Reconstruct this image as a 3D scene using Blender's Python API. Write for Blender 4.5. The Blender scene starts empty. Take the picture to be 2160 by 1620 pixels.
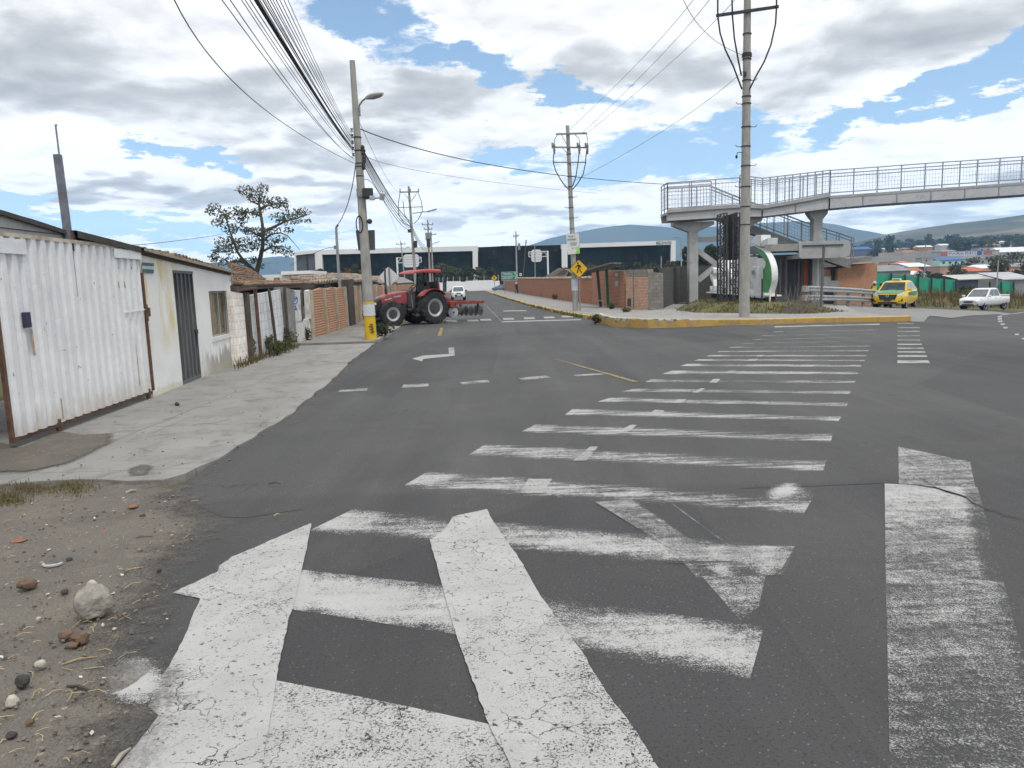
import bpy, math, random
import numpy as np
from mathutils import Vector, Matrix, noise as mnoise
random.seed(7)
R = math.radians
sc = bpy.context.scene
COL = sc.collection
# ------------------------------------------------------------------ camera
EYE = 1.9
FPX = 1560.0                      # focal length in pixels of a 2160 px wide picture
PIT = math.atan(214 / FPX)
ROLL = 0.032
_f = Vector((0, math.cos(PIT), -math.sin(PIT)))
_r0 = Vector((1, 0, 0)); _u0 = Vector((0, math.sin(PIT), math.cos(PIT)))
_R = math.cos(ROLL) * _r0 - math.sin(ROLL) * _u0
_U = math.sin(ROLL) * _r0 + math.cos(ROLL) * _u0
cam_d = bpy.data.cameras.new('camera'); cam = bpy.data.objects.new('camera', cam_d); COL.objects.link(cam)
cam_d.sensor_width = 36; cam_d.lens = 26; cam_d.clip_end = 30000; cam_d.clip_start = 0.1
cam.matrix_world = Matrix(((_R.x, _U.x, -_f.x, 0), (_R.y, _U.y, -_f.y, 0), (_R.z, _U.z, -_f.z, EYE), (0, 0, 0, 1)))
sc.camera = cam
E0 = Vector((0, 0, EYE))
def ray(x, y): return _f * FPX + _R * (x - 1080) - _U * (y - 810)
def sm(a, b, x):
    t = min(1, max(0, (x - a) / (b - a))); return t * t * (3 - 2 * t)
_PR = [(0, 0), (60, -.8), (90, -2.6), (150, -5), (270, -4.0), (455, -0.6), (525, 5.0), (650, 11), (820, 17), (1170, 30), (1800, 48), (7000, 60)]
def T(x, y):
    """height of the ground: level by the camera, falling to the right beyond the junction"""
    s = (x - 18.0) / 1.6
    near = -0.075 * 1.6 * (math.log1p(math.exp(min(s, 40))))
    near = max(near, -2.6) if y > 0 else near * max(0, 1 + y / 12)
    r = math.hypot(x, y)
    if r < 66: return near
    a = x / max(y, 1)
    w = sm(.28, .5, a)
    far = float(np.interp(r, [p[0] for p in _PR], [p[1] for p in _PR]))
    k = sm(66, 100, r)
    return near * (1 - k) * 1.0 + (far * w + near * (1 - w) * sm(900, 100, r)) * k
def G(x, y, z=0.0):
    """the point of the ground seen at a picture position"""
    d = ray(x, y); h = z
    for _ in range(12):
        t = (h - EYE) / d.z
        p = E0 + d * t
        h = z + T(p.x, p.y)
        if p.y > 400 or p.y < 0: break
    return Vector((p.x, p.y, h))
def YP(x, y, Y):
    d = ray(x, y); return E0 + d * (Y / d.y)
def DP(x, y, D): return E0 + ray(x, y) * (D / FPX)
def ZA(X, Y, py):
    """height at which the vertical line over (X, Y) crosses picture row py"""
    lo, hi = -50.0, min(1500.0, 1.5 * math.hypot(X, Y))
    for _ in range(60):
        m = (lo + hi) / 2; q = Vector((X, Y, m)) - E0
        yy = 810 - FPX * q.dot(_U) / q.dot(_f)
        if yy > py: lo = m
        else: hi = m
    return lo
def WP(A, B):
    n = Vector((B[1] - A[1], A[0] - B[0], 0)).normalized(); A = Vector((A[0], A[1], 0))
    def f(px, py, off=0.0):
        d = ray(px, py); t = (A - E0).dot(n) / d.dot(n)
        p = E0 + d * t
        m = n if n.dot(E0 - A) > 0 else -n
        return p + m * off
    return f
# ------------------------------------------------------------------ world: sky with broken cloud
SUN_EL, SUN_AZ = R(62), R(150)    # azimuth clockwise from +Y
W = bpy.data.worlds.new('World'); sc.world = W; W.use_nodes = True
nt = W.node_tree; nt.nodes.clear(); L = nt.links.new
def N(t, **k):
    n = nt.nodes.new(t)
    for a, b in k.items(): setattr(n, a, b)
    return n
def mth(op, a, b=None, c=None, clamp=False):
    n = N('ShaderNodeMath', operation=op); n.use_clamp = clamp
    for i, v in enumerate((a, b, c)):
        if v is None: continue
        if isinstance(v, (int, float)): n.inputs[i].default_value = v
        else: L(v, n.inputs[i])
    return n.outputs[0]
sky = N('ShaderNodeTexSky', sky_type='NISHITA', sun_disc=False, sun_elevation=SUN_EL, sun_rotation=SUN_AZ)
sky.air_density = 1.0; sky.dust_density = 0.6
tc = N('ShaderNodeTexCoord'); sep = N('ShaderNodeSeparateXYZ'); L(tc.outputs['Generated'], sep.inputs[0])
dx, dy, dz = sep.outputs
zc = mth('MAXIMUM', dz, 0.0)
den = mth('ADD', zc, 0.16)
cx = mth('DIVIDE', dx, den); cy = mth('DIVIDE', dy, den)
cb = N('ShaderNodeCombineXYZ'); L(cx, cb.inputs[0]); L(cy, cb.inputs[1])
def wn(scale, det, rough, off=0.0, dist=0.0, src=None):
    n = N('ShaderNodeTexNoise'); n.inputs['Scale'].default_value = scale; n.inputs['Detail'].default_value = det
    n.inputs['Roughness'].default_value = rough; n.inputs['Distortion'].default_value = dist
    a = N('ShaderNodeVectorMath', operation='ADD'); L(src or cb.outputs[0], a.inputs[0]); a.inputs[1].default_value = (off, off * .7, off * .3)
    L(a.outputs[0], n.inputs['Vector']); return n.outputs['Fac']
az = mth('ARCTAN2', dx, dy); el = mth('ARCSINE', dz)
w1 = wn(2.6, 8, .62, 3.0); w2 = wn(2.6, 8, .62, 17.0)
u = mth('ADD', az, mth('MULTIPLY', mth('SUBTRACT', w1, .5), .30))
v = mth('ADD', el, mth('MULTIPLY', mth('SUBTRACT', w2, .5), .16))
us = mth('ADD', az, mth('MULTIPLY', mth('SUBTRACT', wn(1.7, 3, .5, 31.0), .5), .42)); vs_ = mth('ADD', el, mth('MULTIPLY', mth('SUBTRACT', wn(1.9, 4, .5, 43.0), .5), .15))
def blob(px, py, rx, ry, tilt=0.0, u=u, v=v):
    d = ray(px, py).normalized(); u0 = math.atan2(d.x, d.y); v0 = math.asin(d.z)
    a = rx / FPX; b = ry / FPX; t = R(tilt)
    du = mth('SUBTRACT', u, u0); dv = mth('SUBTRACT', v, v0)
    p = mth('ADD', mth('MULTIPLY', du, math.cos(t) / a), mth('MULTIPLY', dv, math.sin(t) / a))
    q = mth('ADD', mth('MULTIPLY', du, -math.sin(t) / b), mth('MULTIPLY', dv, math.cos(t) / b))
    r2 = mth('ADD', mth('MULTIPLY', p, p), mth('MULTIPLY', q, q))
    return mth('SUBTRACT', 1.0, r2, clamp=True)
def union(lst):
    o = lst[0]
    for b in lst[1:]: o = mth('MAXIMUM', o, b)
    return o
blue = union([blob(*b) for b in [
    (820, 60, 150, 66, -30), (985, 135, 105, 36, 0), (760, 0, 150, 50, 0), (1200, 205, 150, 36, -22), (1045, 335, 95, 52, -15),
    (1330, 330, 270, 62, 4), (1540, 300, 150, 70, 10), (1900, 225, 300, 38, 17), (2120, 160, 110, 28, 15), (350, 315, 110, 26, -8), (500, 355, 95, 32, -20),
    (300, 470, 330, 40, -4), (20, 425, 90, 26, 0), (640, 505, 110, 20, 0), (1250, 395, 90, 20, 5), (1490, 545, 200, 40, 0)]])
grey = union([blob(*b, u=us, v=vs_) for b in [
    (180, 205, 430, 62, 2), (60, 100, 250, 70, 0), (520, 190, 240, 50, 5), (1930, 90, 420, 85, 6), (1690, 180, 180, 55, 10), (1330, 150, 200, 55, 0),
    (860, 240, 240, 40, 8), (570, 320, 180, 40, 0), (250, 400, 330, 22, 0), (1100, 440, 260, 28, 0), (640, 415, 260, 24, 0), (1330, 490, 240, 20, 0), (1950, 440, 300, 30, 5)]])
fine = wn(2.3, 12, .60, 5.5, .2); mid = wn(1.15, 8, .58, 9.0, .3)
mask = mth('ADD', mth('MULTIPLY', blue, 1.48), mth('MULTIPLY', mth('SUBTRACT', fine, .5), 1.9))
mr = N('ShaderNodeMapRange', interpolation_type='SMOOTHSTEP'); L(mask, mr.inputs['Value'])
mr.inputs['From Min'].default_value = .26; mr.inputs['From Max'].default_value = 1.0
bl = mr.outputs[0]
# cloud tone: white crests, grey bellies
up1 = wn(2.3, 9, .55, 5.5, .2, src=None)
_shift = N('ShaderNodeVectorMath', operation='ADD'); L(cb.outputs[0], _shift.inputs[0]); _shift.inputs[1].default_value = (.012, -.07, 0)
up2 = wn(2.3, 9, .55, 5.5, .2, src=_shift.outputs[0])
relief = mth('SUBTRACT', up1, up2)  # lit and shaded sides of the clouds, put into the sky colour
tone = mth('ADD', mth('MULTIPLY', relief, 1.7), mth('ADD', mth('MULTIPLY', grey, .60), mth('ADD', mth('MULTIPLY', mth('SUBTRACT', mid, .44), 1.0), mth('MULTIPLY', mth('SUBTRACT', fine, .5), .35))))
ramp = N('ShaderNodeValToRGB'); L(tone, ramp.inputs[0])
cr = ramp.color_ramp; cr.elements[0].position = 0.0; cr.elements[0].color = (1.05, 1.05, 1.05, 1)
cr.elements[1].position = 1.0; cr.elements[1].color = (.375, .375, .38, 1)
for pos, c in ((.20, (.89, .88, .87, 1)), (.5, (.61, .605, .60, 1))):
    e = cr.elements.new(pos); e.color = c
SKYK = 0.13
# clouds overhead, out of view, made brighter to add light to the scene
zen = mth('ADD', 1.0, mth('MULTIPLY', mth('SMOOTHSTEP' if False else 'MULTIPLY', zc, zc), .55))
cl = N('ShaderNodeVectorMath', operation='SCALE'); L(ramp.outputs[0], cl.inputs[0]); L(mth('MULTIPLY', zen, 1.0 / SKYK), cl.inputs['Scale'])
sk = N('ShaderNodeMixRGB', blend_type='MULTIPLY'); sk.inputs[0].default_value = 1; L(sky.outputs[0], sk.inputs[1]); sk.inputs[2].default_value = (.92, 1.0, 1.06, 1)
# pale the blue towards the horizon like the picture's thin veil
veil = N('ShaderNodeMixRGB'); L(sk.outputs[0], veil.inputs[1]); veil.inputs[2].default_value = (0.46 / SKYK, .66 / SKYK, .88 / SKYK, 1)
L(mth('SUBTRACT', .55, mth('MULTIPLY', zc, .9), clamp=True), veil.inputs[0])
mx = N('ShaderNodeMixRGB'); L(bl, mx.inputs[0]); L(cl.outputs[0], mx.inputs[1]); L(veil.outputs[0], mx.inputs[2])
# low sky brightened in its colour to make up for dimming by the haze
HAZE_D, HAZE_TOP, HAZE_R = .00024, 335.0, 4200.0
od = mth('MULTIPLY', mth('MINIMUM', mth('DIVIDE', HAZE_TOP, mth('MAXIMUM', dz, .02)), HAZE_R), HAZE_D)
lift = N('ShaderNodeVectorMath', operation='SCALE'); L(mx.outputs[0], lift.inputs[0]); L(mth('POWER', 2.718, mth('MULTIPLY', od, .62)), lift.inputs['Scale'])
bg = N('ShaderNodeBackground'); L(lift.outputs[0], bg.inputs[0]); bg.inputs[1].default_value = SKYK
wo = N('ShaderNodeOutputWorld'); L(bg.outputs[0], wo.inputs[0])
# ------------------------------------------------------------------ sun (veiled by cloud, so large and soft)
sd = bpy.data.lights.new('sun', 'SUN'); sd.energy = 2.0; sd.angle = R(10); sd.color = (1, .96, .9)
sun = bpy.data.objects.new('sun', sd); COL.objects.link(sun)
_sdir = Vector((math.sin(SUN_AZ) * math.cos(SUN_EL), math.cos(SUN_AZ) * math.cos(SUN_EL), math.sin(SUN_EL)))
sun.rotation_euler = _sdir.to_track_quat('Z', 'Y').to_euler(); sun.location = (0, 0, 60)
sc.view_settings.view_transform = 'Standard'; sc.view_settings.look = 'None'; sc.view_settings.gamma = 1; sc.view_settings.use_curve_mapping = False
sc.view_settings.exposure = 0.0
sc.cycles.max_bounces = 6; sc.cycles.transparent_max_bounces = 12
sc.cycles.use_denoising = True
# ------------------------------------------------------------------ materials
MATS = {}
def nodes_of(m):
    m.use_nodes = True; t = m.node_tree; t.nodes.clear(); return t
class ND:
    """short hand for node building"""
    def __init__(s, m):
        s.m = m; s.t = nodes_of(m); s.out = s.n('ShaderNodeOutputMaterial'); s.b = s.n('ShaderNodeBsdfPrincipled'); s.l(s.b.outputs[0], s.out.inputs[0])
    def n(s, ty, **k):
        x = s.t.nodes.new(ty)
        for a, b in k.items(): setattr(x, a, b)
        return x
    def l(s, a, b): s.t.links.new(a, b)
    def co(s, kind='Object', scale=(1, 1, 1)):
        c = s.n('ShaderNodeTexCoord'); mp = s.n('ShaderNodeMapping'); mp.inputs['Scale'].default_value = scale
        if kind == 'World':
            g = s.n('ShaderNodeNewGeometry'); s.l(g.outputs['Position'], mp.inputs[0])
        else: s.l(c.outputs[kind], mp.inputs[0])
        return mp.outputs[0]
    def noise(s, v, scale, det=5, rough=.55, dist=0):
        x = s.n('ShaderNodeTexNoise'); s.l(v, x.inputs['Vector']); x.inputs['Scale'].default_value = scale; x.inputs['Detail'].default_value = det
        x.inputs['Roughness'].default_value = rough; x.inputs['Distortion'].default_value = dist; return x.outputs['Fac']
    def rng(s, f, a, b, c=0., d=1.):
        x = s.n('ShaderNodeMapRange'); s.l(f, x.inputs['Value'])
        for nme, val in (('From Min', a), ('From Max', b), ('To Min', c), ('To Max', d)): x.inputs[nme].default_value = val
        return x.outputs[0]
    def math(s, op, a, b=0.0, clamp=False):
        x = s.n('ShaderNodeMath', operation=op); x.use_clamp = clamp
        for i, q in enumerate((a, b)):
            if isinstance(q, (int, float)): x.inputs[i].default_value = q
            else: s.l(q, x.inputs[i])
        return x.outputs[0]
    def mix(s, f, a, b, bt='MIX'):
        x = s.n('ShaderNodeMixRGB', blend_type=bt)
        for i, q in enumerate((f, a, b)):
            if isinstance(q, (int, float)): x.inputs[i].default_value = q
            elif isinstance(q, tuple): x.inputs[i].default_value = (*q[:3], 1)
            else: s.l(q, x.inputs[i])
        return x.outputs[0]
    def bump(s, h, st=.3, dist=.02):
        x = s.n('ShaderNodeBump'); s.l(h, x.inputs['Height']); x.inputs['Strength'].default_value = st; x.inputs['Distance'].default_value = dist
        s.l(x.outputs[0], s.b.inputs['Normal'])
    def alpha(s, f):
        t = s.n('ShaderNodeBsdfTransparent'); x = s.n('ShaderNodeMixShader'); s.l(f, x.inputs[0]); s.l(t.outputs[0], x.inputs[1]); s.l(s.b.outputs[0], x.inputs[2]); s.l(x.outputs[0], s.out.inputs[0])
def mat(name, col, rough=.8, var=.2, scale=3., bump=0., bscale=60., metal=0., spec=.35, dirt=None, dscale=1.2, damt=.5, stretch=None, kind='Object', coat=0.):
    if name in MATS: return MATS[name]
    m = bpy.data.materials.new(name); MATS[name] = m; d = ND(m)
    v = d.co(kind, stretch or (1, 1, 1))
    lo = tuple(c * (1 - var) for c in col); hi = tuple(min(1, c * (1 + var)) for c in col)
    c = d.mix(d.rng(d.noise(v, scale, 6, .6), .3, .7), lo, hi)
    if dirt is not None:
        c = d.mix(d.math('MULTIPLY', d.rng(d.noise(v, dscale, 8, .65, .4), .66 - .3 * damt, .82 - .2 * damt), .85, True), c, dirt)
    d.l(c, d.b.inputs['Base Color'])
    d.b.inputs['Roughness'].default_value = rough; d.b.inputs['Metallic'].default_value = metal
    d.b.inputs['Specular IOR Level'].default_value = spec; d.b.inputs['Coat Weight'].default_value = coat
    if bump: d.bump(d.noise(v, bscale, 4, .6), bump)
    return m
def glass_mat(name, col, rough=.05):
    m = mat(name, col, rough, .15, 2., spec=.8); return m
def brick_mat(name, c1, c2, mortar, bw=.28, bh=.09, ms=.012, dirt=(.2, .17, .13), damt=.3, worn=.0):
    m = bpy.data.materials.new(name); MATS[name] = m; d = ND(m)
    uv = d.co('UV'); x = d.n('ShaderNodeTexBrick'); d.l(uv, x.inputs['Vector'])
    x.inputs['Color1'].default_value = (*c1, 1); x.inputs['Color2'].default_value = (*c2, 1); x.inputs['Mortar'].default_value = (*mortar, 1)
    x.inputs['Scale'].default_value = 1; x.inputs['Mortar Size'].default_value = ms; x.inputs['Brick Width'].default_value = bw; x.inputs['Row Height'].default_value = bh
    x.inputs['Bias'].default_value = -.1; x.inputs['Mortar Smooth'].default_value = .3
    o = d.co('World')
    c = d.mix(d.rng(d.noise(o, 6, 5), .3, .7), x.outputs['Color'], d.mix(1.0, x.outputs['Color'], (1.5, 1.35, 1.2), 'MULTIPLY'))
    c = d.mix(d.math('MULTIPLY', d.rng(d.noise(o, .9, 7, .65), .62 - .25 * damt, .8 - .2 * damt), .7), c, dirt)
    d.l(c, d.b.inputs['Base Color']); d.b.inputs['Roughness'].default_value = .9; d.b.inputs['Specular IOR Level'].default_value = .2
    h = d.mix(.35, x.outputs['Fac'], d.noise(o, 40, 4)); iv = d.math('SUBTRACT', 1.0, h)
    d.bump(iv, .55, .02); return m
# ------------------------------------------------------------------ mesh builder
class MB:
    def __init__(s): s.v = []; s.f = []
    def add(s, vs, fs):
        o = len(s.v); s.v += [tuple(p) for p in vs]; s.f += [tuple(i + o for i in f) for f in fs]; return s
    def quad(s, *p): return s.add(p, [tuple(range(len(p)))])
    def box(s, c, size, rz=0., M=None):
        x, y, z = [k / 2 for k in size]; q = []
        for a in (-1, 1):
            for b in (-1, 1):
                for e in (-1, 1): q.append(Vector((a * x, b * y, e * z)))
        m = M or Matrix.Rotation(rz, 3, 'Z'); c = Vector(c)
        return s.add([m @ p + c for p in q], [(0, 1, 3, 2), (4, 6, 7, 5), (0, 4, 5, 1), (2, 3, 7, 6), (0, 2, 6, 4), (1, 5, 7, 3)])
    def bar(s, a, b, w, h=None, up=(0, 0, 1)):
        a = Vector(a); b = Vector(b); h = h or w; d = (b - a)
        if d.length < 1e-6: return s
        d.normalize(); up = Vector(up)
        if abs(d.dot(up)) > .98: up = Vector((1, 0, 0)) if abs(d.x) < .9 else Vector((0, 1, 0))
        x = d.cross(up).normalized(); y = x.cross(d)
        q = [p + x * i * w / 2 + y * j * h / 2 for p in (a, b) for i, j in ((-1, -1), (1, -1), (1, 1), (-1, 1))]
        return s.add(q, [(0, 3, 2, 1), (4, 5, 6, 7), (0, 1, 5, 4), (1, 2, 6, 5), (2, 3, 7, 6), (3, 0, 4, 7)])
    def tube(s, pts, r, n=8, cap=True):
        pts = [Vector(p) for p in pts]; k = len(pts)
        rr = r if isinstance(r, (list, tuple)) else [r] * k
        ref = None; vs = []; fs = []
        for i, p in enumerate(pts):
            d = (pts[min(i + 1, k - 1)] - pts[max(i - 1, 0)]).normalized()
            if ref is None: ref = Vector((0, 0, 1)) if abs(d.z) < .9 else Vector((1, 0, 0))
            x = ref - d * ref.dot(d)
            if x.length < 1e-5: x = d.orthogonal()
            x.normalize(); ref = x; y = d.cross(x)
            for j in range(n):
                t = 2 * math.pi * j / n; vs.append(p + (x * math.cos(t) + y * math.sin(t)) * rr[i])
        for i in range(k - 1):
            for j in range(n):
                a = i * n + j; b = i * n + (j + 1) % n; fs.append((a, b, b + n, a + n))
        if cap: fs.append(tuple(range(n - 1, -1, -1))); fs.append(tuple((k - 1) * n + j for j in range(n)))
        return s.add(vs, fs)
    def prism(s, poly, vec):
        vec = Vector(vec); poly = [Vector(p) for p in poly]; n = len(poly)
        return s.add(poly + [p + vec for p in poly], [tuple(range(n - 1, -1, -1)), tuple(range(n, 2 * n))] + [(i, (i + 1) % n, (i + 1) % n + n, i + n) for i in range(n)])
    def lathe(s, prof, c, axis, n=16):
        """profile of (distance along axis, radius)"""
        c = Vector(c); ax = Vector(axis).normalized(); x = ax.orthogonal().normalized(); y = ax.cross(x); vs = []; fs = []
        for h, r in prof:
            for j in range(n):
                t = 2 * math.pi * j / n; vs.append(c + ax * h + (x * math.cos(t) + y * math.sin(t)) * max(r, 1e-4))
        for i in range(len(prof) - 1):
            for j in range(n):
                a = i * n + j; b = i * n + (j + 1) % n; fs.append((a, b, b + n, a + n))
        return s.add(vs, fs)
    def loft(s, rings, cap=True):
        n = len(rings[0]); vs = [Vector(p) for r in rings for p in r]; fs = []
        for i in range(len(rings) - 1):
            for j in range(n):
                a = i * n + j; b = i * n + (j + 1) % n; fs.append((a, b, b + n, a + n))
        if cap: fs.append(tuple(range(n - 1, -1, -1))); fs.append(tuple((len(rings) - 1) * n + j for j in range(n)))
        return s.add(vs, fs)
    def ball(s, c, r, nu=8, nv=6, sq=(1, 1, 1), jit=0.):
        c = Vector(c); vs = []; fs = []
        for i in range(nv + 1):
            ph = math.pi * i / nv
            for j in range(nu):
                t = 2 * math.pi * j / nu; q = r * (1 + random.uniform(-jit, jit))
                vs.append(c + Vector((q * math.sin(ph) * math.cos(t) * sq[0], q * math.sin(ph) * math.sin(t) * sq[1], q * math.cos(ph) * sq[2])))
        for i in range(nv):
            for j in range(nu):
                a = i * nu + j; b = i * nu + (j + 1) % nu; fs.append((a, b, b + nu, a + nu))
        return s.add(vs, fs)
    def build(s, name, m, parent=None, local=False, smooth=False, sharp=35, bevel=0., base=None, merge=False, label=None):
        vs = [Vector(v) for v in s.v]
        if parent is not None:
            if not local:
                inv = wmat(parent).inverted(); vs = [inv @ v for v in vs]
            off = Vector((0, 0, 0))
        else:
            off = Vector(base) if base is not None else Vector((sum(v.x for v in vs) / len(vs), sum(v.y for v in vs) / len(vs), min(v.z for v in vs)))
            vs = [v - off for v in vs]
        me = bpy.data.meshes.new(name); me.from_pydata([tuple(v) for v in vs], [], s.f)
        me.validate()
        uvl = me.uv_layers.new(name='UVMap'); co = me.vertices
        for p in me.polygons:
            n = p.normal
            if abs(n.z) > .8:
                for li in p.loop_indices:
                    c = co[me.loops[li].vertex_index].co; uvl.data[li].uv = (c.x, c.y)
            else:
                h = math.hypot(n.x, n.y); tx, ty = -n.y / h, n.x / h
                for li in p.loop_indices:
                    c = co[me.loops[li].vertex_index].co; uvl.data[li].uv = (c.x * tx + c.y * ty, c.z)
        if smooth:
            for p in me.polygons: p.use_smooth = True
            if sharp: me.set_sharp_from_angle(angle=R(sharp))
        if isinstance(m, (list, tuple)):
            for q in m: me.materials.append(q)
        elif m: me.materials.append(m)
        o = bpy.data.objects.new(name, me); COL.objects.link(o)
        if parent is not None: o.parent = parent
        else: o.location = off
        if bevel:
            b = o.modifiers.new('bevel', 'BEVEL'); b.width = bevel; b.segments = 2; b.limit_method = 'ANGLE'
        if label: o['label'] = label
        return o
def wmat(o):
    m = Matrix.Translation(o.location) @ o.rotation_euler.to_matrix().to_4x4()
    return wmat(o.parent) @ m if o.parent else m
def tag(o, label, cat, group=None):
    o['label'] = label; o['category'] = cat
    if group: o['group'] = group
    return o
def thing(name, label, cat, loc=(0, 0, 0), rz=0., group=None):
    o = bpy.data.objects.new(name, None); COL.objects.link(o); o.location = loc; o.rotation_euler = (0, 0, rz); o.empty_display_size = .3
    return tag(o, label, cat, group)
def struct(o, kind='structure'):
    o['kind'] = kind; return o
def dup(o, loc=None, rz=None, label=None, parent=None):
    c = o.copy(); COL.objects.link(c); c.parent = parent
    if parent is None:
        if loc is not None: c.location = loc
        if rz is not None: c.rotation_euler = (0, 0, rz)
        if label: c['label'] = label
    for ch in list(o.children): dup(ch, parent=c)
    return c
def text(mb, s, size, M, depth=.0, align='CENTER', width=None):
    """lettering as solid mesh, lying in the XY plane of M"""
    cu = bpy.data.curves.new('t', 'FONT'); cu.body = s; cu.size = size; cu.extrude = depth / 2; cu.align_x = align; cu.align_y = 'CENTER'; cu.resolution_u = 3
    o = bpy.data.objects.new('t', cu); COL.objects.link(o)
    dg = bpy.context.evaluated_depsgraph_get(); e = o.evaluated_get(dg); me = e.to_mesh()
    vs = [v.co.copy() for v in me.vertices]; fs = [tuple(p.vertices) for p in me.polygons]
    e.to_mesh_clear(); bpy.data.objects.remove(o); bpy.data.curves.remove(cu)
    if vs:
        if width:
            w = max(v.x for v in vs) - min(v.x for v in vs); k = width / w
            for v in vs: v.x *= k
        mb.add([M @ v for v in vs], fs)
    return mb
def frame(o, x, y):
    """matrix with origin o, X along x, Y along y"""
    x = Vector(x).normalized(); y = Vector(y); y = (y - x * y.dot(x)).normalized(); z = x.cross(y)
    return Matrix(((x.x, y.x, z.x, o[0]), (x.y, y.y, z.y, o[1]), (x.z, y.z, z.z, o[2]), (0, 0, 0, 1)))
# ------------------------------------------------------------------ ground materials
def asphalt_mat():
    m = bpy.data.materials.new('asphalt'); d = ND(m); w = d.co('World')
    big = d.rng(d.noise(w, .22, 5, .6), .3, .7); mid = d.rng(d.noise(w, 1.6, 6, .65), .3, .7); fine = d.noise(w, 160, 3, .7); sp = d.noise(w, 55, 2, .6)
    c = d.mix(big, (.046, .0465, .048), (.069, .069, .070))
    c = d.mix(d.math('MULTIPLY', mid, .5), c, (.054, .0535, .053))
    c = d.mix(d.rng(fine, .36, .66), c, d.mix(1.0, c, (1.6, 1.58, 1.55), 'MULTIPLY'))
    c = d.mix(d.rng(sp, .34, .44, .55, 0), c, (.028, .028, .030))
    vo = d.n('ShaderNodeTexVoronoi'); d.l(w, vo.inputs['Vector']); vo.inputs['Scale'].default_value = 75
    ch = d.n('ShaderNodeSeparateColor'); d.l(vo.outputs['Color'], ch.inputs[0])
    c = d.mix(d.math('MULTIPLY', d.math('GREATER_THAN', ch.outputs[0], .955), d.math('LESS_THAN', vo.outputs['Distance'], .36)), c, (.17, .165, .155))
    # fine cracking in patches
    wv = d.n('ShaderNodeVectorMath', operation='ADD'); d.l(w, wv.inputs[0])
    nz = d.n('ShaderNodeTexNoise'); d.l(w, nz.inputs['Vector']); nz.inputs['Scale'].default_value = 3.; nz.inputs['Detail'].default_value = 6
    sc_ = d.n('ShaderNodeVectorMath', operation='SCALE'); d.l(nz.outputs['Color'], sc_.inputs[0]); sc_.inputs['Scale'].default_value = .5; d.l(sc_.outputs[0], wv.inputs[1])
    ve = d.n('ShaderNodeTexVoronoi', feature='DISTANCE_TO_EDGE'); d.l(wv.outputs[0], ve.inputs['Vector']); ve.inputs['Scale'].default_value = .33
    cr = d.math('MULTIPLY', d.rng(ve.outputs['Distance'], .0, .006, 1, 0), d.rng(d.noise(w, .35, 4), .52, .62))
    c = d.mix(d.math('MULTIPLY', cr, .7, True), c, (.03, .03, .03))
    # oil darkening along the lanes, dusty streaks
    st = d.co('World', (.9, .09, 1)); c = d.mix(d.rng(d.noise(st, 1.1, 5), .46, .70, 0, .5), c, (.038, .038, .039))
    c = d.mix(d.rng(d.noise(w, .6, 8, .7, .6), .52, .74, 0, .42), c, (.105, .10, .092))
    # the older, coarser surface on the near side of the seam, patches and wheel tracks
    xy = d.n('ShaderNodeSeparateXYZ'); d.l(w, xy.inputs[0]); sy = d.math('ADD', xy.outputs['Y'], d.math('MULTIPLY', d.noise(w, .7, 4), .5))
    c = d.mix(d.rng(sy, 6.75, 6.95, 1, 0), c, d.mix(1., c, (.84, .84, .85), 'MULTIPLY'))
    pn_ = d.n('ShaderNodeTexVoronoi'); d.l(d.co('World', (.16, .11, 1)), pn_.inputs['Vector']); pn_.inputs['Scale'].default_value = 1; pc_ = d.n('ShaderNodeSeparateColor'); d.l(pn_.outputs['Color'], pc_.inputs[0])
    c = d.mix(d.math('GREATER_THAN', pc_.outputs[0], .72), c, d.mix(1., c, (.87, .87, .88), 'MULTIPLY'))
    c = d.mix(d.rng(d.noise(d.co('World', (1.6, .06, 1)), .8, 3), .50, .66, 0, .55), c, d.mix(1., c, (1.22, 1.22, 1.21), 'MULTIPLY'))
    c = d.mix(d.rng(d.noise(w, 1.1, 3, .5), .68, .75, 0, .5), c, (.026, .026, .027))
    d.l(c, d.b.inputs['Base Color']); d.b.inputs['Roughness'].default_value = .88; d.b.inputs['Specular IOR Level'].default_value = .25
    d.bump(d.mix(.5, fine, sp), .35, .006); return m
def concrete_mat(name, c1=(.225, .22, .208), c2=(.30, .292, .275), stain=(.125, .12, .11), joints=0.):
    m = bpy.data.materials.new(name); MATS[name] = m; d = ND(m); w = d.co('World')
    c = d.mix(d.rng(d.noise(w, .8, 7, .65), .3, .7), c1, c2)
    c = d.mix(d.rng(d.noise(w, 2.3, 8, .7, .5), .50, .72, 0, .8), c, stain); c = d.mix(d.rng(d.noise(d.co('World', (1, .35, 1)), 1.2, 7, .7, .8), .55, .7, 0, .5), c, stain)
    c = d.mix(d.rng(d.noise(w, 90, 3, .7), .35, .65, 0, .45), c, d.mix(1., c, (.6, .6, .6), 'MULTIPLY'))
    if joints:
        b = d.n('ShaderNodeTexBrick'); d.l(d.co('World'), b.inputs['Vector']); b.inputs['Scale'].default_value = 1; b.inputs['Brick Width'].default_value = joints; b.inputs['Row Height'].default_value = joints
        b.inputs['Mortar Size'].default_value = .012; b.offset = 0
        c = d.mix(d.math('MULTIPLY', b.outputs['Fac'], .5), c, (.09, .085, .08))
    d.l(c, d.b.inputs['Base Color']); d.b.inputs['Roughness'].default_value = .9; d.b.inputs['Specular IOR Level'].default_value = .25
    d.bump(d.mix(.4, d.noise(w, 70, 4, .65), d.noise(w, 6, 5)), .35, .012); return m
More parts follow.
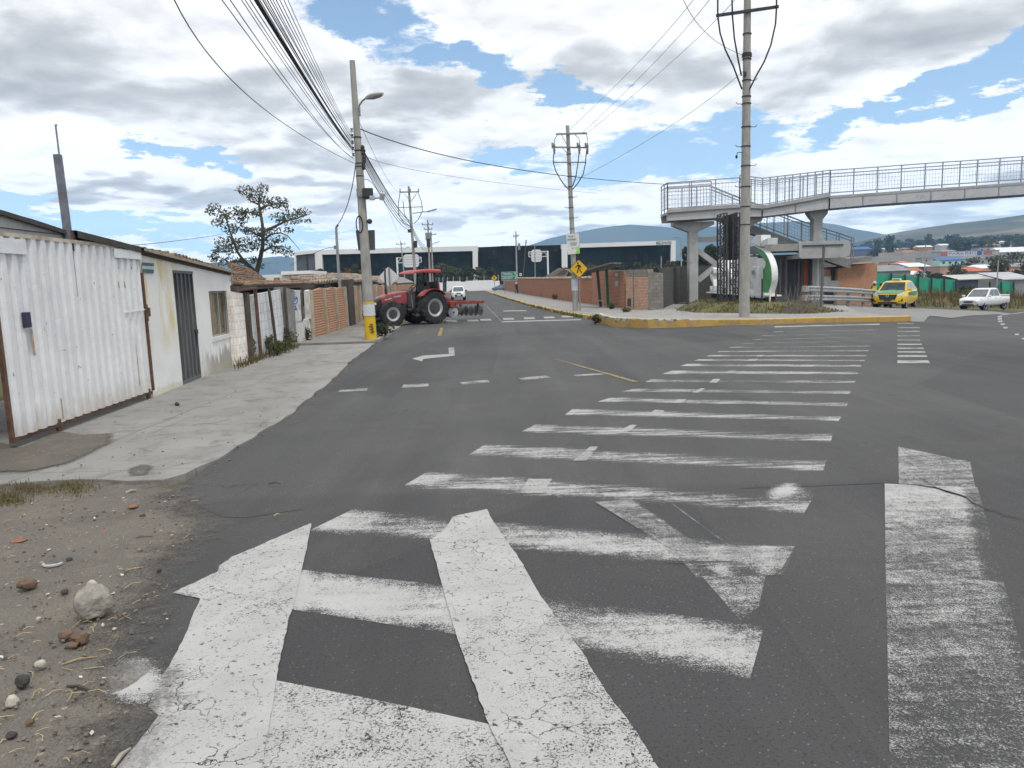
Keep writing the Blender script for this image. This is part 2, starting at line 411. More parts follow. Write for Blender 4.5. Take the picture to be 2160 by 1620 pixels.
def dirt_mat(name, edge=False):
    m = bpy.data.materials.new(name); d = ND(m); w = d.co('World')
    c = d.mix(d.rng(d.noise(w, 1.3, 7, .65), .3, .7), (.118, .108, .096), (.080, .077, .074))
    c = d.mix(d.rng(d.noise(w, 4.5, 8, .7, .4), .52, .72, 0, .7), c, (.145, .124, .099))
    c = d.mix(d.rng(d.noise(w, 110, 3, .7), .36, .64), c, d.mix(1., c, (1.7, 1.65, 1.55), 'MULTIPLY'))
    vo = d.n('ShaderNodeTexVoronoi'); d.l(w, vo.inputs['Vector']); vo.inputs['Scale'].default_value = 26
    ch = d.n('ShaderNodeSeparateColor'); d.l(vo.outputs['Color'], ch.inputs[0])
    pb = d.math('MULTIPLY', d.math('GREATER_THAN', ch.outputs[0], .88), d.math('LESS_THAN', vo.outputs['Distance'], .33))
    c = d.mix(pb, c, d.mix(ch.outputs[1], (.06, .055, .05), (.30, .26, .21)))
    d.l(c, d.b.inputs['Base Color']); d.b.inputs['Roughness'].default_value = .95; d.b.inputs['Specular IOR Level'].default_value = .1
    d.bump(d.mix(.5, d.noise(w, 95, 4, .7), d.noise(w, 18, 5)), .6, .02)
    if edge:
        a = d.n('ShaderNodeAttribute'); a.attribute_name = 'edge'
        f = d.math('ADD', a.outputs['Fac'], d.math('MULTIPLY', d.math('SUBTRACT', d.mix(.4, d.noise(w, 5, 8, .75), d.noise(w, 60, 3, .7)), .5), 1.5))
        d.alpha(d.rng(f, .30, .74))
    return m
def paint_mat(name, col, wear, crack=0., streak=0., fade=None):
    """road paint worn through to the asphalt: wear 0 whole .. 1 gone"""
    m = bpy.data.materials.new(name); MATS[name] = m; d = ND(m); w = d.co('World')
    a = d.noise(w, 95 if fade else 75, 5 if fade else 4, .8); b = d.noise(w, 2.2, 6, .65); s = d.noise(d.co('World', (.6, 9, 1)), 1.3, 6, .7); g = d.noise(w, 14, 5, .7)
    f = d.math('ADD', d.math('MULTIPLY', a, .62), d.math('ADD', d.math('MULTIPLY', b, .20 if fade else .34), d.math('ADD', d.math('MULTIPLY', s, streak), d.math('MULTIPLY', g, .22))))
    base = (.62 + (.20 if fade else .34) + .22 + streak) * .5
    at = d.n('ShaderNodeAttribute'); at.attribute_name = 'wear'
    th = d.math('ADD', d.math('MULTIPLY', d.math('ADD', at.outputs['Fac'], wear - .5), .52), base)
    k = d.rng(d.math('SUBTRACT', f, th), -.06 if fade else -.022, .06 if fade else .022)
    if crack:
        wv = d.n('ShaderNodeVectorMath', operation='ADD'); d.l(w, wv.inputs[0])
        nz = d.n('ShaderNodeTexNoise'); d.l(w, nz.inputs['Vector']); nz.inputs['Scale'].default_value = 9; nz.inputs['Detail'].default_value = 5
        q = d.n('ShaderNodeVectorMath', operation='SCALE'); d.l(nz.outputs['Color'], q.inputs[0]); q.inputs['Scale'].default_value = .14; d.l(q.outputs[0], wv.inputs[1])
        ve = d.n('ShaderNodeTexVoronoi', feature='DISTANCE_TO_EDGE'); d.l(wv.outputs[0], ve.inputs['Vector']); ve.inputs['Scale'].default_value = 5.2
        e = d.math('MULTIPLY', d.rng(ve.outputs['Distance'], .002, .016, 1, 0), d.rng(d.noise(w, 2.6, 5, .7), .47, .58))
        k = d.math('MULTIPLY', k, d.math('SUBTRACT', 1., d.math('MULTIPLY', e, crack), True))
        pit = d.rng(d.mix(.35, d.noise(w, 28, 4, .7), d.noise(d.co('World', (.6, 1.6, 1)), 40, 3, .7)), .575, .62, 0, .85); k = d.math('MULTIPLY', k, d.math('SUBTRACT', 1., pit, True))
    c = d.mix(d.rng(d.noise(w, 3.2, 6), .3, .7), tuple(x * .82 for x in col), col)
    c = d.mix(d.rng(d.noise(w, 120, 2), .35, .6, .25, 0), c, tuple(x * .5 for x in col))
    d.l(c, d.b.inputs['Base Color']); d.b.inputs['Roughness'].default_value = .8; d.b.inputs['Specular IOR Level'].default_value = .25
    d.alpha(k); return m
M_ASPH = asphalt_mat(); M_CONC = concrete_mat('pavement_concrete', joints=2.6); M_CONC2 = concrete_mat('grey_pavement', (.235, .23, .22), (.31, .30, .285), (.14, .135, .13), 1.5)
M_DIRT = dirt_mat('dirt', True); M_SOIL = dirt_mat('soil')
M_P_SOLID = paint_mat('white_road_paint', (.395, .395, .388), -.26, 1.0); M_P_WORN = paint_mat('worn_road_paint', (.40, .40, .395), .0, 0, .55, fade=1)
M_P_GRIT = paint_mat('gritty_road_paint', (.40, .40, .395), .0, 0, .22, fade=1)
M_P_FAINT = paint_mat('faint_road_paint', (.33, .33, .325), .05, 0, .6); M_P_YEL = paint_mat('yellow_road_paint', (.34, .27, .11), 0)
M_P_FAR = paint_mat('far_road_paint', (.36, .36, .355), -.1, 0, .3)
# ------------------------------------------------------------------ terrain sheet
def fields_mat():
    m = bpy.data.materials.new('fields'); d = ND(m); w = d.co('World')
    c = d.mix(d.rng(d.noise(w, .05, 6, .65), .35, .65), (.14, .115, .065), (.075, .085, .04))
    c = d.mix(d.rng(d.noise(w, .018, 5, .6), .5, .62, 0, .8), c, (.24, .17, .085))
    c = d.mix(d.rng(d.noise(w, 2.2, 6, .7), .3, .7, 0, .5), c, (.06, .06, .035))
    d.l(c, d.b.inputs['Base Color']); d.b.inputs['Roughness'].default_value = .95; d.b.inputs['Specular IOR Level'].default_value = .1; d.bump(d.noise(w, 3, 6), .4, .2); return m
def grid(xs, ys, zf, keep=None):
    mb = MB(); nx = len(xs)
    vs = [(x, y, zf(x, y)) for y in ys for x in xs]
    fs = [(j * nx + i, j * nx + i + 1, (j + 1) * nx + i + 1, (j + 1) * nx + i) for j in range(len(ys) - 1) for i in range(nx - 1)]
    mb.add(vs, fs); return mb
def spread(a, near, far, n):
    t = np.linspace(-1, 1, n); return [float(math.copysign((abs(k) ** 2.6) * far + abs(k) * near, k)) + a for k in t]
g = grid(spread(0, 60, 2980, 121), spread(30, 60, 2940, 121), lambda x, y: T(x, y) - .06 - sm(800, 2500, math.hypot(x, y)) * 2)
struct(g.build('ground', fields_mat(), smooth=True, base=(0, 0, 0)))
# ------------------------------------------------------------------ roads
_xl = [(-40, -9.), (5.5, -9.), (6.4, -3.45), (6.82, -3.30), (8.37, -3.36), (10.58, -3.36), (14.36, -3.62), (19.44, -4.17), (25.98, -4.62), (33.5, -5.0), (50, -6.6), (90, -9.6), (140, -13.5), (196, -18.)]
_xr = [(33, 4.6), (41.7, 3.32), (59.7, 1.72), (98.9, -.89), (163, -4.54), (196, -6.2)]
def XL(y): return float(np.interp(y, [p[0] for p in _xl], [p[1] for p in _xl]))
def XR(y): return float(np.interp(y, [p[0] for p in _xr], [p[1] for p in _xr]))
def strip(ys, fl, fr, n, dz=0.):
    mb = MB(); vs = []; fs = []
    for y in ys:
        a, b = fl(y), fr(y)
        for i in range(n + 1):
            x = a + (b - a) * i / n; vs.append((x, y, T(x, y) + dz))
    for j in range(len(ys) - 1):
        for i in range(n): k = j * (n + 1) + i; fs.append((k, k + 1, k + n + 2, k + n + 1))
    return mb.add(vs, fs)
road = strip([-30, -15, -8] + [k * .75 for k in range(-8, 45)], XL, lambda y: 95., 60)
r2 = strip([33.0] + [34 + k * 4 for k in range(0, 41)] + [197], XL, XR, 8); road.add(r2.v, r2.f)
r3 = strip([33.0] + [34 + k * 1.5 for k in range(0, 27)], lambda y: max(14.2, 14.2 + (y - 33) * .2), lambda y: 95., 50); road.add(r3.v, r3.f)
r4 = strip([197, 199, 201, 204], lambda y: -70., lambda y: 60., 6); road.add(r4.v, r4.f)
struct(road.build('road', M_ASPH, smooth=True, base=(0, 0, 0)))
# ------------------------------------------------------------------ left pavement
def sheet(pts, z, dz=0.):
    return [(p[0], p[1], z + dz) for p in pts]
def slab(name, pts, z, m, depth=.3, bevel=.015):
    mb = MB(); mb.prism([(p[0], p[1], z - depth) for p in pts], (0, 0, depth)); return struct(mb.build(name, m, bevel=bevel, base=(pts[0][0], pts[0][1], 0)))
def ragged(pts, amp, step=.25):
    out = []
    for i in range(len(pts)):
        a = Vector(pts[i][:2]); b = Vector(pts[(i + 1) % len(pts)][:2]); n = max(1, int((b - a).length / step)); nrm = Vector((-(b - a).y, (b - a).x))
        nrm = nrm.normalized() if nrm.length else nrm
        for k in range(n):
            p = a + (b - a) * k / n; q = mnoise.noise((p.x * 2.1, p.y * 2.1, 3.3)) + .5 * mnoise.noise((p.x * 6, p.y * 6, 1.1))
            out.append((p.x + nrm.x * q * amp, p.y + nrm.y * q * amp))
    return out
left_near = [G(*p).to_2d() for p in ((0, 1027), (90, 1020), (160, 1014), (270, 1019), (345, 1016), (392, 1004))]
edge_l = [(XL(y) - .02, y) for y in (8.2, 8.9, 9.7, 10.6, 12., 14.3, 17., 19.4, 22., 24.9)]
pave = [(-12, 8.0), (-8.5, 7.9)] + [tuple(p) for p in left_near] + edge_l + [(-7.3, 24.9), (-7.3, 19.4), (-9.5, 17), (-9.5, 13.4), (-9.5, 9)]
o = MB().prism([(x, y, -.2) for x, y in ragged(pave, .06)], (0, 0, .225)).build('pavement', M_CONC, base=(-5, 15, 0)); struct(o)
far_edge = [(XL(y) - .02, y) for y in (24.92, 26, 29, 33.5)]
pv = far_edge + [(-5.9, 35.5), (-7.2, 38), (-8.4, 44), (-10.2, 70), (-13, 100), (-17.2, 140), (-22, 195)]
pv2 = pv[:-1] + [(-22., 190.), (-26, 190), (-17.6, 110), (-11, 60), (-9, 40), (-7.9, 34), (-7.3, 24.92)]
slab('pavement', pv2, .10, concrete_mat('left_far_pavement', (.20, .19, .175), (.28, .27, .25), (.13, .125, .115)), .3)
kb = MB()
kp = [(XL(y) + .01, y) for y in (25.2, 27, 30, 33.3)]
for a, b in zip(kp, kp[1:]): kb.bar((a[0], a[1], .03), (b[0], b[1], .03), .14, .19)
struct(kb.build('kerb', M_CONC))
kb = MB()
kp = [(-10.2 + .6, 92), (-12.7, 130), (-17, 186)]
for a, b in zip(kp, kp[1:]): kb.bar((a[0], a[1], .05), (b[0], b[1], .05), .3, .22)
M_KERBY = mat('yellow_kerb_paint', (.50, .33, .07), .75, .25, 2., .25, 40, dirt=(.22, .21, .19), dscale=2.2, damt=.55)
struct(kb.build('yellow_kerb', M_KERBY))
# dirt, blown over the asphalt with a ragged edge
def dirt_sheet(name, poly, z, step, soft, amp):
    P = np.array(poly); n = len(P); x0, y0 = P.min(0) - soft; x1, y1 = P.max(0) + soft
    xs = np.arange(x0, x1, step); ys = np.arange(y0, y1, step); X, Y = np.meshgrid(xs, ys)
    D = np.full(X.shape, 1e9); IN = np.zeros(X.shape, bool)
    for i in range(n):
        a = P[i]; b = P[(i + 1) % n]; ab = b - a; t = np.clip(((X - a[0]) * ab[0] + (Y - a[1]) * ab[1]) / (ab @ ab + 1e-9), 0, 1)
        D = np.minimum(D, np.hypot(X - a[0] - t * ab[0], Y - a[1] - t * ab[1]))
        with np.errstate(divide='ignore', invalid='ignore'):
            c = ((a[1] > Y) != (b[1] > Y)) & (X < (b[0] - a[0]) * (Y - a[1]) / (b[1] - a[1] + 1e-12) + a[0])
        IN ^= c
    S = np.where(IN, D, -D); W_ = np.clip(.5 + S / (2 * soft), 0, 1)
    ny, nx = X.shape; vs = []
    for j in range(ny):
        for i in range(nx):
            w = W_[j, i]; h = (mnoise.noise((X[j, i] * 1.7, Y[j, i] * 1.7, 0)) * .5 + mnoise.noise((X[j, i] * 6, Y[j, i] * 6, 4)) * .25 + mnoise.noise((X[j, i] * 15, Y[j, i] * 15, 8)) * .14 + .35) * amp
            vs.append((X[j, i], Y[j, i], z + max(0, h) * w))
    fs = []
    for j in range(ny - 1):
        for i in range(nx - 1):
            if max(W_[j, i], W_[j + 1, i], W_[j, i + 1], W_[j + 1, i + 1]) > .02: fs.append((j * nx + i, j * nx + i + 1, (j + 1) * nx + i + 1, (j + 1) * nx + i))
    mb = MB(); mb.add(vs, fs); o = mb.build(name, M_DIRT, smooth=True, sharp=0, base=(0, 0, 0))
    at = o.data.attributes.new('edge', 'FLOAT', 'POINT'); at.data.foreach_set('value', W_.ravel().astype(np.float32)); return struct(o)
dp = [G(*p).to_2d()[:] for p in ((372, 1040), (395, 1075), (440, 1115), (340, 1200), (300, 1290), (250, 1370), (285, 1440), (300, 1500), (230, 1600), (150, 1700))]
dirt_sheet('dirt', [(-9, 7.6), (-5.2, 7.35), tuple(G(60, 1028).to_2d()), tuple(G(200, 1018).to_2d()), tuple(G(330, 1020).to_2d())] + dp + [(-1.4, 1.0), (-9, .5)], .008, .045, .48, .06)
dg = [G(*p).to_2d()[:] for p in ((0, 940), (42, 950), (70, 940), (125, 915), (180, 922), (235, 918), (232, 940), (140, 985), (60, 1000), (0, 1003))]
dirt_sheet('dirt', [(-9, 8.6)] + [(-7.5, 9.2)] + dg, .030, .05, .12, .03)
dirt_sheet('dirt', [G(*p).to_2d()[:] for p in ((275, 995), (300, 985), (322, 990), (305, 1008), (280, 1010))], .030, .04, .08, .015)
# ------------------------------------------------------------------ right pavement and its kerb
rk = [(XR(y), y) for y in (33.2, 36, 41.7, 50, 59.7, 80, 98.9, 130, 163, 188)]
wl = [(-1.0, 188), (5.6, 60), (7.1, 45), (7.75, 41), (9.5, 42)]
slab('pavement', rk + wl + [(10, 36), (5.5, 33.4)], .14, M_CONC2, .3)
kb = MB()
for a, b in zip(rk, rk[1:]): kb.bar((a[0] - .06, a[1], .075), (b[0] - .06, b[1], .075), .16, .16)
struct(kb.build('yellow_kerb', M_KERBY))
# the high kerb of the corner
ib = [G(*p).to_2d()[:] for p in ((1262, 675), (1268, 682), (1293, 689.5), (1367, 692.6), (1459, 690), (1515, 686.5), (1607, 685), (1718, 681), (1830, 679.2), (1922, 678))]
KH = [.33, .36, .38, .36, .30, .235, .22, .20, .19, .19]
ib += [(ib[-1][0] + .05, ib[-1][1] + .5)]; KH += [.19]
def inset(pts, d):
    out = []
    for i, p in enumerate(pts):
        a = Vector(pts[max(i - 1, 0)]); b = Vector(pts[min(i + 1, len(pts) - 1)]); t = (b - a).normalized(); out.append((p[0] - t.y * d, p[1] + t.x * d))
    return out
ii = inset(ib, .17); kb = MB(); vs = []; fs = []
for p, q, h in zip(ib, ii, KH): vs += [(p[0], p[1], -.1), (p[0], p[1], h - .03), (p[0] + (q[0] - p[0]) * .15, p[1] + (q[1] - p[1]) * .15, h), (q[0], q[1], h), (q[0], q[1], -.1)]
n = 5
for i in range(len(ib) - 1):
    for j in range(4): fs.append((i * n + j, (i + 1) * n + j, (i + 1) * n + j + 1, i * n + j + 1))
fs += [tuple(range(n)), tuple((len(ib) - 1) * n + j for j in range(n - 1, -1, -1))]
M_KERBI = bpy.data.materials.new('yellow_kerb_face'); d = ND(M_KERBI); w = d.co('World')
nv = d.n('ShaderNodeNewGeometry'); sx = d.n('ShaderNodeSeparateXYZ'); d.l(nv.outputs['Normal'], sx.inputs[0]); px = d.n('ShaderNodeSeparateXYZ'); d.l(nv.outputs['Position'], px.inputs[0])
c = d.mix(d.rng(d.noise(w, 1.3, 6), .3, .7), (.46, .28, .045), (.40, .27, .10)); c = d.mix(d.rng(d.noise(w, 3.5, 7, .7), .50, .66, 0, .7), c, (.19, .155, .11))
chip = d.math('MULTIPLY', d.rng(d.math('ADD', d.noise(w, 2.4, 6, .7), d.math('MULTIPLY', px.outputs['Z'], 1.1)), .77, .86), d.rng(px.outputs['X'], 8.2, 9.4, 1, 0))
c = d.mix(chip, c, d.mix(d.rng(d.noise(w, 7, 3), .45, .55), (.07, .07, .07), (.40, .40, .40)))
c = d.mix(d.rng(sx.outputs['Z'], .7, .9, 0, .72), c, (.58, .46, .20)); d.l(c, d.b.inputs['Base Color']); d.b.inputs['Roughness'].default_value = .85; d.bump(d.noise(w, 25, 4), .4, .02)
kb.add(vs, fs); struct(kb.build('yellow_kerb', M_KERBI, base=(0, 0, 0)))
isl = ii + [(14.75, 28.2), (15.6, 33), (17.5, 38), (19.5, 43), (17, 47), (9.6, 52), (8.4, 43), (7.9, 40.8), (5.6, 36), (4.3, 33.6)]
mb = MB(); cz = [h - .015 for h in KH] + [.16, .10, .04, -.05, -.02, .12, .14, .15, .16, .22]
top = [(p[0], p[1], z) for p, z in zip(isl, cz)]
ctr = Vector((10., 34, .19)); mb.add([ctr] + top, [(0, i + 1, (i + 1) % len(top) + 1) for i in range(len(top))])
mb.add([(p[0], p[1], p[2]) for p in top] + [(p[0], p[1], -.4) for p in top], [(i, i + len(top), (i + 1) % len(top) + len(top), (i + 1) % len(top)) for i in range(len(top))])
struct(mb.build('pavement', concrete_mat('corner_pavement', (.25, .245, .235), (.33, .32, .305), (.17, .165, .155)), base=(0, 0, 0)))
# flat grey apron past the end of the kerb, with the guard rail and cars on it
ap = [G(1925, 679).to_2d()[:], G(1950, 679).to_2d()[:], G(1962, 664).to_2d()[:], (17.6, 29.5), (30, 44), (34, 52), (22, 52), (17, 46), (15.8, 36), (14.9, 28)]
mb = MB(); poly = ragged(ap, .05, .8); c0 = (19.5, 42)
vs = [(c0[0], c0[1], T(*c0) + .006)] + [(x, y, T(x, y) + .006) for x, y in poly]
pts = []; fs = []; n = len(poly); K = 10
for i, (x, y) in enumerate(poly):
    for k in range(K + 1): X_, Y_ = c0[0] + (x - c0[0]) * k / K, c0[1] + (y - c0[1]) * k / K; pts.append((X_, Y_, T(X_, Y_) + .012))
for i in range(n):
    for k in range(K): a = i * (K + 1) + k; b = ((i + 1) % n) * (K + 1) + k; fs.append((a, a + 1, b + 1, b))
mb.add(pts, fs); struct(mb.build('concrete_apron', concrete_mat('apron_concrete', (.20, .2, .195), (.27, .265, .26), (.15, .15, .145)), base=(0, 0, 0)))
# ------------------------------------------------------------------ road markings
def densify(px, n=6):
    out = []
    for i in range(len(px)):
        a = px[i]; b = px[(i + 1) % len(px)]
        for k in range(n): out.append((a[0] + (b[0] - a[0]) * k / n, a[1] + (b[1] - a[1]) * k / n))
    return out
def marks(name, polys, m, z, wear=None):
    """flat painted areas lying on the road; wear(x, y) in picture units thins the paint"""
    mb = MB(); wv = []
    for pl in polys:
        q = [G(x, y, z) for x, y in pl]; mb.add(q, [tuple(range(len(q)))]); wv += [wear(x, y) if wear else .5 for x, y in pl]
    o = mb.build(name, m, base=(0, 0, 0))
    for p in o.data.polygons:
        if p.normal.z < 0: p.flip()
    at = o.data.attributes.new('wear', 'FLOAT', 'POINT'); at.data.foreach_set('value', np.array(wv, np.float32)); return struct(o)
def gridmark(name, quad, nx, ny, m, z, wear, edge=.1):
    """a four-cornered painted area split finely so that its wear can vary"""
    mb = MB(); wv = []; vs = []; fs = []
    for j in range(ny + 1):
        for i in range(nx + 1):
            u_, v_ = i / nx, j / ny
            x = (quad[0][0] * (1 - u_) + quad[1][0] * u_) * (1 - v_) + (quad[3][0] * (1 - u_) + quad[2][0] * u_) * v_
            y = (quad[0][1] * (1 - u_) + quad[1][1] * u_) * (1 - v_) + (quad[3][1] * (1 - u_) + quad[2][1] * u_) * v_
            vs.append(G(x, y, z)); wv.append(wear(u_, v_))
    for j in range(ny):
        for i in range(nx): k = j * (nx + 1) + i; fs.append((k, k + 1, k + nx + 2, k + nx + 1))
    mb.add(vs, fs); o = mb.build(name, m, base=(0, 0, 0))
    for p in o.data.polygons:
        if p.normal.z < 0: p.flip()
    at = o.data.attributes.new('wear', 'FLOAT', 'POINT'); at.data.foreach_set('value', np.array(wv, np.float32)); return struct(o)
Z1, Z2, Z3 = .004, .008, .012
ST = [((630, 1201), (960, 1237), (975, 1340), (612, 1285)), ((1000, 1238), (1612, 1322), (1582, 1432), (1000, 1345)),
      ((745, 1074), (1677, 1152), (1642, 1210), (650, 1120)), ((905, 993), (1715, 1050), (1695, 1084), (845, 1028)), ((1025, 936), (1743, 971), (1735, 998), (985, 962)),
      ((1130, 895), (1757, 914), (1752, 934), (1097, 912)), ((1210, 861), (1775, 878), (1768, 889), (1190, 876)), ((1290, 838), (1790, 849), (1785, 858), (1258, 848)),
      ((1340, 819), (1797, 824), (1790, 832), (1310, 827)), ((1375, 799), (1806, 802), (1802, 809), (1358, 807)), ((1420, 781), (1813, 784), (1808, 790), (1395, 789)),
      ((1450, 767), (1818, 769), (1815, 774), (1432, 773)), ((1478, 757), (1826, 758.5), (1822, 762), (1462, 761)), ((1500, 748.5), (1829, 748.5), (1826, 752), (1488, 752)),
      ((1520, 740), (1833, 738), (1831, 741), (1510, 743)), ((1545, 731.5), (1838, 728), (1836, 731), (1535, 734)), ((1570, 723), (1842, 718), (1840, 720.5), (1562, 725.5)),
      ((1590, 715), (1846, 709), (1844, 711.5), (1583, 717.5)), ((1610, 707), (1850, 702), (1848, 704), (1604, 709)), ((1635, 699), (1852, 695), (1851, 697), (1629, 701)), ((1635, 688), (1856, 682.5), (1855, 685), (1633, 690.5))]
ww = [.36, .46, .49, .53, .54, .53, .52, .51, .56, .60, .49, .49, .50, .50, .55, .60, .66, .66, .66, .62, .40]
for i, q in enumerate(ST):
    b = ww[i]
    gridmark('crosswalk_marking', q, 30, 8, M_P_GRIT if i < 3 else M_P_WORN, Z1, lambda u_, v_, b=b: b + .05 * math.sin(u_ * 7 + b * 40) * (u_ > .1) + .22 * max(0, abs(v_ - .5) * 2 - .55) / .45 + .07 * -math.exp(-((v_ - .62) / .12) ** 2) - .10 * (u_ < .07) - .04 * (u_ > .9))
# brighter cross pieces of an older marking
CP = [((1115, 1010), (1165, 1010), (1145, 1040), (1095, 1040)), ((1245, 942), (1262, 942), (1236, 972), (1208, 972)), ((1330, 896), (1344, 896), (1322, 914), (1298, 914)), ((1382, 864), (1404, 866), (1388, 877), (1364, 876)),
      ((1430, 842), (1448, 842), (1436, 850), (1420, 850)), ((1478, 819), (1487, 819), (1474, 828), (1460, 828)), ((1505, 799), (1520, 799), (1512, 807), (1496, 807)), ((1540, 781), (1552, 781), (1546, 787), (1526, 787)), ((1580, 757.5), (1600, 757), (1594, 761), (1575, 761)), ((1600, 748.5), (1612, 748.5), (1608, 752), (1596, 752))]
marks('crosswalk_marking', CP, M_P_FAR, Z2)
# broad white arrows close to the camera
ARM1 = [(655.5, 1103), (647, 1155), (636, 1203), (622, 1265), (604, 1325), (592, 1385), (583, 1434), (570, 1520), (545, 1660), (520, 1800), (100, 1800), (170, 1700), (244, 1620), (299, 1555), (334, 1509), (313, 1490), (328, 1450), (342, 1425), (357, 1404), (395, 1330), (422, 1262), (362, 1249), (464, 1205), (464, 1191), (491, 1174)]
ARM1 = ARM1[:20] + [(395, 1330), (422, 1262), (364, 1250), (410, 1228), (458, 1206), (464, 1191), (491, 1174), (570, 1140)]
ARM2 = [(1027, 1073), (1041, 1101), (1096, 1179), (1143, 1260), (1190, 1325), (1233, 1383), (1254, 1420), (1290, 1475), (1329, 1524), (1362, 1575), (1400, 1640), (1470, 1800), (1200, 1800), (1100, 1660), (1031, 1526), (1010, 1470), (992, 1420), (975, 1375), (962, 1337), (945, 1280), (932, 1230), (918, 1180), (906, 1138), (935, 1120), (955, 1090)]
BAND = [(583, 1435), (720, 1462), (870, 1492), (1031, 1527), (1100, 1660), (1200, 1800), (520, 1800), (545, 1660), (570, 1520)]
def rough_px(px, amp=2.2, n=7):
    out = densify(px, n); return [(x + amp * (mnoise.noise((x * .05, y * .05, 1)) + .8 * mnoise.noise((x * .21, y * .21, 4))), y + amp * .7 * (mnoise.noise((x * .05, y * .05, 7)) + .8 * mnoise.noise((x * .21, y * .21, 9)))) for x, y in out]
marks('arrow_marking', [rough_px(ARM1)], M_P_SOLID, Z2, lambda x, y: .57)
marks('arrow_marking', [rough_px(ARM2)], M_P_SOLID, Z3, lambda x, y: .58 + .10 * (x > 1150) - .04 * (y < 1300))
marks('crosswalk_marking', [rough_px(BAND, 1.2)], M_P_SOLID, Z1, lambda x, y: .66)
BLOT = [(205 + 0, 1470), (225, 1425), (262, 1398), (310, 1402), (352, 1408), (330, 1452), (300, 1485), (262, 1490)]
gridmark('paint_splash', ((190, 1385), (372, 1385), (352, 1500), (190, 1500)), 16, 12, M_P_GRIT, .022, lambda u_, v_: .18 + .62 * ((u_ - .52) ** 2 + (v_ - .45) ** 2) * 4)
gridmark('arrow_marking', ((1255, 1058), (1400, 1048), (1560, 1165), (1420, 1160)), 12, 12, M_P_GRIT, Z3, lambda u_, v_: .50 + .30 * (u_ > .55) * (u_ < .93) + .1 * v_)
gridmark('arrow_marking', ((1410, 1150), (1677, 1152), (1655, 1212), (1470, 1218)), 12, 8, M_P_GRIT, Z2, lambda u_, v_: .56 + .1 * math.sin(u_ * 14))
gridmark('arrow_marking', ((1480, 1215), (1615, 1215), (1600, 1280), (1562, 1308)), 8, 8, M_P_GRIT, Z1, lambda u_, v_: .50 + .06 * v_)
gridmark('paint_splash', ((1600, 1018), (1722, 1018), (1722, 1070), (1600, 1070)), 12, 8, M_P_GRIT, Z2, lambda u_, v_: .34 + .10 * math.sin(u_ * 8 + v_ * 5) + .5 * ((u_ - .5) ** 2 + (v_ - .45) ** 2) * 4)
0 and marks('paint_splash', [densify([(1612, 1030), (1640, 1022), (1675, 1024), (1688, 1036), (1714, 1050), (1705, 1062), (1665, 1055), (1630, 1045)], 2)], M_P_GRIT, Z2, lambda x, y: .3)
gridmark('arrow_marking', ((1895, 942), (2046, 974), (2058, 1030), (1896, 1021)), 8, 6, M_P_GRIT, Z1, lambda u_, v_: .48 + .05 * u_)
gridmark('arrow_marking', ((1866, 1020), (2062, 1028), (2118, 1230), (1868, 1190)), 10, 10, M_P_GRIT, Z2, lambda u_, v_: .38 + .20 * v_ + .18 * (u_ > .82))
gridmark('arrow_marking', ((1868, 1190), (2118, 1230), (2230, 1660), (1878, 1660)), 10, 16, M_P_GRIT, Z2, lambda u_, v_: .53 + .09 * v_ + .1 * (u_ > .9))
# far crossings, dashes and lines
def dash(*c): return list(c)
far = [dash((1893, 760), (1958, 760), (1962, 766), (1893, 766)), dash((1893, 749), (1954, 749), (1956, 753), (1893, 753)), dash((1893, 741), (1951, 741), (1952, 744), (1893, 744)), dash((1893, 733), (1947, 733), (1949, 736), (1893, 736)), dash((1893, 725), (1944, 725), (1945, 727.5), (1893, 727.5))]
marks('crosswalk_marking', far, M_P_FAR, Z1)
marks('crosswalk_marking', [dash((1893, y), (1940, y), (1941, y + 2.4), (1893, y + 2.4)) for y in (716, 707, 698, 690)] + [dash((1893, 681), (1927, 681), (1928, 683.5), (1893, 683.5))], M_P_FAINT, Z1, lambda x, y: .44)
marks('lane_marking', [dash((712, 827), (719, 822.5), (776, 818.5), (774, 823.5)), dash((847, 818), (851, 811), (904, 808.5), (904, 815)), dash((969, 806), (1028, 801), (1033, 806), (977, 811)), dash((1093, 797), (1152, 792), (1161, 796.5), (1101, 801.5)), dash((1208, 791), (1266, 787), (1277, 789.5), (1219, 794))], M_P_FAR, Z1, lambda x, y: .56)
marks('arrow_marking', [[(869, 756.5), (892, 750), (947, 746.5), (959, 746), (959, 750), (893, 757), (890, 762)], [(946, 733), (958, 733), (959, 745.5), (947, 746)]], M_P_FAR, Z1, lambda x, y: .44 + .1 * (y < 740))
marks('lane_marking', [dash((929, 691), (935, 691), (931, 708), (923, 708)), dash((884, 694), (890, 694), (884, 708), (877, 708))], M_P_YEL, Z1, lambda x, y: .45 + .18 * (x < 900))
gridmark('lane_marking', ((1168, 757), (1174, 757), (1348, 805), (1334, 805)), 1, 12, M_P_YEL, Z2, lambda u_, v_: .52 - .1 * v_)
gridmark('lane_marking', ((1060, 684), (1064, 684), (1174, 757), (1168, 757)), 1, 12, M_P_YEL, Z2, lambda u_, v_: .66)
marks('stop_line', [dash((1058, 677.5), (1225, 673.2), (1226, 675), (1058, 679.6))], M_P_FAR, Z1, lambda x, y: .42)
marks('crosswalk_marking', [dash((x, y), (x + 22, y - .6), (x + 26, y + 3), (x + 2, y + 3.6)) for x, y in ((1060, 671), (1104, 669.6), (1146, 668), (1184, 666), (940, 676), (985, 674.5), (1012, 673))] + [dash((1061, 655), (1110, 654.2), (1111, 656), (1062, 657))], M_P_FAR, Z1, lambda x, y: .48)
marks('lane_marking', [dash((1011, 631), (1013, 631), (1064, 682), (1060, 682))], M_P_FAINT, Z1, lambda x, y: .5)
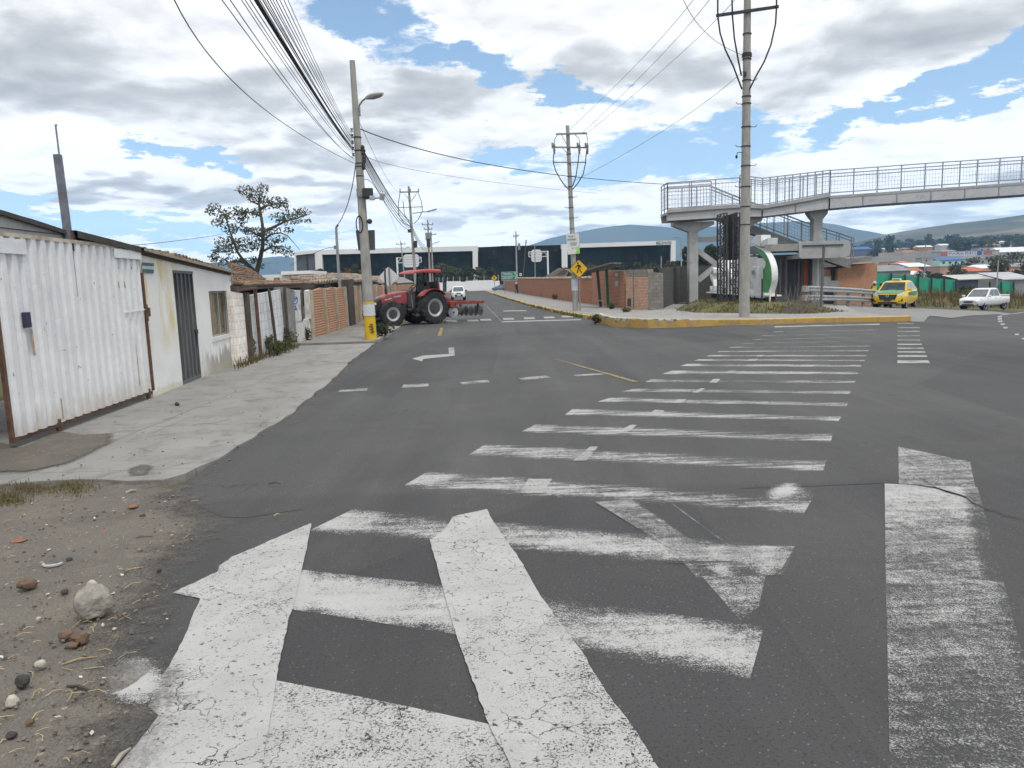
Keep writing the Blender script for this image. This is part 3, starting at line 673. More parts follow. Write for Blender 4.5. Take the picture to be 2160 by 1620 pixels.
marks('lane_marking', [dash((x, y), (x + 9, y - .5), (x + 10, y + 2.4), (x + 1, y + 2.9)) for x, y in ((2104, 667), (2104, 671.5), (2105, 676.5), (2110, 682.5), (2116, 690), (2140, 704), (2155, 713))] + [dash((2108, 664), (2160, 657), (2160, 658.5), (2110, 665))], M_P_FAR, Z1, lambda x, y: .3)
# the open crack by the right-hand arrow
ck = [(1880, 1019), (1930, 1022), (1972, 1028), (2000, 1037), (2025, 1044), (2040, 1050), (2050, 1060), (2066, 1066), (2080, 1074), (2098, 1076), (2118, 1086), (2140, 1089), (2165, 1098)]
mb = MB()
for (a, b) in zip(ck, ck[1:]):
    w0 = 1.0 + 2.6 * math.exp(-((a[0] - 2010) / 40) ** 2); w1 = 1.0 + 2.6 * math.exp(-((b[0] - 2010) / 40) ** 2)
    mb.quad(*[G(x, y, .0125) for x, y in ((a[0], a[1] - w0 / 2), (b[0], b[1] - w1 / 2), (b[0], b[1] + w1 / 2), (a[0], a[1] + w0 / 2))])
for a, b in (((1930, 1000), (1975, 1028)), ((1985, 1032), (2010, 1040)), ((1400, 1183), (1440, 1184)), ((1440, 1184), (1545, 1184))):
    mb.quad(*[G(x, y, .0165) for x, y in ((a[0], a[1] - .5), (b[0], b[1] - .8), (b[0], b[1] + .8), (a[0], a[1] + .5))])
mc = MB()
for pl in ([(404, 897), (420, 894), (436, 893), (452, 893), (470, 888), (486, 884)], [(676, 763), (700, 764), (725, 765), (752, 762)]):
    for a, b in zip(pl, pl[1:]): mc.quad(*[G(x, y, .0265) for x, y in ((a[0], a[1] - .4), (b[0], b[1] - .4), (b[0], b[1] + .4), (a[0], a[1] + .4))])
struct(mc.build('pavement_crack', mat('pavement_crack', (.10, .097, .09), .95, .3), base=(0, 0, 0)))
sm_ = [(392, 1052), (430, 1075), (470, 1090), (520, 1092), (570, 1084), (640, 1074), (720, 1066), (800, 1063), (900, 1066), (1000, 1062), (1120, 1052), (1260, 1046), (1400, 1038), (1560, 1030), (1700, 1026), (1868, 1019)]
for a, b in zip(sm_, sm_[1:]):
    if a[0] < 640 or a[0] > 1500: mb.quad(*[G(x, y, .0022) for x, y in ((a[0], a[1] - .35), (b[0], b[1] - .35), (b[0], b[1] + .35), (a[0], a[1] + .35))])
struct(mb.build('road_crack', mat('crack', (.02, .02, .02), .95, .3), base=(0, 0, 0)))
# ------------------------------------------------------------------ left side: gate, house, walls
M_WHITEPL = mat('white_plaster', (.66, .655, .63), .9, .10, 1.5, .25, 45, dirt=(.40, .385, .34), dscale=.8, damt=.35, kind='World')
M_GATE = bpy.data.materials.new('white_gate_paint'); d = ND(M_GATE); w = d.co('World'); c = d.mix(d.rng(d.noise(w, 2, 5), .3, .7), (.63, .64, .65), (.72, .725, .73))
c = d.mix(d.rng(d.noise(d.co('World', (2, 2, .3)), 2.6, 7, .7, .5), .62, .74, 0, .55), c, (.46, .40, .34)); c = d.mix(d.rng(d.noise(d.co('World', (1.2, 1.2, .8)), 11, 4, .65), .665, .70, 0, .85), c, (.22, .215, .21)); c = d.mix(d.rng(d.noise(d.co('World', (1, 1, 5)), 3.1, 4, .65), .70, .73, 0, .6), c, (.30, .28, .27))
gz = d.n('ShaderNodeSeparateXYZ'); d.l(w, gz.inputs[0]); c = d.mix(d.math('MULTIPLY', d.rng(d.math('ADD', gz.outputs['Z'], d.math('MULTIPLY', d.noise(d.co('World', (3, 3, .7)), 3, 6, .7), .9)), .62, .95, 1, 0), .55), c, (.40, .345, .285))
d.l(c, d.b.inputs['Base Color']); d.b.inputs['Roughness'].default_value = .55; d.bump(d.mix(.3, d.noise(w, 1.6, 3), d.noise(w, 9, 4)), .55, .06)
M_RUST = mat('rusty_steel', (.115, .066, .045), .85, .4, 9., .3, 60)
M_DARKST = mat('dark_steel', (.035, .035, .04), .6, .3, 6., .1)
M_GREYST = mat('grey_steel', (.22, .225, .235), .55, .2, 4., .1, metal=.2)
M_TILE = mat('clay_roof_tile', (.20, .128, .085), .9, .45, 3.5, .4, 30, dirt=(.10, .085, .06), dscale=2., damt=.6, kind='World')
M_TILEG = mat('weathered_roof_tile', (.25, .20, .155), .9, .5, 4., .4, 30, dirt=(.10, .09, .075), dscale=2.5, damt=.6, kind='World')
M_WOODD = mat('old_dark_wood', (.075, .062, .05), .9, .35, 8., .3, 40, stretch=(1, 1, .2))
M_GREYWALL = mat('grey_block_plaster', (.235, .23, .22), .92, .25, 3., .4, 40, dirt=(.12, .115, .105), dscale=1.5, damt=.5, kind='World')
M_BRICK = brick_mat('clay_brick', (.30, .125, .072), (.23, .10, .06), (.37, .29, .21), .30, .098, .022, (.16, .11, .08), .3)
M_CREAM = mat('cream_plaster', (.52, .44, .27), .9, .15, 2., .2, 40, dirt=(.28, .23, .15), damt=.3, kind='World')
M_BLUEP = mat('blue_spray_paint', (.03, .12, .48), .8, .2)
M_GLASSD = mat('dusty_window_glass', (.20, .155, .095), .25, .55, 4., spec=.6)
A, B = G(38, 948), G(322, 842)
A = Vector((-6.30, 9.22, 0)); B = Vector((-6.57, 13.36, 0)); gd = (B - A).normalized(); gn = Vector((gd.y, -gd.x, 0))      # gn points to the road
A2 = A - gd * .02
HG = 2.68
gate = thing('sliding_gate', 'white corrugated metal sliding gate with rust stains hung across the driveway beside the house', 'gate', tuple((A + B) / 2))
def corr(mb, a, d, n, length, z0, z1, amp, pitch, off=0.):
    """corrugated sheet standing along d"""
    ks = []; s = 0.
    while s < length:
        for ds, o in ((0, 0), (.22, 0), (.34, 1), (.78, 1), (.90, 0)):
            if s + ds * pitch < length: ks.append((s + ds * pitch, o * amp))
        s += pitch
    ks.append((length, 0)); vs = []; fs = []
    for s, o in ks:
        p = a + d * s + n * (o + off); vs += [(p.x, p.y, z0), (p.x, p.y, z1)]
    for i in range(len(ks) - 1): fs.append((2 * i, 2 * i + 2, 2 * i + 3, 2 * i + 1))
    return mb.add(vs, fs)
Lg = (B - A2).length
gp_ = corr(MB(), A2, gd, gn, Lg, .16, HG, .045, .235); q = MB(); corr(q, A2, gd, gn, Lg, .16, HG, .045, .235, -.012)
gp_.add(q.v, [tuple(reversed(f)) for f in q.f]); gp_.build('panel', M_GATE, gate)
fr = MB()
def gpt(s, z, o=0.): p = A2 + gd * s + gn * o; return (p.x, p.y, z)
fr.bar(gpt(-.03, .13, -.02), gpt(Lg + .03, .13, -.02), .06, .06)
fr.bar(gpt(-.035, .09, -.02), gpt(-.035, HG, -.02), .05, .05); fr.bar(gpt(Lg + .02, .16, .02), gpt(Lg + .02, HG - .4, .02), .05, .05)
fr.build('bottom_rail', M_RUST, gate)
tr = MB(); tr.bar(gpt(-.5, HG + .02, .02), gpt(Lg, HG + .02, .02), .06, .05); tr.build('top_rail', mat('pale_rail', (.5, .45, .36), .7, .2, 5., dirt=(.22, .12, .06), damt=.6), gate)
# blank white plates welded over the ribs
pl = MB()
for s0, s1, z0, z1 in ((-.02, .62, HG - .22, HG - .03), (Lg - 1.05, Lg - .02, HG - .17, HG - .02)):
    pl = MB(); pl.bar(gpt(s0, (z0 + z1) / 2, .06), gpt(s1, (z0 + z1) / 2, .06), .012, z1 - z0); pl.build('stiffening_plate', M_GATE, gate)
pl = MB(); pl.bar(gpt(Lg - .85, 1.60, .052), gpt(Lg - .05, 1.63, .052), .018, .02); pl.build('draw_bar', M_GATE, gate)
lk = MB(); lk.box(gpt(.42, 1.62, .075), (.05, .13, .2), rz=math.atan2(gd.y, gd.x) - R(90)); lk.build('lock_box', mat('lock_blue', (.03, .035, .07), .5, .1), gate, bevel=.01)
lt = MB(); lt.bar(gpt(Lg - .05, 1.42, .08), gpt(Lg - .05, 1.72, .08), .03, .03); lt.bar(gpt(Lg + .07, 1.5, .05), gpt(Lg + .07, 1.66, .05), .06, .06); lt.build('latch', M_RUST, gate)
for s in (1.02, Lg - .15):
    wh = MB(); p = gpt(s, .10, .0); wh.lathe([(-.02, .02), (-.02, .06), (.02, .06), (.02, .02)], p, gn, 12); wh.box(gpt(s, .15, .01), (.05, .06, .12), rz=math.atan2(gd.y, gd.x)); wh.build('wheel', M_RUST, gate)
for s, z0, z1, w in ((Lg - .58, .32, 1.05, .035), (Lg - .12, .3, 1.5, .02), (.52, 1.15, 1.5, .06), (Lg - 1.0, 2.02, 2.12, .05), (Lg - .78, 2.02, 2.12, .05), (1.05, .2, .5, .03)):
    st = MB(); st.quad(gpt(s, z0, .049), gpt(s + w, z0, .049), gpt(s + w * .8, z1, .049), gpt(s + w * .2, z1, .049)); st.build('rust_stain', mat('rust_stain', (.44, .31, .22), .8, .3, 12.), gate)
# dark gap wall left of the gate
gw = MB(); p = A2 - gn * .35; q = p - gd * 3.2; gw.prism([(p.x, p.y, -.1), (q.x, q.y, -.1), (q.x, q.y, 2.6), (p.x, p.y, 2.6)], gn * -.15)
tag(gw.build('block_wall', M_GREYWALL), 'grey block wall in the gap behind the open end of the white gate', 'wall')
# driveway shed above and behind the gate
fp = WP((A - gn * .10)[:2], (B - gn * .10)[:2])
shed = thing('carport', 'grey sheet fascia and low roof rising above the white sliding gate', 'carport', tuple(A - gn * 1.5 + gd * 1.5))
fa = MB()
def strp(mb, pts, off=.0, th=.05, f=fp): mb.prism([f(x, y, off) for x, y in pts], gn * -th); return mb
strp(fa, [(-220, 395), (-60, 432), (0, 449), (60, 465), (132, 487), (136, 523), (60, 516), (0, 509), (-220, 495)])
fa.build('fascia', mat('grey_sheet', (.34, .34, .345), .6, .12, 1.2, .1, 20, dirt=(.22, .22, .22), dscale=2, kind='World', stretch=(1, 1, .3)), shed)
ln = MB(); strp(ln, [(-220, 451), (0, 479), (134, 495), (134, 496.2), (0, 480.6), (-220, 453)], .012, .01); strp(ln, [(-220, 393), (-60, 430), (0, 446), (60, 462), (140, 488), (140, 490.5), (60, 466), (0, 450), (-220, 398)], .05, .10); ln.build('trim', M_DARKST, shed)
cw = MB(); strp(cw, [(136, 489), (210, 508), (290, 528), (290, 531), (136, 524)], -.05, .06); cw.build('gable_wall', mat('ochre_wall', (.48, .34, .16), .9, .2, 3., kind='World'), shed)
def roofplane(mb, px, f, back, rise, th=.06, over=.25):
    a = [f(x, y, over) for x, y in px]; b = [p - gn * (back + over) + Vector((0, 0, rise)) for p in a]
    for i in range(len(a) - 1):
        q = [a[i], a[i + 1], b[i + 1], b[i]]; mb.quad(*q); mb.quad(*[v - Vector((0, 0, th)) for v in reversed(q)])
        mb.quad(a[i] - Vector((0, 0, th)), a[i + 1] - Vector((0, 0, th)), a[i + 1], a[i])
    return mb
rf = MB(); roofplane(rf, [(136, 487), (210, 505), (292, 526)], fp, 5.0, .5, .10, .18); roofplane(rf, [(-220, 391), (-60, 429), (0, 445), (136, 487)], fp, 5.0, .3, .06, .06); rf.build('roof', mat('dark_roof_edge', (.06, .055, .05), .9, .3, 4., kind='World'), shed)
# tall steel post with a thin rod
pb = fp(140, 523, .06); base = Vector((pb.x, pb.y, 0)); q0 = base
post = thing('steel_post', 'tall square steel post with a thin rod tied on top behind the white gate', 'post', (q0.x, q0.y, 0))
zt = ZA(q0.x, q0.y, 326); zr = ZA(q0.x, q0.y, 264)
tl = fp(112, 326, .06); zb = pb.z
m = MB(); m.bar((q0.x, q0.y, 1.9), (tl.x, tl.y, tl.z), .085, .085); m.build('upright', mat('grey_blue_steel', (.16, .175, .21), .5, .3, 5., .1, dirt=(.10, .07, .06)), post)
tl2 = fp(108, 263, .06); tl3 = fp(119, 352, .06)
m = MB(); m.tube([tl3, tl2, tl2 + gd * .03], .014, 6); m.build('rod', M_GREYST, post)
m = MB(); m.bar(fp(141, 530, .07), fp(137, 487, .07), .10, .10); m.build('bracket', M_RUST, post)
# white plastered house
C = Vector((-7.24, 19.42, 0)); hd = (C - B).normalized(); hn = Vector((hd.y, -hd.x, 0)); Bh = B + hd * .06
hp = WP(Bh[:2], C[:2]); Lh = (C - Bh).length
def hs(px, py): p = hp(px, py); return (Vector((p.x, p.y, 0)) - Bh).dot(hd)
house = thing('house', 'low white plastered house with a dark metal door and one window along the pavement', 'house', tuple((Bh + C) / 2 - hn * 2))
def hpt(s, z, o=0.): p = Bh + hd * s + hn * o; return Vector((p.x, p.y, z))
zl, zr_ = hp(296, 527).z, hp(487, 574).z
def ht(s): return zl + (zr_ - zl) * s / Lh
d0, d1 = hs(386, 812), hs(426, 799); dzt = hp(366, 571).z; w0, w1 = hs(444, 660), hs(483, 660); wz0, wz1 = hp(452, 713).z, hp(443, 614).z
wm = MB()
def seg(s0, s1, za, zb): 
    a = [hpt(s0, za if not callable(za) else za(s0)), hpt(s1, za if not callable(za) else za(s1)), hpt(s1, zb(s1) if callable(zb) else zb), hpt(s0, zb(s0) if callable(zb) else zb)]
    wm.prism(a, hn * -.22)
seg(0, d0, -.1, ht); seg(d0, d1, dzt, ht); seg(d1, w0, -.1, ht); seg(w0, w1, -.1, wz0); seg(w0, w1, wz1, ht); seg(w1, Lh, -.1, ht)
e0, e1 = hpt(Lh, -.1), hpt(Lh, -.1) - hn * 5
wm.prism([hpt(Lh - .22, -.1, -.22), hpt(Lh - .22, -.1, -5), hpt(Lh - .22, ht(Lh) + .9, -5), hpt(Lh - .22, ht(Lh), -.22)], hd * .22)
M_HOUSE = bpy.data.materials.new('house_plaster'); d = ND(M_HOUSE); w = d.co('World'); pz = d.n('ShaderNodeSeparateXYZ'); d.l(w, pz.inputs[0])
c = d.mix(d.rng(d.noise(w, 1.2, 6), .3, .7), (.68, .68, .66), (.78, .775, .755))
yl = d.math('MULTIPLY', d.rng(d.noise(d.co('World', (1.8, 1.8, .55)), 1.1, 4), .47, .60), d.rng(pz.outputs['Y'], 15.6, 15.0)); c = d.mix(d.math('MULTIPLY', yl, d.rng(pz.outputs['Z'], .7, 1.4, 0, .8), True), c, (.62, .51, .25))
low = d.rng(d.math('ADD', pz.outputs['Z'], d.math('MULTIPLY', d.noise(d.co('World', (3, 3, .6)), 2.2, 7, .7), 1.7)), 1.22, 1.42, 1, 0)
c = d.mix(d.math('MULTIPLY', low, d.math('MULTIPLY', d.rng(pz.outputs['Y'], 16.2, 17.3), .8)), c, (.27, .25, .215))
c = d.mix(d.math('MULTIPLY', d.rng(d.math('ADD', pz.outputs['Z'], d.math('MULTIPLY', d.noise(w, 5, 6, .7), .5)), .33, .42, 1, 0), .5), c, (.46, .40, .22))
c = d.mix(d.rng(d.noise(w, 3.6, 8, .75, .4), .66, .74, 0, .45), c, (.33, .31, .28))
d.l(c, d.b.inputs['Base Color']); d.b.inputs['Roughness'].default_value = .92; d.b.inputs['Specular IOR Level'].default_value = .2; d.bump(d.noise(w, 22, 6, .65), .35, .02)
wm.build('wall', M_HOUSE, house)
dm = MB(); dm.prism([hpt(d0, .03, -.05), hpt(d1, .03, -.05), hpt(d1, dzt, -.05), hpt(d0, dzt, -.05)], hn * -.03)
M_DOOR = mat('weathered_metal_door', (.105, .11, .115), .6, .35, 3., .1, 40, dirt=(.20, .20, .20), dscale=2., damt=.4, stretch=(3, 3, .3), kind='World')
dr = dm.build('door', M_DOOR, house)
q = MB()
for k in range(6): s = d0 + (d1 - d0) * k / 5; q.bar(hpt(s, .03, -.03), hpt(s, dzt, -.03), .045, .05)
q.bar(hpt(d0, dzt - .02, -.02), hpt(d1, dzt - .02, -.02), .06, .06); q.bar(hpt(d0, .06, -.03), hpt(d1, .06, -.03), .05, .08); q.build('door_frame', M_DOOR, dr)
q = MB(); q.box(hpt(d1 - .12, 1.05, .0), (.05, .16, .10), rz=math.atan2(hd.y, hd.x) - R(90)); q.build('handle', M_DARKST, dr)
wn_ = MB(); wn_.prism([hpt(w0, wz0, -.13), hpt(w1, wz0, -.13), hpt(w1, wz1, -.13), hpt(w0, wz1, -.13)], hn * -.01); win = wn_.build('window', M_GLASSD, house)
q = MB()
for s in (w0 + .025, w0 + (w1 - w0) * .62, w1 - .025): q.bar(hpt(s, wz0, -.10), hpt(s, wz1, -.10), .05, .05)
q.bar(hpt(w0, wz1 - .025, -.1), hpt(w1, wz1 - .025, -.1), .05, .05); q.bar(hpt(w0, wz0 + .025, -.1), hpt(w1, wz0 + .025, -.1), .05, .05); q.build('frame', mat('grey_window_frame', (.30, .29, .27), .7, .2, 6.), win)
q = MB(); q.bar(hpt(w0 - .06, wz0 - .03, .0), hpt(w1 + .06, wz0 - .03, .0), .06, .10); q.build('sill', M_WHITEPL, win)
# roof: low tile roof with a thin eave
q = MB(); ov = .13
a0 = [hpt(-.1, ht(-.1) + .02, ov), hpt(Lh + .35, ht(Lh + .35) + .02, ov)]; b0 = [hpt(-.1, ht(-.1) + .12, -1.6), hpt(Lh + .35, ht(Lh + .35) + .14, -1.6)]
q.quad(a0[0], a0[1], b0[1], b0[0]); q.quad(*[v - Vector((0, 0, .05)) for v in (b0[0], b0[1], a0[1], a0[0])]); q.quad(a0[0] - Vector((0, 0, .05)), a0[1] - Vector((0, 0, .05)), a0[1], a0[0]); q.quad(a0[1] - Vector((0, 0, .05)), b0[1] - Vector((0, 0, .05)), b0[1], a0[1])
M_EAVE = mat('weathered_eave', (.30, .26, .19), .9, .35, 5., .3, kind='World'); rof = q.build('roof', M_EAVE, house)
q = MB(); q.bar(hpt(0, ht(0) - .06, .02), hpt(Lh, ht(Lh) - .06, .02), .05, .05); q.build('eave_board', M_WOODD, rof)
def tiles(mb, a0, a1, b0, b1, pitch=.22, r=.085, rows=10):
    """rows of half-round clay tiles from eave a to ridge b"""
    n = max(2, int((Vector(a1) - Vector(a0)).length / pitch)); rr = random.Random(11)
    a0, a1, b0, b1 = map(Vector, (a0, a1, b0, b1)); up = (a1 - a0).cross(b0 - a0).normalized()
    if up.z < 0: up = -up
    side = (a1 - a0).normalized()
    for i in range(n):
        u_ = (i + .5) / n; p = a0 + (a1 - a0) * u_; q = b0 + (b1 - b0) * u_
        for k in range(rows):
            t0, t1 = k / rows, (k + 1.12) / rows; s_ = p + (q - p) * t0; e = p + (q - p) * min(t1, 1); j = up * rr.uniform(-.012, .012) + side * rr.uniform(-.012, .012); vs = []
            for pt, rad, lift in ((s_, r * 1.05, .035), (e, r * .9, .01)):
                for m_ in range(6): an = math.pi * m_ / 5; vs.append(pt + j + side * math.cos(an) * rad + up * (math.sin(an) * rad * .8 + lift))
            mb.add(vs, [(m_, m_ + 1, m_ + 7, m_ + 6) for m_ in range(5)] + [(0, 6, 7, 1)][:0] + [tuple(range(5, -1, -1))])
    mb.quad(a0, a1, b1, b0)
    return mb
# raised tile roof that shows above the white wall
th = thing('tiled_house', 'ochre house with a ridged brown clay tile roof standing behind the white house', 'house', (-11, 22, 0))
q = MB(); e0_, e1_ = YP(395, 541, 18.2), YP(497, 575, 20.0); r0, r1 = YP(388, 535, 21.), YP(470, 553, 24.)
def tile_roof(name, parent, e0, e1, r0, r1, m=M_TILE, rows=9, back=True):
    mb = MB(); tiles(mb, e0, e1, r0, r1, rows=rows)
    if back: 
        o = (Vector(r0) - Vector(e0)); o2 = (Vector(r1) - Vector(e1)); mb.quad(r0, r1, Vector(r1) + Vector((o2.x, o2.y, -o2.z)), Vector(r0) + Vector((o.x, o.y, -o.z)))
    mb.tube([Vector(r0), Vector(r1)], .11, 8); return mb.build(name, m, parent)
tile_roof('roof', th, Vector((-7.25, 16.3, 2.68)), Vector((-7.6, 20.1, 2.43)), Vector((-8.9, 16.6, 3.03)), Vector((-9.2, 20.7, 2.84)))
q = MB(); q.prism([(-7.75, 15.6, 0), (-7.75, 19.3, 0), (-7.75, 19.3, 2.40), (-7.75, 15.6, 2.55)], (-2, 0, 0)); q.build('wall', M_CREAM, th)
th2 = thing('tiled_house', 'cream house with a low brown tile roof beyond the white house, under the lone tree', 'house', (-11, 25.5, 0))
e0, e1 = YP(488, 603, 23.0), YP(560, 592, 26.6); r0, r1 = YP(486, 560, 26), YP(528, 572, 29.)
tile_roof('roof', th2, e0, e1, r0, r1)
q = MB(); q.prism([(e0.x - .3, e0.y + .3, 0), (e1.x - .2, e1.y - .2, 0), (e1.x - .2, e1.y - .2, e1.z), (e0.x - .3, e0.y + .3, e0.z)], (-2.5, 1, 0)); q.build('wall', M_CREAM, th2)
# small street plaque by the gate
pq = thing('street_plaque', 'small white and teal street plaque at the corner of the white house', 'sign', tuple(hpt(.25, 2.3, .01)))
a = [hp(x, y, .012) for x, y in ((298, 554), (321, 556), (322, 576), (298, 574))]; q = MB(); q.prism(a, hn * .008); q.build('plate', mat('plaque_white', (.5, .52, .5), .6, .1), pq)
q = MB()
for y0, y1 in ((553.5, 560), (567, 574.5)): q.prism([hp(x, y, .022) for x, y in ((297.5, y0), (321.5, y0 + 2), (321.5, y1 + 2), (297.5, y1))], hn * .004)
q.build('stripe', mat('plaque_teal', (.05, .13, .14), .6, .2), pq)
# ------------------------------------------------------------------ low walls and fences up the left side
D0 = Vector((-7.05, 19.5, 0)); D1 = Vector((-7.52, 34.1, 0)); ld = (D1 - D0).normalized(); ln_ = Vector((ld.y, -ld.x, 0)); lp = WP(D0[:2], D1[:2])
def ls(px, py): p = lp(px, py); return (Vector((p.x, p.y, 0)) - D0).dot(ld)
def lpt(s, z, o=0.): p = D0 + ld * s + ln_ * o; return Vector((p.x, p.y, z))
def lprism(pts, th=.12, off=0.): return MB().prism([lp(x, y, off) for x, y in pts], ln_ * -th)
M_BLOCKW = brick_mat('whitewashed_block', (.68, .68, .66), (.62, .62, .605), (.55, .54, .52), .40, .20, .012, (.46, .45, .42), .12)
o = lprism([(489, 615), (513, 619), (526, 770), (503, 775)], .15).build('block_wall', M_BLOCKW); tag(o, 'short whitewashed block wall joined to the far end of the white house', 'wall')
fx = thing('mesh_fence', 'white sheet fence with wire mesh and leaning dark posts between white and grey walls', 'fence', tuple(lpt(2.2, 0)))
lprism([(517, 625), (595, 611), (608, 735), (602, 742), (530, 768)], .06, -.06).build('sheet', mat('white_fence_sheet', (.68, .69, .70), .8, .06, 2., .2, 30, dirt=(.38, .37, .34), dscale=2.2, damt=.35, kind='World'), fx)
for k, (t, b, wd) in enumerate((((514, 618), (527, 770), .13), ((533, 607), (547, 764), .08), ((563, 611), (583, 756), .07), ((596, 606), (606, 742), .07))):
    q = MB(); q.bar(lp(*t, .06), lp(*b, .06) - Vector((0, 0, .2)), wd, wd); q.build('post', M_RUST if k == 1 else M_WOODD, fx)
q = MB()
for k in range(12):
    u_ = k / 11; q.bar(lp(519 + 76 * u_, 625 - 14 * u_, .0), lp(531 + 75 * u_, 766 - 28 * u_, .0), .005, .005)
for k in range(8):
    v_ = k / 7; q.bar(lp(519 + 11 * v_, 627 + 138 * v_, .0), lp(594 + 13 * v_, 613 + 122 * v_, .0), .005, .005)
q.build('wire_mesh', mat('mesh_wire', (.20, .20, .20), .6, .2), fx)
q = MB(); q.bar(lp(492, 614, .08), lp(536, 607, .08), .05, .05); q.build('cross_bar', M_RUST, fx)
o = lprism([(597, 606), (618, 611), (626, 732), (607, 738)], .35, .02).build('concrete_pillar', M_GREYWALL, bevel=.01); tag(o, 'bare grey concrete pillar between the mesh fence and the graffiti wall', 'pillar')
gwall = thing('graffiti_wall', 'whitewashed wall stub with blue graffiti and a square opening before the brick fence', 'wall', tuple(lpt(5.1, 0)))
M_DIRTYW = mat('dirty_whitewash', (.58, .575, .55), .9, .12, 2., .3, 30, dirt=(.22, .21, .19), dscale=1.9, damt=.5, kind='World')
q = MB()
for pts in ([(613, 611), (633, 612), (638, 680), (619, 681)], [(619, 681), (652, 672), (660, 726), (627, 741)], [(649, 614), (653, 611), (657, 673), (652, 672)]): m_ = lprism(pts, .14); q.add(m_.v, m_.f)
q.build('wall', M_DIRTYW, gwall)
q = MB(); m_ = lprism([(633, 618), (637, 614), (640, 674), (637, 678)], .1, .01); q.add(m_.v, m_.f); q.build('opening_post', M_WOODD, gwall)
m_ = lprism([(639, 613), (650, 611), (654, 673), (640, 676)], .1, -.25); m_.build('infill', M_BRICK, gwall)
q = MB(); rs = random.Random(5)
def scr(pts, w=.035):
    for a, b in zip(pts, pts[1:]): q.bar(lp(*a, .006), lp(*b, .006), w, .006, up=tuple(ln_))
scr([(617, 617), (621, 615), (622, 620), (618, 624), (622, 626)]); scr([(617, 634), (620, 628), (622, 636), (625, 626), (627, 634), (625, 640), (621, 641), (618, 637)]); scr([(619, 630), (628, 629), (627, 637)]); scr([(618, 653), (622, 646), (625, 650), (620, 653), (627, 652)]); scr([(619, 643), (621, 648), (624, 644)])
q.build('graffiti', M_BLUEP, gwall)
lean = thing('lean_to_roof', 'old tile and timber lean-to roof above the graffiti wall and the brick fence', 'roof', tuple(lpt(6, 0, -2)))
q = MB()
for a, b in (((500, 607), (600, 604)), ((560, 603), (665, 599)), ((600, 604), (680, 602))): q.bar(lp(*a, -.35), lp(*b, -.35), .12, .10)
q.build('beam', M_WOODD, lean)
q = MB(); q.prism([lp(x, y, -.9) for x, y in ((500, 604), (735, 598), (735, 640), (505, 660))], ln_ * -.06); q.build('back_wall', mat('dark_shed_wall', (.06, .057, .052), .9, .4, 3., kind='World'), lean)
q = MB(); tiles(q, lp(566, 604, -.45), lp(684, 600, -.45), lp(566, 604, -1.05) + Vector((0, 0, .13)), lp(684, 600, -1.05) + Vector((0, 0, .15)), rows=2); q.build('tiles', M_TILE, lean)
# brick fence with concrete stiffeners
bf = thing('brick_fence', 'three-bay brick fence with pale concrete uprights just before the tall dark gatepost', 'wall', tuple(lpt(8.5, 0)))
q = MB()
for pts in ([(656, 615), (680, 607), (690, 716), (664, 728)], [(682, 612), (703, 606), (713, 704), (691.5, 715.5)], [(705, 610), (724, 605), (731, 693), (714.5, 703)]): m_ = lprism(pts, .14); q.add(m_.v, m_.f)
q.build('brickwork', M_BRICK, bf)
M_PALEC = mat('pale_concrete', (.42, .36, .28), .9, .2, 4., .3, 40, kind='World')
for a, b in (((654, 612), (661, 728)), ((681, 608), (690.6, 716)), ((704, 607), (713.8, 704)), ((725, 605), (732, 692))):
    q = MB(); q.bar(lp(*a, .005), lp(*b, .005) - Vector((0, 0, .1)), .09, .17, up=tuple(ln_)); q.build('upright', M_PALEC, bf)
o = lprism([(733, 607), (738, 606), (742, 688), (736, 692)], .08, -.1).build('sheet_panel', mat('pale_sheet', (.42, .43, .43), .7, .2)); tag(o, 'pale metal sheet filling the gap right after the three-bay brick fence', 'panel')
o = lprism([(734, 590), (745, 588), (751, 690), (742, 693)], .3, .0).build('timber_gatepost', M_WOODD); tag(o, 'tall dark timber gatepost between two stretches of brick fence', 'post')
E0_ = lpt(ls(752, 688), 0); E1_ = Vector((-8.5, 44, 0)); E2_ = Vector((-10.4, 70, 0)); E3_ = Vector((-14, 110, 0)); E4_ = Vector((-17.4, 140, 0))
bf2 = thing('brick_fence', 'long brick fence running behind the tractor and the yellow-footed pole', 'wall', tuple((E0_ + E1_) / 2))
q = MB(); pts = [E0_, E1_, E2_, E3_, E4_]
hts = [ZA(E0_.x, E0_.y, 604), 1.95, 2.05, 2.15, 2.2]
for (a, b), h0, h1 in zip(zip(pts, pts[1:]), hts, hts[1:]):
    n_ = (b - a).normalized(); n_ = Vector((n_.y, -n_.x, 0)); q.prism([(a.x, a.y, -.1), (b.x, b.y, -.1), (b.x, b.y, h1), (a.x, a.y, h0)], n_ * -.15)
q.build('brickwork', M_BRICK, bf2)
for k, Y in enumerate([E0_.y, 39.5, 42.5, 46, 50, 55, 60, 66]):
    X = float(np.interp(Y, [p.y for p in pts], [p.x for p in pts])); q = MB(); q.bar((X, Y, -.1), (X, Y, float(np.interp(Y, [p.y for p in pts], hts)) + .04), .2, .2); q.build('upright', M_PALEC, bf2)
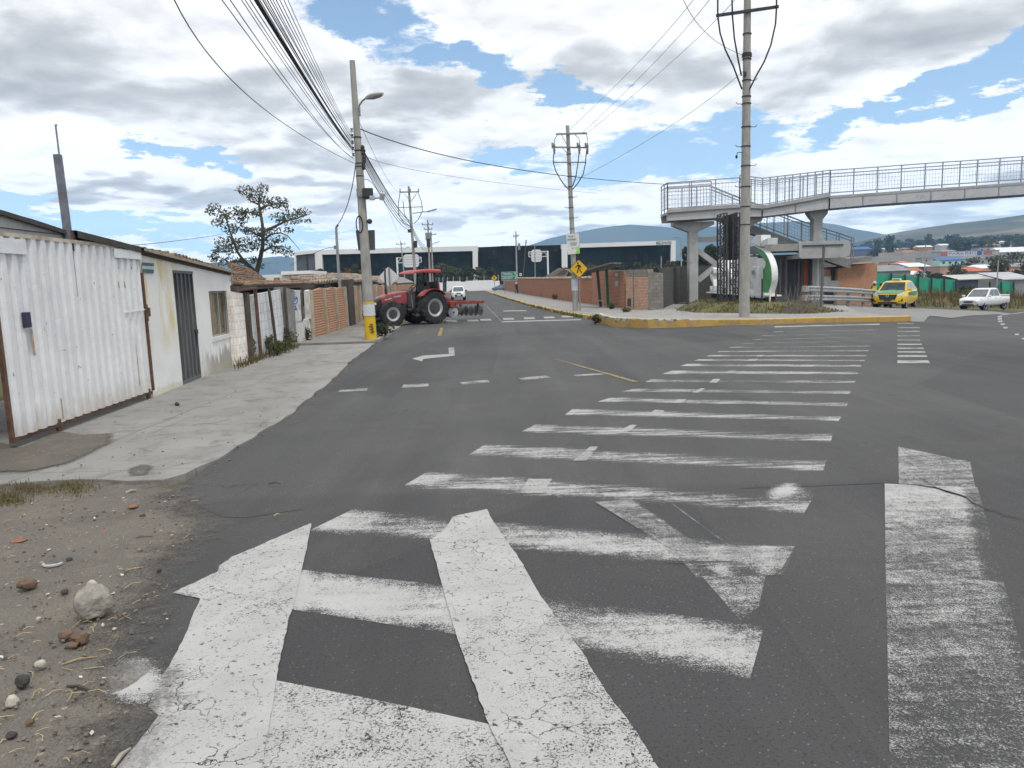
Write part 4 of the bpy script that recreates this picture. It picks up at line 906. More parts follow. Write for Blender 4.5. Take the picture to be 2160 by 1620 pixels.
# corrugated and tiled shed roofs behind the fence
def shed_roof(label, e0, e1, depth, rise, m, wallm, rows=6):
    s_ = thing('shed', label, 'shed', tuple((Vector(e0) + Vector(e1)) / 2 * 1.0))
    s_.location.z = 0
    dv = (Vector(e1) - Vector(e0)); dv.z = 0; dv.normalize(); nb = Vector((-dv.y, dv.x, 0))
    if nb.x > 0: nb = -nb
    q = MB(); tiles(q, e0, e1, Vector(e0) + nb * depth + Vector((0, 0, rise)), Vector(e1) + nb * depth + Vector((0, 0, rise)), rows=max(2, rows // 2), pitch=.40, r=.155); q.build('roof', m, s_)
    q = MB(); q.prism([(e0[0] + nb.x * .3, e0[1] + nb.y * .3, 0), (e1[0] + nb.x * .3, e1[1] + nb.y * .3, 0), (e1[0] + nb.x * .3, e1[1] + nb.y * .3, e1[2] + .03), (e0[0] + nb.x * .3, e0[1] + nb.y * .3, e0[2] + .03)], nb * (depth * .7)); q.build('wall', wallm, s_); return s_
shed_roof('shed with a grey and brown half-round tile roof behind the three-bay brick fence', YP(668, 600, 32), YP(733, 594, 37), 1.15, .30, M_TILEG, M_GREYWALL)
shed_roof('shed with pale grey half-round tiles between the dark gatepost and the yellow-footed pole', YP(742, 596, 37.5), YP(797, 594, 44), 1.3, .42, M_TILEG, M_GREYWALL)
shed_roof('far shed with brown tiles seen between the pole and the back of the diamond sign', YP(806, 600, 60), YP(838, 597, 75), 1.5, .65, M_TILEG, M_GREYWALL)
shed_roof('small grey roofed shed behind the tractor canopy beyond the brick fence', YP(840, 599, 92), YP(872, 597, 108), 1.5, .8, M_GREYWALL, M_GREYWALL, 2)
# white flat-roofed house with aerials
fh = thing('flat_roof_house', 'white flat-roofed house with rooftop aerials behind the tile roofs', 'house', tuple(YP(610, 600, 62)))
fh.location.z = 0
q = MB(); a = YP(553, 580, 62); b = YP(611, 574.5, 62); c_ = YP(660, 576, 62)
q.box(((a.x + b.x) / 2, 64, a.z / 2), (b.x - a.x, 4, a.z)); q.build('wall', M_WHITEPL, fh)
q = MB(); q.box(((b.x + c_.x) / 2 - .3, 64.2, b.z - .05), (c_.x - b.x + .6, 5.2, .28)); q.build('roof_slab', mat('white_slab', (.72, .72, .71), .8, .06), fh)
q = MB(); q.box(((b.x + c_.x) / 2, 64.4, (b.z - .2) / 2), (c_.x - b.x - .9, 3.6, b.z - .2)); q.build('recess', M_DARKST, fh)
q = MB(); q.box(((b.x * .35 + c_.x * .65), 62.2, (b.z - .2) / 2), (.9, .6, b.z - .2)); q.build('pillar', M_WHITEPL, fh)
q = MB(); q.box((a.x + 1.2, 61.97, a.z - .9), (.5, .06, 1.3)); q.build('window', M_GLASSD, fh)
for k, (x, y0, y1) in enumerate(((566, 552, 580), (584, 551, 578), (609, 545, 576))):
    p = YP(x, y0, 63); t = thing('tv_aerial', ['thin rooftop aerial on the white flat-roofed house, next to the tree trunk', 'rooftop aerial with a dish foot in the middle of the white flat roof', 'rooftop aerial next to the dark hotel wall on the white flat roof'][k], 'aerial', (p.x, 63, a.z), 0, 'rooftop aerials'); q = MB(); q.tube([(p.x, 63, a.z - .05), (p.x, 63, p.z)], .025, 5)
    q.build('mast', M_GREYST, t); q = MB(); q.bar((p.x - .35, 63, p.z - .12), (p.x + .35, 63, p.z - .12), .03, .03)
    for j in (-.3, -.1, .1, .3): q.bar((p.x + j, 62.8, p.z - .12), (p.x + j, 63.2, p.z - .12), .02, .02)
    q.build('antenna', M_GREYST, t)
# ------------------------------------------------------------------ poles and wires
M_POLE = mat('concrete_pole', (.31, .30, .275), .9, .18, 6., .3, 40, dirt=(.20, .195, .18), dscale=2.5, damt=.45, kind='World', stretch=(1, 1, .4))
M_WIRE = mat('black_cable', (.018, .018, .02), .6, .2)
M_WIREG = mat('grey_cable', (.10, .105, .11), .6, .2)
M_INS = mat('insulator_grey', (.18, .17, .17), .4, .3)
def pole(label, top, base, z0, r0, r1, group='concrete utility poles', name='utility_pole'):
    """top: picture point of the pole top; base: ground point"""
    b = Vector((base[0], base[1], z0)); t = YP(top[0], top[1], base[1])
    P_ = thing(name, label, 'utility pole', tuple(b), 0, group)
    q = MB(); q.tube([b - Vector((0, 0, .4)), b + (t - b) * .33, b + (t - b) * .66, t], [r0, r0 + (r1 - r0) * .33, r0 + (r1 - r0) * .66, r1], 14)
    q.build('shaft', M_POLE, P_, smooth=True); return P_, b, t
def at(b, t, py):
    lo, hi = 0., 1.
    for _ in range(40):
        m_ = (lo + hi) / 2; q = b + (t - b) * m_ - E0; yy = 810 - FPX * q.dot(_U) / q.dot(_f)
        if yy > py: lo = m_
        else: hi = m_
    return b + (t - b) * lo
def band(parent, b, t, py, r, hook=0, name='clamp_band'):
    p = at(b, t, py); q = MB(); q.lathe([(-.02, r), (-.02, r + .012), (.02, r + .012), (.02, r)], p, (t - b), 12)
    if hook: q.tube([p + Vector((hook * r, 0, 0)), p + Vector((hook * (r + .18), -.02, 0)), p + Vector((hook * (r + .24), -.02, .07))], .014, 5)
    return q.build(name, M_DARKST, parent)
def wire(label, pts, r=.012, m=None, group=None, name='overhead_cable', n=24):
    """a cable through 2 or 3 points; with 3 it hangs in a parabola through the middle one"""
    pts = [Vector(p) for p in pts]
    if len(pts) == 2: mid = (pts[0] + pts[1]) / 2 - Vector((0, 0, (pts[0] - pts[1]).length * .012)); pts = [pts[0], mid, pts[1]]
    c = 2 * pts[1] - (pts[0] + pts[2]) / 2; out = []
    for k in range(n + 1): u_ = k / n; out.append(pts[0] * (1 - u_) ** 2 + c * 2 * u_ * (1 - u_) + pts[2] * u_ * u_)
    q = MB(); q.tube(out, r, 5); return tag(q.build(name, m or M_WIRE, smooth=True, base=out[0]), label, 'cable', group)
# nearest pole on the near pavement: yellow foot, lamp, cameras, board
bx, by = G(783, 722).x, G(783, 722).y
PL, b0, t0 = pole('concrete pole with yellow painted foot, lamp arm, boxes and board beside the tractor', (743, 128), (bx, by), .02, .198, .09)
q = MB(); a_ = at(b0, t0, 637); q.tube([b0 - Vector((0, 0, .05)), a_], [.210, .190], 14); q.build('painted_foot', mat('yellow_pole_paint', (.60, .38, .02), .7, .12, 5., .15, 40, dirt=(.35, .24, .06), dscale=3, damt=.35, kind='World'), PL, smooth=True)
q = MB(); p0, p1 = at(b0, t0, 666), at(b0, t0, 642); q.tube([p0, p1], [.212, .204], 14, cap=False); q.build('paper_notice', mat('notice_paper', (.52, .54, .57), .8, .2, 9., kind='World', dirt=(.30, .38, .5), dscale=9, damt=.4), PL)
q = MB()
def onpole(px, py, r=.215): 
    p = at(b0, t0, py); d_ = ray(px, py); return E0 + d_ * ((p.y - r) / d_.y)
for pts in ([(780, 683), (786, 684), (785, 688)], [(777, 690), (782, 688), (788, 690)], [(783, 691), (788, 693), (785, 697), (789, 699)], [(779, 696), (784, 695)], [(781, 701), (790, 700)]):
    for a, b in zip(pts, pts[1:]): q.bar(onpole(*a, .205), onpole(*b, .205), .03, .02)
q.build('scribble_lettering', M_DARKST, PL)
lamp = MB(); p = at(b0, t0, 228); la = YP(758, 222, by - .1); lb = YP(772, 207, by - .25); lamp.tube([la - Vector((0, 0, .35)), la, YP(764, 213, by - .2), lb], .028, 7)
la_ = lamp.build('lamp_arm', M_GREYST, PL, smooth=True)
hd0, hd1 = YP(771, 208, by - .25), YP(807, 198, by - .9); q = MB(); ax = (hd1 - hd0); rings = []
for k, (w_, h_) in enumerate(((.03, .03), (.10, .06), (.15, .085), (.16, .085), (.13, .065), (.05, .03))):
    c = hd0 + ax * (k / 5); sd_ = Vector((-ax.y, ax.x, 0)).normalized(); rings.append([c + sd_ * w_ * math.cos(t_) + Vector((0, 0, h_ * math.sin(t_) + (.02 if math.sin(t_) > 0 else 0))) for t_ in [2 * math.pi * j / 10 for j in range(10)]])
q.loft(rings); q.build('lamp_head', mat('lamp_grey', (.36, .36, .35), .45, .1), la_, smooth=True)
for py in (290, 318, 345, 352, 372, 399): band(PL, b0, t0, py, .125)
for k in range(5):
    p = at(b0, t0, 274 + k * 13) + Vector((-.17, -.02, 0)); q = MB(); q.lathe([(-.05, .02), (-.05, .05), (0, .03), (.05, .05), (.05, .02)], p, (0, 0, 1), 8); q.build('insulator', M_INS, PL)
rs = random.Random(3)
for k in range(7):
    p = at(b0, t0, 312 + k * 7) + Vector((.17 + rs.uniform(-.02, .05), -.05, 0)); q = MB(); q.ball(p, .065, 8, 5, (1, 1, 1.3), .15); q.build('cable_clamp', M_DARKST, PL)
p = at(b0, t0, 409); q = MB(); q.box(p + Vector((.24, -.12, 0)), (.34, .30, .32), rz=.3); q.build('equipment_box', M_DARKST, PL, bevel=.02)
q = MB(); q.box(p + Vector((-.02, -.16, .02)), (.2, .08, .26)); q.bar(p + Vector((.1, -.15, -.19)), p + Vector((.75, -.2, -.17)), .04, .04); q.build('box_bracket', M_GREYST, PL)
q = MB(); q.box(at(b0, t0, 420) + Vector((.40, -.22, 0)), (.16, .14, .14)); q.build('floodlight', mat('camera_white', (.42, .43, .44), .4, .1), PL, bevel=.02)
q = MB(); q.lathe([(-.13, .02), (-.12, .08), (.05, .085), (.06, .10), (.12, .10), (.12, .02)], at(b0, t0, 419) + Vector((.74, -.25, .02)), (.2, -.3, 1), 12); q.build('security_camera', mat('camera_white', (.42, .43, .44), .4, .1), PL, smooth=True)
q = MB(); q.ball(at(b0, t0, 468) + Vector((.24, -.1, 0)), .09, 10, 6); q.bar(at(b0, t0, 466), at(b0, t0, 466) + Vector((.25, -.1, 0)), .03); q.build('dome_camera', M_DARKST, PL, smooth=True)
q = MB(); c = at(b0, t0, 474) + Vector((-.1, -.16, 0)); q.tube([c + Vector((math.sin(t_) * .11, 0, math.cos(t_) * .28)) for t_ in [k * .45 for k in range(15)]], .02, 6); q.build('cable_coil', M_WIRE, PL, smooth=True)
bd = [YP(x, y, by + .25) for x, y in ((750, 486), (790, 485), (791, 527), (756, 528))]; q = MB(); q.prism(bd, (0, .05, 0)); brd = q.build('board', mat('board_grey_back', (.085, .085, .09), .6, .2, 4., .1), PL)
q = MB(); q.bar((bd[2] + bd[3]) / 2 + Vector((0, -.1, 0)), (bd[0] + bd[1]) / 2 + Vector((0, -.1, 0)), .05, .05); q.bar(bd[3], bd[2], .05, .03); q.build('board_frame', M_GREYST, brd)
# pole beyond, with risers and banner
b1x, b1y = 3.86, 43.4
P2, b1, t1 = pole('tall concrete pole with double crossarms, switch gear and an advertising banner near the bus shelter', (1197, 265), (b1x, b1y), .14, .17, .10)
def px2(x, y, Y): return YP(x, y, Y)
def arm(parent, x0, y0, x1, y1, Y, w=.09, m=None, name='crossarm'):
    q = MB(); q.bar(px2(x0, y0, Y), px2(x1, y1, Y), w, w); return q.build(name, m or M_GREYST, parent)
Yp = b1y - .14
a_1 = arm(P2, 1173, 283, 1238, 281, Yp); a_2 = arm(P2, 1167, 310.5, 1241, 311.5, Yp, .08); a_3 = arm(P2, 1167, 342.5, 1236, 342.5, Yp, .06)
for a, b in (((1184, 284), (1198, 309)), ((1187, 313), (1199, 326))):
    q = MB(); q.bar(px2(*a, Yp - .03), px2(*b, Yp - .03), .05, .03); q.build('brace', M_GREYST, P2)
for x in (1169, 1222, 1239):
    q = MB(); q.lathe([(-.42, .02), (-.40, .07), (-.30, .05), (-.2, .08), (-.1, .05), (0, .08), (.1, .05), (.2, .03)], px2(x, 309, Yp - .1), (0, 0, 1), 8); q.tube([px2(x - 4, 313, Yp - .2), px2(x - 4, 301, Yp - .2)], .045, 6); q.build('switch_insulator', M_INS, P2, smooth=True)
for pts in ([(1169, 316), (1167, 342), (1172, 360), (1185, 383), (1199, 400)], [(1222, 318), (1219, 345), (1215, 372), (1208, 392)], [(1237, 318), (1235, 345), (1230, 368), (1218, 388), (1206, 401)]):
    q = MB(); q.tube([px2(x, y, Yp - .06) for x, y in pts], .028, 6); q.build('riser_cable', M_WIRE, P2, smooth=True)
for pts in ([(1176, 284), (1170, 294), (1169, 308)], [(1212, 283), (1221, 292), (1223, 303)], [(1230, 281), (1238, 284), (1239, 300)]):
    q = MB(); q.tube([px2(x, y, Yp - .05) for x, y in pts], .018, 5); q.build('jumper_cable', M_WIREG, P2, smooth=True)
for py, h in ((325, 0), (372, 1), (394, -1), (416, 1), (438, -1), (460, 1), (483, 0), (545, 1)): band(P2, b1, t1, py, .135, h)
bn = [YP(x, y, Yp - .09) for x, y in ((1194, 494), (1221, 492), (1223, 535), (1198, 537))]
q = MB(); q.prism(bn, (0, .015, 0)); ban = q.build('banner', mat('banner_white', (.60, .61, .58), .7, .06, 3., kind='World'), P2)
q = MB(); q.prism([YP(x, y, Yp - .10) for x, y in ((1213, 535.3), (1219, 522), (1222.6, 513), (1223, 535))], (0, .006, 0)); q.build('green_corner', mat('banner_green', (.28, .55, .10), .7, .3, 6.), ban)
fr_ = frame(YP(1207, 499, Yp - .11), YP(1222, 497.6, Yp) - YP(1194, 499.2, Yp), (0, 0, 1))
for s, w_, dy, dx_ in (('TV HD Y', .42, .0, -.05), ('INTERNET', .52, -.17, -.02), ('CABLE', .40, -.36, .06), ('PLANES', .34, -.47, .05), ('$ 17.99', .30, -.66, .12)):
    q = MB(); text(q, s, .15 if dy > -.3 else .10, fr_ @ Matrix.Translation((dx_, dy, 0)), .004, width=w_); q.build('lettering', M_DARKST, ban)
q = MB(); p = at(b1, t1, 635); p_ = at(b1, t1, 614); q.tube([at(b1, t1, 613), at(b1, t1, 589)], [.188, .180], 14, cap=False); q.build('pasted_paper', mat('pasted_paper', (.50, .53, .58), .85, .25, 5., dirt=(.18, .26, .40), dscale=5, damt=.5, kind='World'), P2)
# big pole on the corner
b2x, b2y = 9.55, 30.2
P3, b2, t2 = pole('tallest concrete pole rising from the corner island in front of the footbridge', (1577, -42), (b2x, b2y), .18, .215, .13)
Yq = b2y - .16
arm(P3, 1511, 33, 1642, 14, Yq, .10, M_DARKST)
for pts in ([(1514, -8), (1514, 33), (1519, 70), (1530, 105), (1547, 140), (1565, 188)], [(1544, -8), (1545, 33), (1549, 80), (1556, 120), (1564, 160)], [(1638, -8), (1638, 16), (1636, 50), (1626, 95), (1612, 130), (1595, 160), (1581, 188)]):
    q = MB(); q.tube([px2(x, y, Yq - .08) for x, y in pts], .032, 7); q.build('riser_cable', M_WIRE, P3, smooth=True)
for py, h in ((72, 0), (113, 0), (125, 0), (170, 1), (204, 0), (219, -1), (268, 1), (309, -1), (350, 1), (394, -1), (436, 0), (474, -1)): band(P3, b2, t2, py, .16 + (py - 50) * .00008, h)
q = MB(); p = at(b2, t2, 117); q.lathe([(-.06, .1), (-.06, .19), (.06, .19), (.06, .1)], p, (0, 0, 1), 12); q.build('cable_collar', M_DARKST, P3)
q = MB(); p = at(b2, t2, 322); q.tube([p + Vector((-.17, -.1, 0)), p + Vector((-.36, -.1, .0)), p + Vector((-.40, -.1, -.12))], .016, 6); q.ball(p + Vector((-.4, -.1, -.16)), .05, 8, 5, (1, 1, 1.5)); q.build('wire_hook', M_DARKST, P3)
q = MB(); p = at(b2, t2, 158); q.box(p + Vector((-.12, -.14, 0)), (.1, .1, .16)); q.build('splice_box', M_DARKST, P3)
# poles farther up the road
def small_pole(label, top, botx, D, arms, lamp=None, r=.15, risers=False, zb=.1):
    """a pole D metres out; arms: list of (x0, x1, y)"""
    t = DP(top[0], top[1], D); base = (DP(botx, 640, D).x, t.y)
    P_, b, tt = pole(label, top, base, zb, r, r * .62)
    Y = t.y - .12
    for k, (x0, x1, y) in enumerate(arms):
        a_ = arm(P_, x0, y + .3, x1, y - .3, Y, .10 if D < 100 else .13)
        for x in (x0 + 1, (x0 + x1) / 2 + 2, x1 - 1):
            q = MB(); p = YP(x, y, Y); q.lathe([(0, .03), (.08, .07), (.18, .04), (.26, .06), (.3, .02)], p, (0, 0, 1), 6); q.build('insulator', M_INS, P_)
    if lamp:
        q = MB(); q.tube([YP(*lamp[0], Y), YP(*lamp[1], Y - .4)], .04, 6); l_ = q.build('lamp_arm', M_GREYST, P_); q = MB(); c = YP(*lamp[1], Y - .4); q.box(c + Vector((.35, 0, .08)), (.8, .3, .12), M=Matrix.Rotation(-.25, 3, 'Y')); q.build('lamp_head', mat('lamp_grey', (.36, .36, .35), .45, .1), l_, bevel=.03)
    return P_, b, tt
P4, b4, t4 = small_pole('concrete pole with a crossarm, hanging risers and a lamp rising behind the red tractor canopy', (862, 393), 876, 64, [(843, 884, 405)], ((870, 450), (903, 446)))
arm(P4, 840, 438, 892, 436, t4.y - .12, .06)
for pts in ([(844, 406), (840, 430), (841, 452), (851, 470), (868, 480)], [(850, 424), (853, 452), (868, 478)], [(882, 407), (889, 425), (891, 445), (883, 462), (873, 472)]):
    q = MB(); q.tube([YP(x, y, t4.y - .2) for x, y in pts], .03, 5); q.build('riser_cable', M_WIRE, P4, smooth=True)
for a in ((853, 409, 866, 424), (879, 408, 868, 424)): q = MB(); q.bar(YP(a[0], a[1], t4.y - .15), YP(a[2], a[3], t4.y - .15), .05); q.build('brace', M_GREYST, P4)
q = MB(); q.box(YP(864, 487, t4.y - .2), (.3, .25, .28)); q.build('meter_box', M_RUST, P4); q = MB(); q.lathe([(-.3, .1), (-.3, .17), (.25, .17), (.3, .08)], YP(876, 515, t4.y - .3), (0, 0, 1), 8); q.build('canister', M_DARKST, P4)
P5, b5, t5 = small_pole('double-armed pole carrying a drum transformer beyond the lamp pole behind the tractor', (902, 464), 907, 98, [(890, 914, 474), (894, 912, 484)])
q = MB(); q.lathe([(-.6, .1), (-.6, .26), (.5, .26), (.55, .1)], YP(904, 512, t5.y - .4), (0, 0, 1), 10); q.build('transformer', M_DARKST, P5); q = MB(); q.box(YP(903, 499, t5.y - .35), (.7, .3, 1.0)); q.build('fuse_panel', M_GREYST, P5)
P6, b6, t6 = small_pole('slimmer pole with two short lamps standing close behind the transformer pole', (909, 488), 914, 118, [(898, 920, 495)], ((911, 516), (918, 512)))
P7, b7, t7 = small_pole('small leaning pole with one crossarm in front of the long dark hotel wing', (845, 508), 856, 143, [(835, 855, 515)], ((852, 526), (856, 523)))
P8, b8, t8 = small_pole('thin pole with one crossarm above the green direction sign', (1088, 488), 1092, 124, [(1082, 1095, 498)], None, .16)
q = MB(); q.box(YP(1095, 520, t8.y - .2), (.4, .3, 1.1)); q.build('fuse_panel', M_GREYST, P8)
def plain_post(label, top, bot, D, r0, r1, m, name='post', z0=None, cat='post'):
    t = DP(top[0], top[1], D); bq = DP(bot[0], bot[1], D); z = T(bq.x, t.y) if z0 is None else z0; q = MB(); b = Vector((bq.x, t.y, z - .2)); q.tube([b, t], [r0, r1], 8); return tag(q.build(name, m, smooth=True, base=(b.x, b.y, z)), label, cat)
plain_post('bare post leaning between the pole over the direction sign and the blank gantry board', (1110, 506), (1100, 596), 150, .14, .10, M_WOODD, 'leaning_post')
plain_post('plain grey lamp column in front of the blank gantry board by the direction sign', (1128, 517), (1129, 590), 140, .12, .08, M_GREYST, 'lamp_column')
plain_post('slim grey post in front of the dark block wall, near the footbridge column', (1395, 540), (1397, 642), 47, .05, .045, M_GREYST, 'grey_post')
lp_ = thing('street_lamp', 'small street lamp between the white hotel frame and the first footbridge column', 'street lamp', (0, 0, 0)); p = DP(1437, 502, 90); lp_.location = (p.x, p.y, 0)
q = MB(); q.tube([(p.x, p.y, -.1), p], [.10, .07], 8); q.build('pole', M_POLE, lp_, smooth=True); q = MB(); q.tube([p, p + Vector((-.35, 0, .05))], .04, 5); q.box(p + Vector((-.6, 0, .05)), (.55, .25, .1)); q.build('lamp_head', M_GREYST, lp_)
# thin galvanised mast behind the brick fence
bm = DP(713, 640, 33); tm = DP(709, 481, 33)
ms = thing('service_mast', 'thin galvanised service mast bent over at the top behind the three-bay brick fence', 'mast', (bm.x, tm.y, 0))
q = MB(); q.tube([(bm.x, tm.y, -.1), tm], [.07, .06], 8); q.build('mast', mat('galvanised', (.30, .315, .33), .4, .2, 5., metal=.4), ms, smooth=True)
q = MB(); q.tube([tm, tm + Vector((.02, 0, .06)), tm + Vector((.10, 0, .14))], .05, 8); q.build('weather_head', M_GREYST, ms, smooth=True)
q = MB(); q.box(DP(706, 522, 33) + Vector((.02, -.05, 0)), (.08, .08, .16)); q.build('insulator', M_INS, ms)
# ---- cables
Lc = 'bundle cables running overhead from the yellow-footed pole'
def ohead(px_top, y_att, r, bend=0., Xn=None, Yn=7.5):
    a = at(b0, t0, y_att) + Vector((-.16, -.05, 0)); e = YP(px_top, -60, Yn); m_ = (a + e) / 2 + Vector((0, 0, -bend)); return [a, m_, e]
rs = random.Random(8)
tops = [(470, 285, .007), (478, 288, .007), (488, 291, .008), (500, 296, .014), (505, 300, .017), (508, 305, .011), (513, 309, .008), (519, 313, .010), (524, 316, .007), (531, 318, .009), (537, 320, .008), (545, 322, .007), (552, 324, .008), (561, 326, .007), (571, 328, .007), (581, 330, .006)]
for k, (x, y, r) in enumerate(tops): 
    y_ = 330 - (x - 470) * .42 + rs.uniform(-3, 3)
    wire('dark cable in the fan running overhead from the yellow-footed pole', ohead(x, max(276, y_), r * .75, .10 + rs.uniform(-.04, .04)), r * .75, M_WIREG if r < .0085 else M_WIRE, Lc)
for k, (x, lab) in enumerate(((425, 'pale thin cable hanging below the cable fan, second from the lone cable'), (445, 'pale thin cable hanging just under the cable fan'))): wire(lab, ohead(x, 334 + k * 2, .006, .22), .006, M_WIREG, 'slack cables under the fan')
wire('single black cable sagging apart from the fan, lowest of those over the tree', [at(b0, t0, 345) + Vector((-.15, -.05, 0)), YP(560, 232, 15.5), YP(350, -40, 8.)], .008)
wire('thick black cable looping down from the yellow-footed pole to the thin service mast', [at(b0, t0, 338) + Vector((-.1, 0, 0)), YP(735, 425, 28.5), tm + Vector((.05, 0, .1))], .016)
wire('long cable spanning from the yellow-footed pole across the road to the footbridge railing', [at(b0, t0, 272) + Vector((.1, 0, 0)), YP(1090, 357, 36), YP(1408, 389, 49.5)], .018)
wire('faint cable crossing the sky under the long span cable beside the yellow-footed pole', [at(b0, t0, 326) + Vector((.1, 0, 0)), YP(980, 376, 40), YP(1260, 408, 60)], .008, M_WIREG)
for k in range(5):
    a = at(b0, t0, 318 + k * 8) + Vector((.16, 0, 0)); e = at(b4, t4, 466 + k * 5) + Vector((-.1, 0, 0)); m_ = (a + e) / 2 - Vector((0, 0, .35 + .04 * k)); wire('cable in the bunch strung from the yellow-footed pole to the lamp pole behind the tractor', [a, m_, e], [.03, .018, .022, .016, .018][k], M_WIRE, 'cables strung along the far side of the road')
for k in range(4):
    a = at(b4, t4, 482 + k * 4) + Vector((.1, 0, 0)); e = at(b5, t5, 520 + k * 4); wire('cable in the bunch strung from the lamp pole to the transformer pole', [a, (a + e) / 2 - Vector((0, 0, .5)), e], .02, M_WIRE, 'cables strung to the transformer pole')
wire('faint cable sloping from the yellow-footed pole to the small leaning pole', [at(b0, t0, 258) + Vector((.1, 0, 0)), YP(835, 400, 50), at(b4, t4, 398)], .008, M_WIREG)
wire('slack thin cable dropping past the equipment box towards the leaning pole by the hotel', [at(b0, t0, 380) + Vector((.12, 0, 0)), YP(822, 450, 60), at(b7, t7, 510)], .012, M_WIREG)
wire('thin cable from the thin service mast down to the aerial beside the hotel wall', [DP(706, 521, 33), YP(660, 535, 45), YP(612, 560, 62.5)], .012)
wire('thin cable stretching over the white house roof towards the tree', [YP(268, 517, 13.2), YP(380, 507, 22), YP(470, 494, 40)], .008, M_WIREG)
for k, (x0, y0, x1) in enumerate(((1201, 274, 1492), (1230, 279, 1526), (1238, 281, 1585))):
    wire(['thin line climbing from the very top of the banner pole', 'thin line climbing from the banner pole crossarm, between two others', 'thin line climbing from the banner pole that passes behind the tallest pole'][k], [YP(x0, y0, Yp), YP((x0 + x1) / 2, (y0 - 30) / 2 + 10, 32), YP(x1, -40, 18)], .008, M_WIREG, 'lines from the banner pole')
wire('thin cable rising from the banner pole to the tallest pole on the corner', [at(b1, t1, 385) + Vector((.1, 0, 0)), YP(1400, 275, 36), at(b2, t2, 150) + Vector((-.15, 0, 0))], .009, M_WIREG)
wire('slack cable dropping from the top of the picture onto the collar of the tallest pole', [at(b2, t2, 116) + Vector((-.15, 0, 0)), YP(1490, 70, 25), YP(1430, -30, 19)], .009, M_WIREG)
# ------------------------------------------------------------------ signs
M_SIGNY = mat('sign_yellow', (.62, .36, .01), .5, .08, 4.); M_SIGNW = mat('sign_white', (.66, .67, .68), .5, .05, 3.); M_SIGNG = mat('sign_green', (.004, .16, .085), .5, .1, 3.); M_BLACK = mat('sign_black', (.012, .012, .012), .6, .1)
def rounded_diamond(c, x, y, h, k=.1):
    out = []
    for a in range(4):
        t_ = math.pi / 2 * a
        for dt in (-k, 0, k): out.append(c + x * math.cos(t_ + dt) * h * (1 if dt == 0 else .965) + y * math.sin(t_ + dt) * h * (1 if dt == 0 else .965))
    return out
def ped_sign(label, c, h, foot, r=.03):
    s_ = thing('pedestrian_sign', label, 'road sign', (c.x, c.y, foot)); x = Vector((1, 0, 0)); x = (x - Vector((0, 0, 0))).normalized(); y = Vector((0, 0, 1))
    q = MB(); q.tube([(c.x + .03, c.y + .04, foot - .2), (c.x + .03, c.y + .04, c.z + h * .8)], r, 8); q.build('post', M_GREYST, s_)
    q = MB(); q.prism(rounded_diamond(c, x, y, h), (0, .02, 0)); q.build('border', M_BLACK, s_)
    q = MB(); q.prism(rounded_diamond(c + Vector((0, -.006, 0)), x, y, h * .93), (0, .005, 0)); q.build('plate', M_SIGNY, s_)
    q = MB(); o = c + Vector((0, -.012, 0)); P = lambda u_, v_: o + x * u_ * h + y * v_ * h
    q.lathe([(-.003, .001), (-.003, .10 * h), (.003, .10 * h), (.003, .001)], P(-.1, .62), (0, 1, 0), 12)
    for pl in ([(-.16, .46), (.08, .46), (.14, .36), (.08, .02), (-.08, .02), (-.10, .30)], [(-.10, .46), (-.36, .26), (-.42, .10), (-.32, .08), (-.28, .20), (-.06, .34)], [(.06, .46), (.24, .30), (.30, .12), (.20, .10), (.14, .24), (.02, .34)], [(-.08, .06), (.02, .06), (-.14, -.48), (-.28, -.46)], [(-.02, .06), (.08, .06), (.36, -.44), (.24, -.50)]): q.prism([P(*p) for p in pl], (0, .004, 0))
    q.build('walker_symbol_print', M_BLACK, s_); return s_
ped_sign('yellow diamond pedestrian sign on a thin post in front of the banner pole', YP(1221, 567, 43.0), .52, .14, .035)
ped_sign('small distant yellow diamond pedestrian sign against the far white wall', YP(1042.5, 586.5, 150), .62, .1, .05)
dsn = thing('diamond_sign', 'grey unpainted back of a diamond road sign on a pole beside the tractor bonnet', 'road sign', (0, 0, 0)); c = YP(820, 584, 38.5); dsn.location = (c.x, c.y, .1)
q = MB(); q.tube([(c.x + .05, c.y - .05, 0), c + Vector((.05, -.05, .5))], .035, 8); q.build('post', M_GREYST, dsn)
q = MB(); xx = Vector((.98, .2, 0)).normalized(); q.prism(rounded_diamond(c, xx, Vector((0, 0, 1)), .5), (0, .02, 0)); q.build('plate', mat('sign_back', (.62, .625, .63), .5, .1, 3., metal=.2), dsn)
gs = thing('direction_sign', 'green two-row direction sign with white arrows on two posts beside the far pavement', 'road sign', (0, 0, 0)); Ys = 116.; a, b = YP(1058, 583, Ys), YP(1091.5, 583, Ys); gs.location = ((a.x + b.x) / 2, Ys, .1)
zt, zb = YP(1075, 573.5, Ys).z, YP(1075, 591.5, Ys).z; zm = (zt + zb) / 2; xm = (a.x + b.x) / 2; w_ = b.x - a.x
q = MB(); q.box((xm, Ys, zm), (w_, .05, zt - zb)); q.build('border', M_SIGNW, gs)
